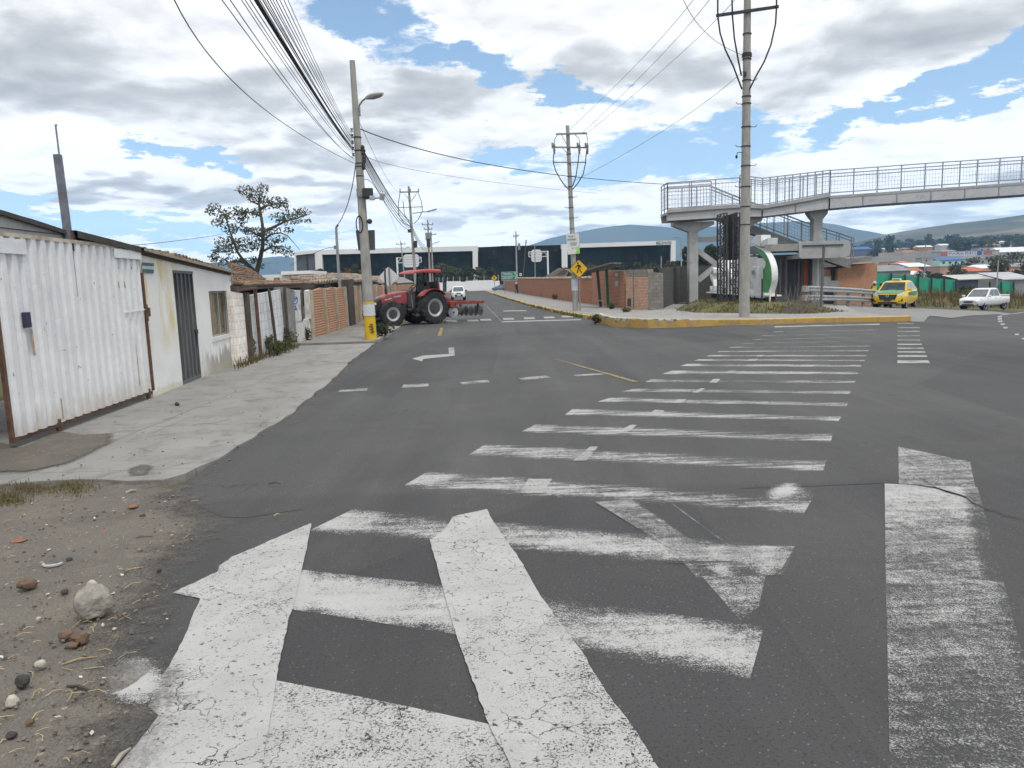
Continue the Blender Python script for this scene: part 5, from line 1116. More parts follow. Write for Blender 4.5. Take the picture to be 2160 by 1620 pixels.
for k, s in enumerate(('TABABELA', 'AEROPUERTO')):
    zc_ = zm + (zt - zb) * (.25 if k == 0 else -.25); q = MB(); q.box((xm, Ys - .03, zc_), (w_ - .1, .03, (zt - zb) / 2 - .08)); pn = q.build('panel', M_SIGNG, gs)
    q = MB(); text(q, s, .46, frame((xm - .3, Ys - .06, zc_), (1, 0, 0), (0, 0, 1)), .01, width=1.55); q.build('lettering', M_SIGNW, pn)
    q = MB(); ax_ = xm + .95; dr_ = -1 if k == 0 else 1; q.bar((ax_ - .14 * dr_ , Ys - .055, zc_ - .18), (ax_ + .14 * dr_, Ys - .055, zc_ + .18), .10, .01, up=(0, 1, 0)); q.prism([(ax_ + .20 * dr_, Ys - .06, zc_ + .25), (ax_ - .1 * dr_, Ys - .06, zc_ + .18), (ax_ + .15 * dr_, Ys - .06, zc_ - .06)], (0, .01, 0)); q.build('arrow_print', M_SIGNW, pn)
for x in (1064, 1087): p = YP(x, 590, Ys + .1); q = MB(); q.tube([(p.x, p.y, -.1), (p.x, p.y, zb + .3)], .05, 6); q.build('post', M_GREYST, gs)
sw = thing('small_sign', 'tiny square white sign on a post just past the green direction sign', 'road sign', (0, 0, 0)); c = YP(1098, 579, 120); sw.location = (c.x, c.y, .1); q = MB(); q.box(c, (.34, .04, .42)); q.build('plate', M_SIGNW, sw); q = MB(); q.tube([(c.x, c.y + .05, 0), c], .03, 6); q.build('post', M_GREYST, sw); q = MB(); q.box(c + Vector((0, -.025, 0)), (.12, .01, .18)); q.build('mark_print', M_DARKST, sw)
def gantry(label, board, px, ptop, pbot, D, side):
    g_ = thing('gantry_sign', label, 'road sign', (0, 0, 0)); a = DP(board[0], board[1], D); b = DP(board[2], board[3], D); p = DP(px, ptop, D); Y = a.y; g_.location = (p.x, Y, 0)
    q = MB(); q.tube([(p.x, Y, -.1), (p.x, Y, p.z)], .2, 8); q.build('column', M_SIGNW, g_, smooth=True)
    q = MB(); zt_, zb_ = p.z - .1, p.z - 1.2; e = b.x if side > 0 else a.x; e += .5 * side
    for z_ in (zt_, zb_): q.bar((p.x, Y, z_), (e, Y, z_), .16, .16)
    n_ = 5
    for k in range(n_): x0, x1 = p.x + (e - p.x) * k / n_, p.x + (e - p.x) * (k + 1) / n_; q.bar((x0, Y, zt_ if k % 2 else zb_), (x1, Y, zb_ if k % 2 else zt_), .1, .1)
    q.bar((e, Y, zt_), (e, Y, zb_), .16, .16); q.build('truss', M_SIGNW, g_)
    q = MB(); xs0, xs1 = a.x, b.x; z0_, z1_ = b.z, a.z; c_ = .4
    q.prism([(xs0 + c_, Y - .3, z0_), (xs1 - c_, Y - .3, z0_), (xs1, Y - .3, z0_ + c_), (xs1, Y - .3, z1_ - c_), (xs1 - c_, Y - .3, z1_), (xs0 + c_, Y - .3, z1_), (xs0, Y - .3, z1_ - c_), (xs0, Y - .3, z0_ + c_)], (0, .06, 0)); bo = q.build('board', M_SIGNW, g_)
    q = MB()
    for k in range(1, 5): z_ = z0_ + (z1_ - z0_) * k / 5; q.bar((xs0 + .1, Y - .33, z_), (xs1 - .1, Y - .33, z_), .05, .05)
    q.build('stiffener_rib', M_GREYST, bo); return g_
gantry('blank back of a white gantry sign over the road, behind the tractor canopy', (851, 537, 884, 563), 837, 543, 590, 165, 1)
gantry('blank back of a white gantry sign over the far brick wall', (1120, 527, 1143, 552), 1155, 529, 590, 165, -1)
# ------------------------------------------------------------------ vehicles
M_TYRE = mat('tyre_rubber', (.022, .022, .022), .85, .3, 8., .3, 30, dirt=(.075, .068, .06), dscale=2.5, damt=.45)
M_RED = mat('tractor_red', (.20, .010, .014), .38, .12, 3., spec=.5, coat=.3, dirt=(.20, .11, .085), dscale=3, damt=.36)
M_REDC = mat('faded_red', (.31, .045, .045), .5, .12, 2., spec=.4)
M_RIM = mat('silver_rim', (.38, .38, .37), .4, .1, 5., spec=.5, metal=.3)
M_BLK = mat('black_plastic', (.022, .022, .024), .5, .2, 4.)
M_ENG = mat('engine_grey', (.045, .045, .048), .6, .4, 6., .2, 20)
M_CGLASS = mat('car_glass', (.06, .08, .085), .05, .5, 2.5, spec=1.0)
M_LAMP = mat('headlamp', (.55, .56, .58), .15, .15, 8., spec=.8)
M_CHROME = mat('chrome', (.5, .5, .52), .2, .1, 4., metal=.8)
M_PLATE = mat('number_plate', (.6, .6, .58), .5, .05)
def wheel(parent, c, r, w, rim=.62, lug=0, axis=(0, 1, 0), dish=0., hk=.52):
    """tyre, rim and hub in the parent's own space"""
    c = Vector(c); ax = Vector(axis).normalized(); t = MB()
    k = w / 2; ri = r * rim
    t.lathe([(-k * .8, ri), (-k, ri + (r - ri) * .35), (-k * .92, r * .93), (-k * .6, r * .99), (0, r), (k * .6, r * .99), (k * .92, r * .93), (k, ri + (r - ri) * .35), (k * .8, ri), (-k * .8, ri)], c, ax, 40)
    ty = t.build('tyre', M_TYRE, parent, local=True, smooth=True, sharp=50)
    if lug:
        g = MB(); x = ax.orthogonal().normalized(); y = ax.cross(x)
        for i in range(lug):
            for s in (-1, 1):
                a = 2 * math.pi * (i + (.5 if s > 0 else 0)) / lug; a2 = a + .20
                p = c + (x * math.cos(a) + y * math.sin(a)) * r * .985 + ax * s * k * .04; q = c + (x * math.cos(a2) + y * math.sin(a2)) * r * .955 + ax * s * k * .96
                g.bar(p, q, .07 * r, .085 * r, up=tuple((p - c).normalized()))
                q2 = c + (x * math.cos(a2 + .02) + y * math.sin(a2 + .02)) * r * .80 + ax * s * k * 1.0; g.bar(q, q2, .05 * r, .03, up=tuple(ax))
        g.build('tread', M_TYRE, ty, local=True)
    rm = MB()
    rm.lathe([(-k * .72, ri * .98), (-k * .82, ri * 1.02), (-k * .78, ri * .9), (-k * .45 - dish, ri * .78), (-k * .40 - dish, ri * .30), (k * .40 + dish, ri * .30), (k * .45 + dish, ri * .78), (k * .78, ri * .9), (k * .82, ri * 1.02), (k * .72, ri * .98)], c, ax, 32)
    ro = rm.build('rim', M_RIM, parent, local=True, smooth=True, sharp=40)
    hb = MB(); hb.lathe([(-k * .5 - dish - .02, .001), (-k * .5 - dish - .02, ri * hk), (-k * .3, ri * (hk + .04)), (k * .3, ri * (hk + .04)), (k * .5 + dish + .02, ri * hk), (k * .5 + dish + .02, .001)], c, ax, 20)
    hb.build('hub', M_ENG, ro, local=True, smooth=True, sharp=30); return ty
# ---- tractor (x forward, y to its near side, z up)
TRZ = math.atan2(-.66, -.75); TRX, TRY = -4.30, 37.25
trac = thing('tractor', 'red farm tractor with a canopy and big lugged tyres, parked across the pavement edge', 'tractor', (TRX, TRY, .0), TRZ)
RW, FW, WB = .80, .60, 2.35
wr = [thing_ for thing_ in ()]
for yy in (.82, -.82): wheel(trac, (0, yy, RW), RW, .44, .54, 20, dish=.02, hk=.70)
sa = R(12)
for yy in (.78, -.78): wheel(trac, (WB, yy, FW), FW, .34, .54, 18, axis=(math.sin(sa), math.cos(sa), 0), dish=.02, hk=.62)
def P(mb, name, m, **k): return mb.build(name, m, trac, local=True, **k)
q = MB(); rings = []
for x, w, z0, z1 in ((1.15, .34, 1.02, 1.66), (1.5, .35, 1.00, 1.64), (2.1, .34, .98, 1.56), (2.6, .31, .96, 1.42), (2.9, .27, .98, 1.28)):
    rings.append([(x, -w, z0), (x, -w, z0 + (z1 - z0) * .6), (x, -w * .86, z1 - .05), (x, -w * .45, z1), (x, w * .45, z1), (x, w * .86, z1 - .05), (x, w, z0 + (z1 - z0) * .6), (x, w, z0)])
q.loft(rings); bon = P(q, 'bonnet', M_RED, smooth=True, sharp=40)
q = MB(); rings = []
for x, w, z0, z1 in ((2.62, .325, .80, 1.40), (2.85, .30, .78, 1.31), (3.02, .25, .80, 1.18)):
    rings.append([(x, -w, z0), (x, -w, z1 - .08), (x, -w * .7, z1), (x, w * .7, z1), (x, w, z1 - .08), (x, w, z0)])
q.loft(rings); nose = P(q, 'nose_grille', M_BLK, smooth=True, sharp=30)
for s in (-1, 1): q = MB(); q.box((2.93, s * .22, 1.10), (.14, .14, .12)); q.build('headlight', M_LAMP, nose, local=True, bevel=.02)
for s in (-1, 1):
    q = MB(); q.prism([(1.55, s * .352, 1.40), (1.95, s * .349, 1.36), (1.95, s * .349, 1.42), (1.55, s * .352, 1.46)], (0, s * .006, 0)); q.build('side_vent', M_RIM, bon, local=True)
    q = MB(); q.prism([(2.05, s * .345, 1.30), (2.45, s * .327, 1.24), (2.45, s * .327, 1.29), (2.05, s * .345, 1.36)], (0, s * .006, 0)); q.build('side_vent', M_RIM, bon, local=True)
q = MB(); q.box((1.9, 0, .82), (1.7, .46, .42)); q.box((.75, 0, .82), (1.1, .52, .5)); q.box((0, 0, .8), (.5, 1.2, .28)); q.box((WB, 0, .62), (.22, 1.3, .2)); q.box((2.75, 0, .68), (.5, .4, .22)); P(q, 'chassis', M_ENG, bevel=.03)
q = MB(); q.box((1.45, .42, .80), (.18, .16, .55)); q.bar((1.9, .3, .9), (1.2, .42, .7), .07); q.bar((1.1, .36, .62), (2.1, .3, .62), .09); q.lathe([(-.3, .05), (-.3, .12), (.3, .12), (.3, .05)], (1.0, .45, .72), (1, 0, 0), 10); P(q, 'side_tank', M_BLK, bevel=.015)
q = MB(); q.prism([(1.18, -.42, .86), (1.18, -.42, 1.58), (1.0, -.40, 1.72), (.78, -.38, 1.55), (.78, -.38, .86)], (0, .84, 0)); P(q, 'dashboard', M_ENG, bevel=.03)
q = MB(); q.tube([(1.16, .36, 1.52), (1.0, .42, 1.46), (.95, .44, .95), (.95, .44, .70)], .025, 6); P(q, 'hand_rail', M_GREYST, smooth=True)
q = MB(); q.box((.80, .62, .62), (.5, .32, .05)); q.box((.8, .66, .40), (.4, .26, .04)); q.bar((.62, .6, .86), (.62, .66, .4), .04); q.bar((.98, .6, .86), (.98, .66, .4), .04); P(q, 'step', M_BLK)
q = MB(); q.tube([(2.05, -.16, 1.5), (2.05, -.16, 2.55), (2.02, -.16, 2.66), (2.10, -.16, 2.74)], [.045, .045, .042, .042], 10); q.tube([(2.05, -.16, 1.5), (2.05, -.16, 1.8)], .07, 10); P(q, 'exhaust_pipe', M_DARKST, smooth=True)
c0 = Vector((.62, 0, 1.80)); q = MB(); x_ = Vector((.62, 0, .78)).normalized(); y_ = Vector((0, 1, 0)); nn = 20; q.tube([c0 + (Vector((-.66, 0, .62)).normalized() * math.cos(2 * math.pi * k / nn) + y_ * math.sin(2 * math.pi * k / nn)) * .21 for k in range(nn + 1)], .02, 6); q.bar((.85, 0, 1.55), c0, .04); q.bar(c0 + Vector((0, -.2, 0)), c0 + Vector((0, .2, 0)), .025); P(q, 'steering_wheel', M_BLK, smooth=True)
q = MB(); q.box((.02, 0, 1.32), (.48, .50, .14)); q.box((-.24, 0, 1.60), (.13, .46, .52), M=Matrix.Rotation(-.15, 3, 'Y')); P(q, 'seat', mat('seat_grey', (.085, .085, .075), .8, .3, 6.), bevel=.05)
q = MB(); q.box((.32, 0, 1.02), (.9, .9, .1)); q.box((-.1, 0, 1.12), (.6, .7, .3)); P(q, 'platform', M_ENG)
for s in (-1, 1):
    q = MB(); prof = [(a_, RW + .09) for a_ in (40, 58, 75, 90, 105, 120, 138)]; y0, y1 = s * .52, s * 1.04; rings = []
    for a_, r_ in prof:
        p = (math.cos(R(a_)) * r_, RW + math.sin(R(a_)) * r_); p2 = (math.cos(R(a_)) * (r_ + .035), RW + math.sin(R(a_)) * (r_ + .035)); rings.append([(p[0], y0, p[1]), (p[0], y1, p[1]), (p2[0], y1, p2[1]), (p2[0], y0, p2[1])])
    q.loft(rings); fe = P(q, 'mudguard', M_RED, smooth=True, sharp=40)
    q = MB(); q.prism([(.50, s * .54, .86), (.62, s * .54, 1.25), (.35, s * .54, 1.58), (-.35, s * .54, 1.62), (-.62, s * .54, 1.2), (-.4, s * .54, .9)], (0, s * .03, 0)); P(q, 'mudguard_side', M_RED)
    q = MB(); q.bar((.66, s * .86, 1.12), (.78, s * .80, .64), .06, .34); P(q, 'mud_flap', M_BLK)
    q = MB(); q.box((-.66, s * .86, 1.25), (.06, .2, .12)); q.build('tail_light', M_REDC, fe, local=True)
# canopy on two posts with a dark rear screen
for s in (-1, 1):
    q = MB(); q.bar((-.42, s * .50, 1.5), (-.40, s * .46, 2.52), .10, .08); P(q, 'canopy_post', M_BLK)
for s in (-1, 1): q = MB(); q.bar((.05, s * .5, 1.5), (-.02, s * .46, 2.52), .06, .06); P(q, 'canopy_strut', M_BLK)
q = MB(); q.prism([(-.50, -.62, 1.40), (-.50, .62, 1.40), (-.47, .60, 2.06), (-.47, -.60, 2.06)], (.025, 0, 0)); P(q, 'rear_screen', mat('dark_blue_screen', (.018, .02, .032), .3, .2, 3., spec=.6))
for s in (-1, 1): q = MB(); q.bar((-.52, s * .66, 1.36), (-.49, s * .64, 1.98), .09, .09); P(q, 'screen_post', M_RED)
q = MB(); rings = []
for k, (x, z, h) in enumerate(((-.72, 2.50, .09), (-.66, 2.50, .16), (-.1, 2.52, .17), (.45, 2.53, .14), (.85, 2.50, .09), (1.02, 2.45, .05))):
    w = .70 if 0 < k < 5 else .62; rings.append([(x, -w, z), (x, -w, z + h * .6), (x, -w * .85, z + h), (x, w * .85, z + h), (x, w, z + h * .6), (x, w, z)])
q.loft(rings); P(q, 'canopy', M_REDC, smooth=True, sharp=45)
# ---- disc harrow hitched behind
har = thing('disc_harrow', 'red disc harrow with scalloped discs hitched behind the tractor', 'harrow', (TRX, TRY, 0), TRZ)
def H(mb, name, m, **k): return mb.build(name, m, har, local=True, **k)
q = MB()
for a, b in (((-1.0, .35, 1.02), (-1.9, .55, .95)), ((-1.0, -.35, 1.02), (-1.9, -.55, .95)), ((-1.45, .95, .95), (-1.45, -.95, .95)), ((-3.0, .95, .95), (-3.0, -.95, .95)), ((-1.3, .9, .95), (-3.15, .9, .95)), ((-1.3, -.9, .95), (-3.15, -.9, .95)), ((-1.3, 0, .95), (-3.15, 0, .95)), ((-1.0, 0, 1.35), (-1.9, 0, 1.0))): q.bar(a, b, .11, .13)
H(q, 'frame', mat('harrow_red', (.22, .035, .025), .6, .3, 5., dirt=(.16, .09, .06), damt=.5))
for s in (-1, 1): q = MB(); q.box((-1.2, .75 * s, .9), (.4, .3, .3)); H(q, 'hitch_block', mat('harrow_red', (1, 0, 0)), bevel=.03)
M_DISC = mat('worn_steel_disc', (.11, .105, .10), .45, .5, 6., metal=.1, dirt=(.05, .045, .04), dscale=5, damt=.6); M_DISCB = mat('bright_steel_disc', (.50, .50, .51), .4, .2, 5., metal=.2, dirt=(.2, .18, .16), dscale=5, damt=.3)
for x, ang, ys in ((-1.55, R(18), (-.8, -.5, -.2, .1, .4, .7)), (-2.95, R(-18), (-.85, -.55, -.25, .05, .35, .65))):
    dr_ = Vector((math.sin(ang), math.cos(ang), 0)); g0 = Vector((x, 0, .50)); q = MB(); q.tube([g0 + dr_ * (ys[0] - .12), g0 + dr_ * (ys[-1] + .12)], .04, 8); q.bar(g0 + dr_ * -.6 + Vector((0, 0, .0)), g0 + dr_ * -.6 + Vector((0, 0, .42)), .09); q.bar(g0 + dr_ * .5, g0 + dr_ * .5 + Vector((0, 0, .42)), .09); H(q, 'gang_axle', M_DARKST)
    for y in ys:
        c = g0 + dr_ * y; q = MB(); X = dr_.orthogonal().normalized(); Y_ = dr_.cross(X); n_ = 40; prof = []
        vs = [c + dr_ * .05]; fs = []
        for (rr, off) in ((.14, .042), (.25, .0)):
            for j in range(n_): t_ = 2 * math.pi * j / n_; r_ = rr + (.022 * abs(math.sin(t_ * 5)) if rr > .2 else 0); vs.append(c + dr_ * off + (X * math.cos(t_) + Y_ * math.sin(t_)) * r_)
        for j in range(n_): a, b = 1 + j, 1 + (j + 1) % n_; fs += [(0, a, b), (a, a + n_, b + n_, b)]
        m_ = len(vs); vs += [v + dr_ * .012 for v in vs]; fs += [tuple(i + m_ for i in reversed(f)) for f in fs] + [(1 + n_ + j, 1 + n_ + j + m_, 1 + n_ + (j + 1) % n_ + m_, 1 + n_ + (j + 1) % n_) for j in range(n_)]
        q.add(vs, fs); H(q, 'disc', M_DISCB if (x > -2 and y > .6) else M_DISC, smooth=True, sharp=30)
# ---- cars
def car(name, label, cat, loc, rz, body, st, gh, wh, lights=True, extra=None, bumper=None):
    """st: stations (x, half width, z bottom, z shoulder); gh: greenhouse (x0 base rear, x1 base front, xr roof rear, xf roof front, z belt, z roof, half width base, half width roof); wh: wheel x positions, radius, half track"""
    c = thing(name, label, cat, loc, rz); B_ = lambda mb, nm, m, par=c, **k: mb.build(nm, m, par, local=True, **k)
    q = MB(); rings = []
    for x, w, z0, z1 in st:
        h = z1 - z0; rings.append([(x, -w * .9, z0), (x, -w, z0 + h * .2), (x, -w, z0 + h * .62), (x, -w * .965, z0 + h * .86), (x, -w * .88, z1), (x, -w * .4, z1 + .025), (x, w * .4, z1 + .025), (x, w * .88, z1), (x, w * .965, z0 + h * .86), (x, w, z0 + h * .62), (x, w, z0 + h * .2), (x, w * .9, z0)])
    q.loft(rings); bd = B_(q, 'body', body, smooth=True, sharp=38)
    x0, x1, xr, xf, zb, zr, wb, wr_ = gh
    q = MB(); ro = []
    for x, z, w, e in ((x0, zb, wb, 0), (xr, zr - .06, wr_, 0), (xr + .12, zr, wr_ * .86, 0)): pass
    lowr = [(x0, -wb, zb), (x1, -wb * .96, zb), (x1, wb * .96, zb), (x0, wb, zb)]; mid = [(xr, -wr_, zr - .07), (xf, -wr_, zr - .07), (xf, wr_, zr - .07), (xr, wr_, zr - .07)]; top = [(xr + .15, -wr_ * .8, zr), (xf - .2, -wr_ * .8, zr), (xf - .2, wr_ * .8, zr), (xr + .15, wr_ * .8, zr)]
    q.loft([lowr, mid, top]); B_(q, 'roof', body, smooth=True, sharp=40)
    V = Vector
    def pane(nm, a, b, c_, d_, fa, m=M_CGLASS, off=.012):
        a, b, c_, d_ = map(V, (a, b, c_, d_)); g = lambda u_, v_: (a * (1 - u_) + b * u_) * (1 - v_) + (d_ * (1 - u_) + c_ * u_) * v_
        n_ = (b - a).cross(d_ - a).normalized(); ctr = V(((x0 + x1) / 2, 0, zb)); n_ = n_ if n_.dot((a + c_) / 2 - ctr) > 0 else -n_
        u0, u1, v0, v1 = fa; q = MB(); q.prism([g(u0, v0) + n_ * off, g(u1, v0) + n_ * off, g(u1, v1) + n_ * off, g(u0, v1) + n_ * off], n_ * -.02); return B_(q, nm, m)
    pane('windscreen', lowr[1], lowr[2], mid[2], mid[1], (.06, .94, .05, .95))
    pane('rear_window', lowr[3], lowr[0], mid[0], mid[3], (.1, .9, .15, .92))
    for s in (0, 1):
        a, b, c_, d_ = (lowr[0], lowr[1], mid[1], mid[0]) if s == 0 else (lowr[3], lowr[2], mid[2], mid[3])
        for u0, u1 in (((.05, .30), (.33, .60), (.63, .90)) if len(wh) > 3 and wh[3] == 3 else ((.07, .48), (.52, .90))): pane('side_window', a, b, c_, d_, (u0, u1, .10, .93))
    xs, r_, tr_ = wh[0], wh[1], wh[2]
    for x in xs:
        for s in (-1, 1):
            q = MB(); q.lathe([(-.012, .02), (-.012, r_ * 1.2), (.012, r_ * 1.2), (.012, .02)], (x, s * (tr_ + .085), r_ * 1.02), (0, 1, 0), 24); B_(q, 'wheel_arch', M_BLK)
            wheel(c, (x, s * (tr_ + .01), r_), r_, .24, .66)
    zf = st[-1][3]; xf_ = max(p[0] for p in st); wf = st[-1][1]
    for s in (-1, 1):
        q = MB(); q.box((x1 + .02, s * (wb + .16), zb + .10), (.14, .24, .16)); B_(q, 'mirror', extra.get('mirror', body) if extra else body, bevel=.04)
    return c, bd, B_
# yellow and green taxi
def on_ground(px, py, D):
    d = ray(px, py); p = E0 + d * (D / FPX); return p
tp = on_ground(1888, 650, 48.5); tp.z = T(tp.x, tp.y) + .014
M_TAXIY = mat('taxi_yellow', (.64, .42, .02), .35, .06, 2., spec=.5, coat=.3); M_TAXIG = mat('taxi_green', (.03, .22, .07), .35, .1, 2., spec=.5, coat=.3)
trz = math.atan2(-tp.y, -tp.x) - R(11) 
taxi, tb, TB = car('taxi', 'yellow taxi with a green bonnet and a roof sign standing by the guard rail', 'taxi', tuple(tp), trz, M_TAXIY,
   [(-2.12, .70, .50, .95), (-2.0, .84, .36, 1.04), (-1.2, .90, .27, 1.06), (0, .91, .25, 1.04), (.95, .90, .26, 1.04), (1.7, .87, .28, 1.0), (2.02, .78, .32, .92), (2.14, .60, .36, .74)],
   (-2.0, 1.08, -1.25, .22, 1.02, 1.62, .80, .62), ((-1.28, 1.32), .335, .74), extra={'mirror': M_TAXIY})
q = MB(); rings = []
for x, w, z in ((.92, .77, 1.072), (1.4, .76, 1.055), (1.85, .70, 1.0), (2.04, .6, .93)): rings.append([(x, -w, z - .06), (x, -w, z), (x, 0, z + .035), (x, w, z), (x, w, z - .06)])
q.loft(rings); TB(q, 'bonnet', M_TAXIG, smooth=True)
q = MB(); q.prism([(2.11, -.50, .86), (2.11, .50, .86), (2.165, .40, .56), (2.165, -.40, .56)], (.02, 0, 0)); gr = TB(q, 'grille', M_BLK)
q = MB(); q.lathe([(0, .085), (.02, .085), (.02, .05), (0, .05)], (2.175, 0, .79), (1, 0, .1), 16); q.build('badge', M_CHROME, gr, local=True)
for s in (-1, 1):
    q = MB(); q.prism([(2.09, s * .50, .90), (1.97, s * .79, .93), (1.99, s * .79, .80), (2.12, s * .50, .78)], (.03, 0, 0)); TB(q, 'headlight', M_LAMP)
    q = MB(); q.prism([(2.10, s * .56, .60), (2.0, s * .78, .62), (2.02, s * .77, .46), (2.13, s * .58, .46)], (.03, 0, 0)); TB(q, 'fog_light', M_BLK)
    q = MB(); q.prism([(.95, s * .912, .98), (-1.5, s * .912, .98), (-.9, s * .914, .70), (.95, s * .914, .78)], (0, s * .006, 0)); TB(q, 'door_flash', M_TAXIG)
q = MB(); q.prism([(2.16, -.52, .43), (2.16, .52, .43), (2.16, .48, .36), (2.16, -.48, .36)], (.02, 0, 0)); TB(q, 'air_intake', M_BLK)
q = MB(); q.box((2.19, 0, .56), (.02, .34, .14)); TB(q, 'number_plate', M_DARKST)
q = MB(); q.prism([(-.25, -.28, 1.62), (-.25, .28, 1.62), (-.22, .22, 1.76), (-.22, -.22, 1.76)], (.2, 0, 0)); ts = TB(q, 'roof_sign', mat('roof_sign_white', (.6, .6, .56), .4, .1), bevel=.02)
q = MB(); q.box((-.04, 0, 1.685), (.02, .3, .07)); q.build('sign_panel', M_GREYST, ts, local=True)
taxi.scale = (1.1, 1.1, 1.08)
# white double-cab pickup
pp = on_ground(2074, 655, 61.5); pp.z = T(pp.x, pp.y) + .004
M_WHITEC = mat('car_white', (.68, .69, .70), .3, .04, 2., spec=.5, coat=.4)
prz = math.atan2(-pp.y, -pp.x) - R(24)
pick, pb_, PB = car('pickup_truck', 'white double-cab pickup on the falling road in front of the green fence', 'pickup', tuple(pp), prz, M_WHITEC,
   [(-2.6, .80, .62, 1.12), (-2.55, .88, .46, 1.14), (-1.5, .92, .42, 1.13), (-.4, .93, .40, 1.12), (.9, .93, .40, 1.12), (1.7, .91, .42, 1.10), (2.35, .84, .44, 1.02), (2.62, .66, .5, .86)],
   (-.98, 1.28, -.78, .48, 1.10, 1.80, .84, .66), ((-1.62, 1.58), .39, .78), extra={'mirror': M_WHITEC})
q = MB(); q.box((-1.80, 0, 1.115), (1.42, 1.5, .08)); PB(q, 'cargo_bed', M_BLK)
for s in (-1, 1): q = MB(); q.bar((-1.05, s * .82, 1.165), (-2.55, s * .80, 1.165), .14, .07); PB(q, 'bed_rail', M_WHITEC, bevel=.02)
q = MB(); q.bar((-2.57, -.8, 1.15), (-2.57, .8, 1.15), .07, .10); PB(q, 'tailgate', M_WHITEC, bevel=.02)
q = MB(); q.prism([(2.56, -.40, .92), (2.56, .40, .92), (2.65, .32, .70), (2.65, -.32, .70)], (.02, 0, 0)); PB(q, 'grille', mat('blue_black', (.012, .02, .04), .3, .2))
for s in (-1, 1):
    q = MB(); q.prism([(2.52, s * .44, .97), (2.20, s * .84, 1.02), (2.24, s * .85, .92), (2.55, s * .46, .84)], (.03, 0, 0)); PB(q, 'headlight', M_LAMP)
    q = MB(); q.box((2.58, s * .62, .58), (.06, .2, .08)); PB(q, 'fog_light', M_BLK)
q = MB(); q.box((2.64, 0, .56), (.05, .9, .06)); PB(q, 'air_intake', M_BLK)
q = MB(); q.bar((.9, .90, .40), (-.7, .90, .40), .08, .05); q.bar((.9, -.90, .40), (-.7, -.90, .40), .08, .05); PB(q, 'sill', M_BLK)
for s in (-1, 1):
    for x in (.05, -.75): q = MB(); q.box((x, s * .935, .98), (.16, .02, .035)); PB(q, 'handle', M_CHROME)
# white suv coming down the road
sp = G(967, 633.5); srz = math.atan2(-sp.y, -sp.x) + R(2)
suv, sb_, SB = car('suv', 'small white off-roader driving towards the camera beyond the disc harrow', 'car', tuple(sp), srz, M_WHITEC,
   [(-1.9, .74, .55, 1.05), (-1.85, .80, .42, 1.08), (-.9, .83, .38, 1.06), (.5, .83, .38, 1.05), (1.4, .80, .40, 1.02), (1.85, .76, .42, .96), (1.95, .62, .46, .84)],
   (-1.85, .78, -1.7, .35, 1.04, 1.66, .76, .62), ((-1.15, 1.2), .34, .70), extra={'mirror': M_BLK})
q = MB(); q.box((1.93, 0, .86), (.06, .56, .12)); SB(q, 'grille', M_BLK)
q = MB(); q.box((1.97, 0, .60), (.08, .9, .24)); SB(q, 'bumper', mat('blue_black', (.012, .02, .04), .3, .2), bevel=.03)
q = MB(); q.box((2.02, 0, .60), (.02, .42, .14)); SB(q, 'number_plate', M_PLATE)
for s in (-1, 1): q = MB(); q.box((1.90, s * .58, .87), (.08, .24, .13)); SB(q, 'headlight', M_LAMP, bevel=.02)
q = MB(); q.box((1.9, 0, .42), (.12, 1.3, .1)); SB(q, 'skid_bar', M_CHROME)
# bluish car half hidden by the end of the far wall
fp_ = G(1049, 612); frz = R(178)
fcar, fb_, FB = car('hatchback', 'blue grey car half hidden behind the far end of the brick wall', 'car', (fp_.x + 1.0, 178, .0), frz, mat('blue_grey_paint', (.10, .15, .20), .35, .1, 2., spec=.5),
   [(-1.9, .70, .45, .9), (-1.8, .80, .32, .98), (0, .84, .26, .98), (1.2, .82, .28, .94), (1.8, .74, .32, .8), (1.95, .6, .36, .7)], (-1.8, .95, -1.3, .1, .95, 1.48, .74, .58), ((-1.2, 1.25), .31, .68))
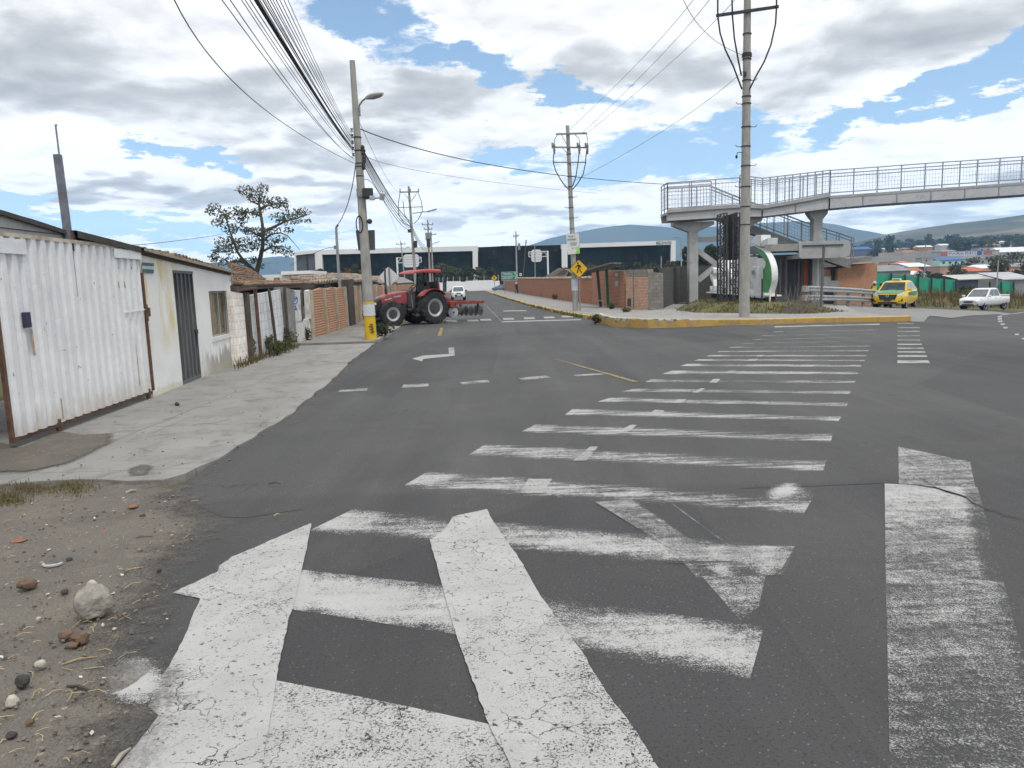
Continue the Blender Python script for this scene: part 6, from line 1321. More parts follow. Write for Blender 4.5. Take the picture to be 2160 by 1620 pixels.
# ------------------------------------------------------------------ people
def person(label, loc, h, rz, skin, top, legs, pose, hair=None, helmet=None, vest=None, group=None):
    """one skinned body; pose gives joint positions for a 1.75 m figure (x forward, y to its left)"""
    P_ = thing('person', label, 'person', loc, rz, group); k = h / 1.75
    J = {'pel': (0, 0, .95), 'chest': (0, 0, 1.28), 'neck': (.0, 0, 1.47), 'head': (.02, 0, 1.60), 'crown': (.01, 0, 1.72),
         'lsh': (0, .19, 1.40), 'lel': (-.02, .25, 1.13), 'lwr': (.08, .26, .90), 'rsh': (0, -.19, 1.40), 'rel': (-.02, -.25, 1.13), 'rwr': (.08, -.26, .90),
         'lhip': (0, .10, .90), 'lkn': (.02, .11, .50), 'lan': (-.02, .12, .09), 'lto': (.16, .13, .03), 'rhip': (0, -.10, .90), 'rkn': (.03, -.11, .50), 'ran': (0, -.12, .09), 'rto': (.18, -.13, .03)}
    J.update(pose)
    for s_, sg in (('l', 1), ('r', -1)):
        w_ = Vector(J[s_ + 'wr']); d_ = (w_ - Vector(J[s_ + 'el'])).normalized(); J[s_ + 'palm'] = tuple(w_ + d_ * .08); sd = d_.orthogonal().normalized()
        for f_ in range(4): J[s_ + 'f%d' % f_] = tuple(w_ + d_ * (.165 - .01 * abs(f_ - 1)) + Vector((.012, 0, 0)) + d_.cross(sd) * (.02 * (f_ - 1.5)))
        J[s_ + 'th'] = tuple(w_ + d_ * .08 + d_.cross(sd) * -.055)
    rad = {'pel': .135, 'chest': .145, 'neck': .058, 'head': .098, 'crown': .075, 'sh': .062, 'el': .045, 'wr': .030, 'hip': .092, 'kn': .062, 'an': .042, 'to': .035, 'palm': .036, 'th': .010}
    ks = list(J); ed = [('pel', 'chest'), ('chest', 'neck'), ('neck', 'head'), ('head', 'crown')]
    for s_ in 'lr': ed += [('chest', s_ + 'sh'), (s_ + 'sh', s_ + 'el'), (s_ + 'el', s_ + 'wr'), (s_ + 'wr', s_ + 'palm'), ('pel', s_ + 'hip'), (s_ + 'hip', s_ + 'kn'), (s_ + 'kn', s_ + 'an'), (s_ + 'an', s_ + 'to'), (s_ + 'palm', s_ + 'th')] + [(s_ + 'palm', s_ + 'f%d' % f_) for f_ in range(4)]
    me = bpy.data.meshes.new('body'); me.from_pydata([Vector(J[j]) * k for j in ks], [(ks.index(a), ks.index(b)) for a, b in ed], [])
    o = bpy.data.objects.new('body', me); COL.objects.link(o); o.parent = P_
    md = o.modifiers.new('skin', 'SKIN'); md.use_smooth_shade = True
    for i, j in enumerate(ks):
        r_ = rad.get(j, rad.get(j[1:], .009)) * k; me.skin_vertices[0].data[i].radius = (r_, r_ * (1.18 if j in ('chest', 'pel') else 1.0)); me.skin_vertices[0].data[i].use_root = (j == 'pel')
    sb = o.modifiers.new('subdivision', 'SUBSURF'); sb.levels = 1; sb.render_levels = 1
    m = bpy.data.materials.new('clothing'); d = ND(m); c_ = d.n('ShaderNodeTexCoord'); sx_ = d.n('ShaderNodeSeparateXYZ'); d.l(c_.outputs['Object'], sx_.inputs[0])
    col = d.mix(d.math('GREATER_THAN', sx_.outputs[2], .93 * k), legs, top); col = d.mix(d.math('GREATER_THAN', sx_.outputs[2], 1.47 * k), col, skin); col = d.mix(d.math('LESS_THAN', sx_.outputs[2], .10 * k), col, (.02, .018, .016))
    d.l(col, d.b.inputs['Base Color']); d.b.inputs['Roughness'].default_value = .85; me.materials.append(m)
    hc = Vector(J['head']) * k
    q = MB(); q.prism([hc + Vector((.09, -.014, -.01)) * k, hc + Vector((.09, .014, -.01)) * k, hc + Vector((.115, 0, -.03)) * k], (0, 0, .02)); 
    for s_ in (-1, 1): q.ball(hc + Vector((.088, s_ * .032, .015)) * k, .012 * k, 6, 4)
    q.build('face', mat('face_dark', (.10, .055, .04), .7, .1), P_, local=True)
    if hair: q = MB(); q.ball(hc + Vector((-.02, 0, .04)) * k, .115 * k, 10, 6, (1, .95, .9)); q.build('hair', mat('dark_hair', hair, .8, .2), P_, local=True, smooth=True)
    if helmet:
        q = MB(); q.lathe([(-.02, .155), (0, .15), (.0, .125), (.05, .12), (.09, .095), (.12, .05), (.13, .001)], hc + Vector((0, 0, .05)) * k, (.05, 0, 1), 16); q.build('helmet', mat('helmet_white', helmet, .4, .05), P_, local=True, smooth=True)
    if vest: q = MB(); cz = Vector(J['chest']) * k; pz_ = Vector(J['pel']) * k; q.loft([[c + Vector((math.cos(t_) * a, math.sin(t_) * b, 0)) for t_ in [2 * math.pi * j / 14 for j in range(14)]] for c, a, b in ((pz_ + Vector((0, 0, .06)), .17, .20), (cz, .175, .215), (cz + Vector((0, 0, .14)), .13, .19))], cap=False); q.build('vest', mat('hi_vis_vest', vest, .7, .1), P_, local=True, smooth=True)
    return P_
SK = (.20, .105, .065)
w1 = on_ground(1842, 643, 52); w1.z = T(w1.x, w1.y) + .01
person('person in a white helmet and yellow vest behind the guard rail beside the taxi', tuple(w1), 1.74, R(-70), SK, (.10, .10, .11), (.05, .055, .075), {'lel': (.10, .24, 1.12), 'lwr': (.30, .12, 1.15), 'rel': (.08, -.25, 1.12), 'rwr': (.28, -.12, 1.10), 'head': (.05, 0, 1.585), 'crown': (.06, 0, 1.705)}, helmet=(.72, .72, .70), vest=(.48, .56, .03))
w2 = on_ground(1857, 643, 51.5); w2.z = T(w2.x, w2.y) + .01
person('person in dark clothes with dark hair between the helmeted worker and the taxi', tuple(w2), 1.62, R(170), SK, (.018, .018, .02), (.02, .02, .024), {'lel': (.08, .24, 1.12), 'lwr': (.25, .10, 1.2)}, hair=(.012, .011, .01))
w3 = G(1090, 620, .14)
person('distant person in dark clothes and pale cap standing by the sign post', tuple(w3), 1.72, R(-120), SK, (.02, .02, .024), (.022, .022, .026), {'lel': (.12, .22, 1.15), 'lwr': (.28, .08, 1.22), 'rel': (.1, -.22, 1.15), 'rwr': (.27, -.06, 1.20), 'rkn': (.05, -.1, .5)}, helmet=(.62, .62, .6))
# ------------------------------------------------------------------ right side: brick wall, shelter, block wall
M_BRICKO = brick_mat('old_red_brick', (.27, .10, .06), (.20, .078, .048), (.30, .235, .18), .27, .085, .016, (.13, .10, .08), .35)
M_BRICKF = brick_mat('far_red_brick', (.25, .105, .065), (.20, .085, .055), (.25, .17, .12), .27, .085, .014, (.15, .11, .08), .4)
M_BLOCKG = brick_mat('grey_block', (.20, .195, .185), (.17, .165, .16), (.13, .128, .122), .40, .20, .014, (.10, .10, .095), .35)
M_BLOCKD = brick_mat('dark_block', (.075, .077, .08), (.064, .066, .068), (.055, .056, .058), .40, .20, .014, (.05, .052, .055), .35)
bw = thing('brick_wall', 'long low red brick wall running far along the pavement behind the banner pole', 'wall', (4.5, 75, 0))
q = MB(); pts = [(6.15, 54.5), (5.5, 60), (2.9, 100), (.4, 150), (-1.5, 192)]; hz = [ZA(6.15, 54.5, 588), ZA(5.5, 60, 588.5), ZA(2.9, 100, 588.5), 2.75, 3.0]
for (a, b), h0, h1 in zip(zip(pts, pts[1:]), hz, hz[1:]): q.prism([(a[0], a[1], -.1), (b[0], b[1], -.1), (b[0], b[1], h1), (a[0], a[1], h0)], (.25, 0, 0))
q.build('brickwork', M_BRICKF, bw)
q = MB(); rs = random.Random(12)
for i in range(len(pts) - 1):
    n_ = int((pts[i + 1][1] - pts[i][1]) / .35)
    for k in range(n_):
        u_ = k / n_; x = pts[i][0] + (pts[i + 1][0] - pts[i][0]) * u_ + .12; y = pts[i][1] + (pts[i + 1][1] - pts[i][1]) * u_; z = hz[i] + (hz[i + 1] - hz[i]) * u_
        if rs.random() < .8: q.tube([(x - .22, y, z + .02), (x + .2, y, z + rs.uniform(.08, .16))], rs.uniform(.09, .13), 5)
q.build('coping_tiles_tile', M_TILEG, bw)
bw2 = thing('brick_wall', 'taller worn red brick wall directly behind the bus shelter', 'wall', (6.6, 50, 0))
X0, Y0 = 6.05, 54.4; X1, Y1 = 7.0, 45.2; q = MB(); q.prism([(X0, Y0, -.1), (X1, Y1, -.1), (X1, Y1, ZA(X1, Y1, 571)), ((X0 + X1) / 2, (Y0 + Y1) / 2, ZA((X0 + X1) / 2, (Y0 + Y1) / 2, 570.5)), (X0, Y0, ZA(X0, Y0, 575))], (.3, .02, 0)); q.build('brickwork', M_BRICKO, bw2)
f_ = WP((X0, Y0), (X1, Y1))
for a, b in (((1299, 576), (1304, 583)), ((1299, 593), (1304, 603))): q = MB(); q.prism([f_(a[0], a[1], .03), f_(b[0], a[1], .03), f_(b[0], b[1], .03), f_(a[0], b[1], .03)], (.03, 0, 0)); q.build('meter_box', mat('pale_sheet', (.42, .43, .43), .7, .2), bw2)
bp = thing('brick_pier', 'patched brick pier with grey block courses on top at the end of the brick wall', 'wall', (7.4, 43, 0))
fA, fB = (7.02, 45.0), (7.78, 40.9); f_ = WP(fA, fB)
def pz(x, y): return f_(x, y)
q = MB(); q.prism([f_(1320, 584), f_(1367, 584), f_(1367, 664), f_(1320, 658)], (.35, .1, 0)); q.build('brickwork', brick_mat('patched_brick', (.33, .12, .07), (.38, .22, .15), (.42, .36, .28), .27, .085, .02, (.16, .13, .10), .3), bp)
q = MB(); q.prism([f_(1321, 569), f_(1366, 567.5), f_(1367, 584), f_(1320, 584)], (.33, .1, 0)); q.build('block_course', M_BLOCKG, bp)
q = MB(); q.bar(f_(1337, 655, .02), f_(1336, 570, .02), .09, .06); q.build('seam_pipe', M_GREYWALL, bp)
q = MB(); q.prism([f_(1324, 630, .02), f_(1331, 629, .02), f_(1331, 646, .02), f_(1324, 646, .02)], (.02, 0, 0)); q.build('vent_panel', M_DARKST, bp)
q = MB(); q.prism([f_(1367, 573), Vector((8.55, 41.3, f_(1367, 573).z - .1)), Vector((8.55, 41.3, -.1)), f_(1367, 664)], (.1, .5, 0)); o = q.build('grey_pillar', M_BLOCKG); tag(o, 'grey block return pillar stepped back from the patched brick pier', 'pillar')
q = MB(); A_, B_2 = Vector((8.5, 42.2, 0)), Vector((13.2, 58.5, 0)); C_2 = Vector((24, 60, 0))
zz = ZA(8.5, 42.2, 566); zz2 = ZA(13.2, 58.5, 562)
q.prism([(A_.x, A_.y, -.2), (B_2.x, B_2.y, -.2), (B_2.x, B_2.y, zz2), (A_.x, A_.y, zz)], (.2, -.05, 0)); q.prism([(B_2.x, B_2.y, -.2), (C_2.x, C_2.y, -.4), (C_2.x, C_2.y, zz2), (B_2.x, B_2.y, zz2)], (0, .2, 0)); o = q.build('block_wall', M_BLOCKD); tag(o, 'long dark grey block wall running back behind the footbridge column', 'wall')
# bus shelter
bs = thing('bus_shelter', 'green-posted bus shelter with a slanted sheet roof by the brick wall', 'bus shelter', (6.2, 48.5, .14)); q = MB()
r_ = [YP(1236, 577, 51.5), YP(1311, 556, 45.5)]; v_ = Vector((-.75, -.35, 0)); w_ = Vector((0, 0, .07)); a, b = r_
q.add([a, b, b + v_, a + v_, a + w_, b + w_, b + v_ + w_, a + v_ + w_], [(0, 1, 2, 3), (7, 6, 5, 4), (0, 4, 5, 1), (1, 5, 6, 2), (2, 6, 7, 3), (3, 7, 4, 0)]); q.build('roof', mat('dull_sheet_roof', (.13, .125, .12), .7, .3, 3., dirt=(.30, .29, .28), dscale=1.5, damt=.5), bs)
for (t_, b_, Y, nm) in (((1260, 570), (1267, 650), 48.5, 0), ((1279, 567), (1283, 653), 46.8, 1)): q = MB(); p0 = YP(*b_, Y); q.bar(Vector((p0.x, p0.y, .1)), YP(*t_, Y), .22, .16); q.build('post', mat('shelter_green', (.012, .065, .035), .5, .3, 5.) if nm else M_DARKST, bs)
p0, p1 = YP(1263, 634, 48.3), YP(1282, 634, 46.9); q = MB(); q.bar(p0, p1, .35, .06); q.build('bench', M_GREYST, bs)
hr = thing('hut', 'low ruined hut with a dark sloping tile roof behind the long brick wall', 'hut', (8, 74, 0)); q = MB()
e0, e1, r0, r1 = YP(1146, 588, 92), YP(1180, 589, 70), YP(1180, 566, 92), YP(1206, 582, 74)
tiles(q, e0, YP(1192, 590, 68), r0, YP(1200, 572, 74), rows=7, pitch=.3, r=.13); q.build('roof', mat('mossy_tile', (.085, .082, .078), .95, .4, 3., .3, kind='World', dirt=(.2, .13, .08), damt=.5), hr)
q = MB(); q.prism([YP(1160, 592, 84), YP(1206, 592, 72), YP(1206, 576, 72), YP(1190, 567, 74), YP(1168, 577, 82)], (.5, .5, 0)); q.build('wall', mat('rubble_wall', (.16, .12, .08), .95, .45, 4., .4, 20, kind='World', dirt=(.07, .08, .04), damt=.6), hr)
# ------------------------------------------------------------------ footbridge
M_BC = mat('bridge_concrete', (.33, .33, .325), .9, .12, 1.5, .25, 30, dirt=(.20, .195, .19), dscale=1.2, damt=.45, kind='World')
M_BG = mat('bridge_girder_paint', (.42, .425, .43), .7, .06, 1.5, .1, 20, dirt=(.27, .265, .26), dscale=1.4, damt=.35, kind='World')
M_BD = mat('bridge_dark_edge', (.05, .055, .065), .7, .3, 3.)
M_RAIL = mat('bridge_rail_paint', (.27, .285, .32), .55, .12, 4.)
M_BLUEEDGE = mat('blue_flange', (.02, .055, .16), .5, .2)
br = thing('footbridge', 'grey concrete and steel pedestrian footbridge with railed stairs over the road', 'footbridge', (16, 50.5, 0))
YB = 49.6; WD = 2.1
def bpoly(px, Y, th, m, name, parent=br):
    q = MB(); q.prism([YP(x, y, Y) for x, y in px], (0, th, 0)); return q.build(name, m, parent)
plat_t = [(1407, 447.5), (1500, 440), (1560, 436), (1608, 438.5)]; plat_b = [(1608, 457.5), (1560, 457.5), (1500, 461), (1409, 466.5)]
inc_t = [(1608, 438.5), (1660, 430), (1750, 413)]; inc_b = [(1748, 440.5), (1700, 446.5), (1608, 457.5)]
main_t = [(1750, 413), (1850, 406), (1950, 398.5), (2060, 391), (2200, 381), (2500, 362), (2900, 340)]; main_b = [(2900, 366), (2500, 389), (2200, 408), (2060, 417.5), (1950, 424.5), (1850, 431.5), (1750, 440.5)]
for nm, t_, b_ in (('platform', plat_t, plat_b), ('sloping_deck', inc_t, inc_b), ('main_deck', main_t, main_b)):
    top = [YP(x, y, YB) for x, y in t_]; bot = [YP(x, y, YB) for x, y in reversed(b_)]
    q = MB()
    for i in range(len(top) - 1):
        a, b = top[i], top[i + 1]; q.prism([a, b, b - Vector((0, 0, .16)), a - Vector((0, 0, .16))], (0, WD, 0))
    dk = q.build(nm, M_BC, br)
    for off in (0.03, WD - .12):
        q = MB(); q.prism([p + Vector((0, off, -.16)) for p in top] + [p + Vector((0, off, 0)) for p in reversed(bot)], (0, .09, 0)); gi = q.build('girder', M_BG, dk)
        if off < 1:
            a, b = top[0], top[-1]; n_ = max(2, int((b.x - a.x) / 2.1))
            for k in range(n_ + 1):
                x = a.x + (b.x - a.x) * k / n_; zt_ = float(np.interp(x, [p.x for p in top], [p.z for p in top])); zb_ = float(np.interp(x, [p.x for p in bot], [p.z for p in bot])); q = MB(); q.bar((x, YB, zb_), (x, YB, zt_ - .16), .04, .06); q.build('stiffener_rib', M_BC, gi)
            q = MB()
            for i in range(len(bot) - 1): q.bar(bot[i] + Vector((0, 0, 0)), bot[i + 1] + Vector((0, 0, 0)), .22, .03)
            q.build('bottom_flange', M_BLUEEDGE if nm == 'main_deck' else M_BD, gi)
            if nm != 'main_deck':
                q = MB()
                for i in range(len(top) - 1): q.bar(top[i] + Vector((0, -.05, .05)), top[i + 1] + Vector((0, -.05, .05)), .16, .22)
                q.build('edge_beam', M_BC, dk)
def railing(pts, h, gap, parent, name='railing', w=.06, mids=(.12, .86), mesh=True, double=False):
    """pts: foot line; posts, rails and mesh wires"""
    q = MB(); fine = MB(); pts = [Vector(p) for p in pts]
    hs_ = h if isinstance(h, (list, tuple)) else [h] * len(pts); up = Vector((0, 0, 1))
    for i in range(len(pts) - 1):
        a, b = pts[i], pts[i + 1]; L_ = (b - a).length; n_ = max(1, round(L_ / gap)); h0, h1 = hs_[i], hs_[i + 1]
        for k in range(n_ + (i == len(pts) - 2)): p = a + (b - a) * k / n_; q.bar(p, p + up * (h0 + (h1 - h0) * k / n_), w, w)
        for f in (1.0,) + tuple(mids): q.bar(a + up * h0 * f, b + up * h1 * f, w if f == 1 else w * .75, w if f == 1 else w * .75)
        if mesh:
            m_ = max(2, int(L_ / .2))
            for k in range(m_): p = a + (b - a) * (k + .5) / m_; h = h0 + (h1 - h0) * (k + .5) / m_; fine.bar(p + up * h * .12, p + up * h * .86, .012)
            for f in (.27, .42, .57, .72): fine.bar(a + up * h0 * f, b + up * h1 * f, .014)
    ro = q.build(name, M_RAIL, parent)
    if mesh: fine.build('wire_mesh', mat('pale_wire', (.30, .31, .33), .5, .1), ro)
    return ro
def foot(px, Y): return [YP(x, y, Y) for x, y in px]
railing(foot([(1408, 447), (1560, 436)], YB + .08), 1.85, 1.5, br)
railing(foot([(1408, 447), (1500, 441)], YB + WD - .1), 1.85, 1.8, br)
a = YP(1408, 447, YB + .08); b = a + Vector((0, WD - .15, 0)); railing([a, b], 1.85, 1.0, br)
railing(foot([(1560, 436), (1608, 438.5), (1750, 412.5)], YB + .08), (2.0, 1.89, 1.62), .48, br)
railing(foot([(1560, 436), (1608, 438.5), (1750, 412.5)], YB + WD - .1), (1.9, 1.8, 1.5), .9, br, mesh=False)
railing(foot(main_t, YB + .08), 1.62, 1.27, br)
q0 = foot(main_t, YB + WD - .1); railing(q0, 1.45, 1.35, br, mesh=False)
# concrete columns with flared heads
def column(px, Y, z_top, w, hw, hh, name='column', depth=.7, shift=0.):
    p = YP(px, 500, Y); x = p.x; z0 = T(x, Y) - .4
    q = MB(); q.box((x, Y, (z0 + z_top - hh) / 2), (w, depth, z_top - hh - z0)); c_ = q.build(name, M_BC, br, bevel=.03)
    q = MB(); l_, r__ = hw; q.prism([(x - w / 2, Y - depth / 2 - .003, z_top - hh), (x + w / 2, Y - depth / 2 - .003, z_top - hh), (x + r__, Y - depth / 2 - .003, z_top - .22), (x + r__, Y - depth / 2 - .003, z_top), (x - l_, Y - depth / 2 - .003, z_top), (x - l_, Y - depth / 2 - .003, z_top - .22)], (0, depth + .006, 0)); q.build('column_head', M_BC, c_); return x
zc1 = YP(1460, 468, YB + .9).z - .02
xc1 = column(1461, YB + .9, zc1, .60, (1.4, 1.35), .66)
column(1566, YB + .9, YP(1560, 459, YB + .9).z - .03, .60, (.9, 1.2), .66)
column(1721, YB + .9, YP(1721, 443.5, YB + .9).z - .02, .60, (.62, .62), .62)
column(2860, YB + .9, YP(2860, 369, YB + .9).z - .02, .60, (.62, .62), .62)
for k, (a, b) in enumerate((((1472, 506), (1556, 502)), ((1472, 529), (1556, 592)), ((1472, 592), (1556, 522)))): q = MB(); q.bar(YP(*a, YB + .9), YP(*b, YB + .9), .34, .22, up=(0, 1, 0)); q.build('brace', M_BC, br)
# lower flight running back under the deck to the landing
YS = YB + WD + .25; YS2 = YS + 1.7
fl_t = [(1443, 437), (1500, 445), (1577, 475), (1690, 514), (1790, 549)]
fl = foot([(1440, 444), (1470, 446)], YS) + foot([(1790, 546)], YS); 
q = MB(); p = foot([(1408, 447), (1500, 441), (1545, 460), (1690, 517), (1795, 552)], YS)
q.prism(p + [v - Vector((0, 0, .3)) for v in reversed(p)], (0, 1.9, 0)); sf = q.build('stair_flight', mat('shaded_underside', (.12, .12, .12), .9, .25, 2., kind='World'), br)  # shade under the flight put into its darker colour
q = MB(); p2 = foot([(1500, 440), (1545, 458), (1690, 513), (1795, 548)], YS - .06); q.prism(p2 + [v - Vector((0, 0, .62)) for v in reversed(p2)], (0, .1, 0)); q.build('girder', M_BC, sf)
railing(foot([(1408, 446), (1500, 440), (1545, 458), (1690, 513), (1795, 548)], YS), 1.5, .95, br)
railing(foot([(1500, 440), (1545, 458), (1690, 512), (1800, 547)], YS + 1.8), 1.5, 1.2, br, mesh=False)
# landing with its solid rounded parapet
la0, la1 = YP(1686, 512, 48.4), YP(1795, 506, 48.4); zl0, zl1 = YP(1740, 545, 48.4).z, YP(1740, 509, 48.4).z
xx0, xx1 = la0.x, la1.x; rr = .4; pr = []
for cx_, cz_, a0 in ((xx1 - rr, zl0 + rr, -90), (xx1 - rr, zl1 - rr, 0), (xx0 + .15, zl1 - .15, 90), (xx0 + .2, zl0 + .2, 180)):
    r_2 = rr if cx_ > xx0 + 1 else .18
    for k in range(6): t_ = R(a0 + 18 * k); pr.append((cx_ + r_2 * math.cos(t_), 48.4, cz_ + r_2 * math.sin(t_)))
q = MB(); q.prism(pr, (0, .18, 0)); pa = q.build('landing_parapet', M_BC, br, bevel=.02)
q = MB(); q.bar((xx0 + .2, 48.36, zl1 - .25), (xx1 - .5, 48.36, zl1 - .25), .05, .09); q.bar((xx0 + 1.55, 48.36, zl0 + .05), (xx0 + 1.55, 48.36, zl1 - .3), .05, .06); q.build('drip_groove', M_BD, pa)
q = MB(); q.box(((xx0 + xx1) / 2, 49.95, zl0 + .16), (xx1 - xx0, 2.9, .22)); q.build('landing_slab', M_BC, br)
# kiosk building under the bridge
M_KD = mat('kiosk_dark', (.085, .088, .092), .85, .2, 2., .2, 30, kind='World', dirt=(.05, .05, .05), damt=.4)
ko = thing('kiosk', 'dark grey kiosk with an orange door panel under the footbridge stairs', 'kiosk', (18, 51, 0))
ka, kb_ = YP(1600, 540, 50.6), YP(1735, 540, 50.6); kz = YP(1660, 531, 50.6).z
q = MB(); q.box(((ka.x + kb_.x) / 2, 52.4, (kz - .4) / 2 - .2), (kb_.x - ka.x, 3.6, kz + .4)); kw = q.build('wall', M_KD, ko)
q = MB(); s0, s1 = YP(1612, 518, 49.4), YP(1690, 516, 49.4); q.box(((s0.x + s1.x + 1.2) / 2, 51.2, kz + .24), (s1.x - s0.x + 1.2, 3.8, .46)); q.build('roof_slab', mat('kiosk_slab', (.30, .29, .275), .9, .15, 1.5, kind='World', dirt=(.2, .19, .18), damt=.4), ko)
def kp_(nm, x0, x1, y0, y1, m, off=.05): a = YP(x0, y1, 50.6); b = YP(x1, y0, 50.6); q = MB(); q.box(((a.x + b.x) / 2, 50.6 - off / 2, (a.z + b.z) / 2), (b.x - a.x, off, b.z - a.z)); return q.build(nm, m, ko)
kp_('door', 1662, 1675, 551, 642, mat('kiosk_door', (.02, .025, .028), .4, .3)); kp_('orange_panel', 1694.5, 1703.5, 550, 628, mat('orange_panel', (.34, .065, .012), .7, .2, 2.)); kp_('pillar_strip', 1706, 1711, 548, 640, M_KD, .3)
for x in (1651, 1680, 1689): kp_('window_slit', x - 2, x + 1.5, 552, 604, mat('brown_slit', (.07, .035, .025), .6, .2))
for x in (1645, 1657, 1684): kp_('pilaster', x - 2.5, x + 2, 548, 640, mat('kiosk_grey', (.13, .135, .14), .85, .15, 2.), .12)
q = MB(); p = YP(1725.5, 545, 50.2); q.tube([(p.x, 50.2, .1), (p.x, 50.2, YP(1725, 545, 50.2).z)], .09, 8); q.build('downpipe', mat('pipe_white', (.55, .54, .50), .6, .15, 5.), ko)
# orange brick house with a sloped concrete roof
oh = thing('brick_house', 'orange brick house with a sloping concrete roof between the kiosk and the taxi', 'house', (28, 58, 0))
M_OB = brick_mat('orange_brick', (.39, .225, .145), (.35, .20, .13), (.37, .24, .165), .39, .19, .012, (.30, .17, .11), .3)
a, b = YP(1766, 605, 57), YP(1849, 605, 57); zl_, zh_ = YP(1766, 566, 57).z, YP(1843, 553, 57).z
q = MB(); q.prism([(a.x, 57, -1.2), (b.x, 57, -1.2), (b.x, 57, YP(1850, 560, 57).z), (YP(1843, 553, 57).x, 57, zh_), (a.x, 57, zl_)], (0, 5, 0)); q.build('wall', M_OB, oh)
q = MB(); e = [YP(1757, 563, 56.4), YP(1838, 549.5, 56.4)]; q.prism([e[0], e[1], e[1] + Vector((.1, 0, .36)), e[0] + Vector((0, 0, .50))], (0, 6, 0)); q.build('roof', mat('roof_concrete', (.24, .24, .235), .9, .15, 1.5, kind='World', dirt=(.15, .15, .145), damt=.4), oh)
q = MB(); q.prism([YP(1737, 566, 57.5), YP(1768, 560, 57.5), YP(1768, 640, 57.5), YP(1737, 640, 57.5)], (0, 2, 0)); q.build('recess', M_KD, oh)
q = MB(); q.prism([YP(1738, 584, 56.8), YP(1753, 582, 56.8), YP(1753, 592, 56.8), YP(1770, 592, 56.8), YP(1770, 606, 56.8), YP(1738, 606, 56.8)], (0, .15, 0)); q.build('counter', mat('counter_grey', (.30, .30, .29), .8, .15, 2.), oh)
q = MB(); q.prism([YP(1738, 570, 57.3), YP(1752, 568, 57.3), YP(1752, 581, 57.3), YP(1738, 583, 57.3)], (0, .12, 0)); q.build('red_brick_infill', M_BRICKO, oh)
# ------------------------------------------------------------------ grass mound with billboard frame and letters
def mound():
    xs = np.linspace(7.6, 17.2, 60); ys = np.linspace(30.2, 47, 70); mb = MB(); vs = []; keep = []
    poly = [(8.2, 35.8), (9.4, 34.0), (11.0, 32.2), (13.4, 31.9), (15.3, 33.4), (15.9, 36), (15.6, 42), (12.5, 46), (9.3, 42)]
    P_ = np.array(poly); n = len(P_)
    def inside(x, y):
        D = 1e9; c = False
        for i in range(n):
            a = P_[i]; b = P_[(i + 1) % n]; ab = b - a; t = min(1, max(0, ((x - a[0]) * ab[0] + (y - a[1]) * ab[1]) / (ab @ ab))); D = min(D, math.hypot(x - a[0] - t * ab[0], y - a[1] - t * ab[1]))
            if (a[1] > y) != (b[1] > y) and x < (b[0] - a[0]) * (y - a[1]) / (b[1] - a[1]) + a[0]: c = not c
        return D if c else -D
    H_ = {}
    for j, y in enumerate(ys):
        for i, x in enumerate(xs):
            s = inside(x, y) + .25 * mnoise.noise((x * 2, y * 2, 0)); z = .05 + .50 * sm(0, 2.2, s) + .09 * mnoise.noise((x * 1.3, y * 1.3, 2)) * sm(0, 1, s) + (.30 * math.exp(-((x - 9.9) / 1.0) ** 2 - ((y - 39.5) / 1.5) ** 2)); vs.append((x, y, z if s > -.1 else -.4)); H_[(i, j)] = s
    nx = len(xs); fs = [(j * nx + i, j * nx + i + 1, (j + 1) * nx + i + 1, (j + 1) * nx + i) for j in range(len(ys) - 1) for i in range(nx - 1) if max(H_[(i, j)], H_[(i + 1, j + 1)]) > -.3]
    mb.add(vs, fs); return mb, inside
mm, inmound = mound(); M_TURF = bpy.data.materials.new('turf'); d = ND(M_TURF); w = d.co('World')
c = d.mix(d.rng(d.noise(w, .9, 6, .65), .35, .65), (.055, .075, .025), (.13, .105, .045)); c = d.mix(d.rng(d.noise(w, 2.5, 7, .7), .5, .7), c, (.14, .09, .055)); d.l(c, d.b.inputs['Base Color']); d.b.inputs['Roughness'].default_value = .95; d.bump(d.noise(w, 25, 5, .7), .7, .05)
mo = struct(mm.build('mound', M_TURF, smooth=True, base=(0, 0, 0)))
def ground_mound(x, y):
    s = inmound(x, y); return .05 + .50 * sm(0, 2.2, s) + (.30 * math.exp(-((x - 9.9) / 1.0) ** 2 - ((y - 39.5) / 1.5) ** 2))
def blades(name, spots, m, hmin, hmax, w=.02, per=1, seed=1, kind='stuff'):
    q = MB(); rs = random.Random(seed); vs = []; fs = []
    for (x, y, z, k) in spots:
        for _ in range(per):
            h = rs.uniform(hmin, hmax) * k; a = rs.uniform(0, 6.28); l_ = rs.uniform(.1, .7) * h; px_, py_ = x + rs.uniform(-.06, .06), y + rs.uniform(-.06, .06); ww_ = w * rs.uniform(.6, 1.4); dx_, dy_ = math.cos(a), math.sin(a); n0 = len(vs)
            vs += [(px_ - dy_ * ww_, py_ + dx_ * ww_, z), (px_ + dy_ * ww_, py_ - dx_ * ww_, z), (px_ + dx_ * l_ * .4 + dy_ * ww_ * .7, py_ + dy_ * l_ * .4 - dx_ * ww_ * .7, z + h * .6), (px_ + dx_ * l_ * .4 - dy_ * ww_ * .7, py_ + dy_ * l_ * .4 + dx_ * ww_ * .7, z + h * .6), (px_ + dx_ * l_, py_ + dy_ * l_, z + h)]
            fs += [(n0, n0 + 1, n0 + 2, n0 + 3), (n0 + 3, n0 + 2, n0 + 4)]
    q.add(vs, fs); return struct(q.build(name, m, base=(0, 0, 0)), kind)
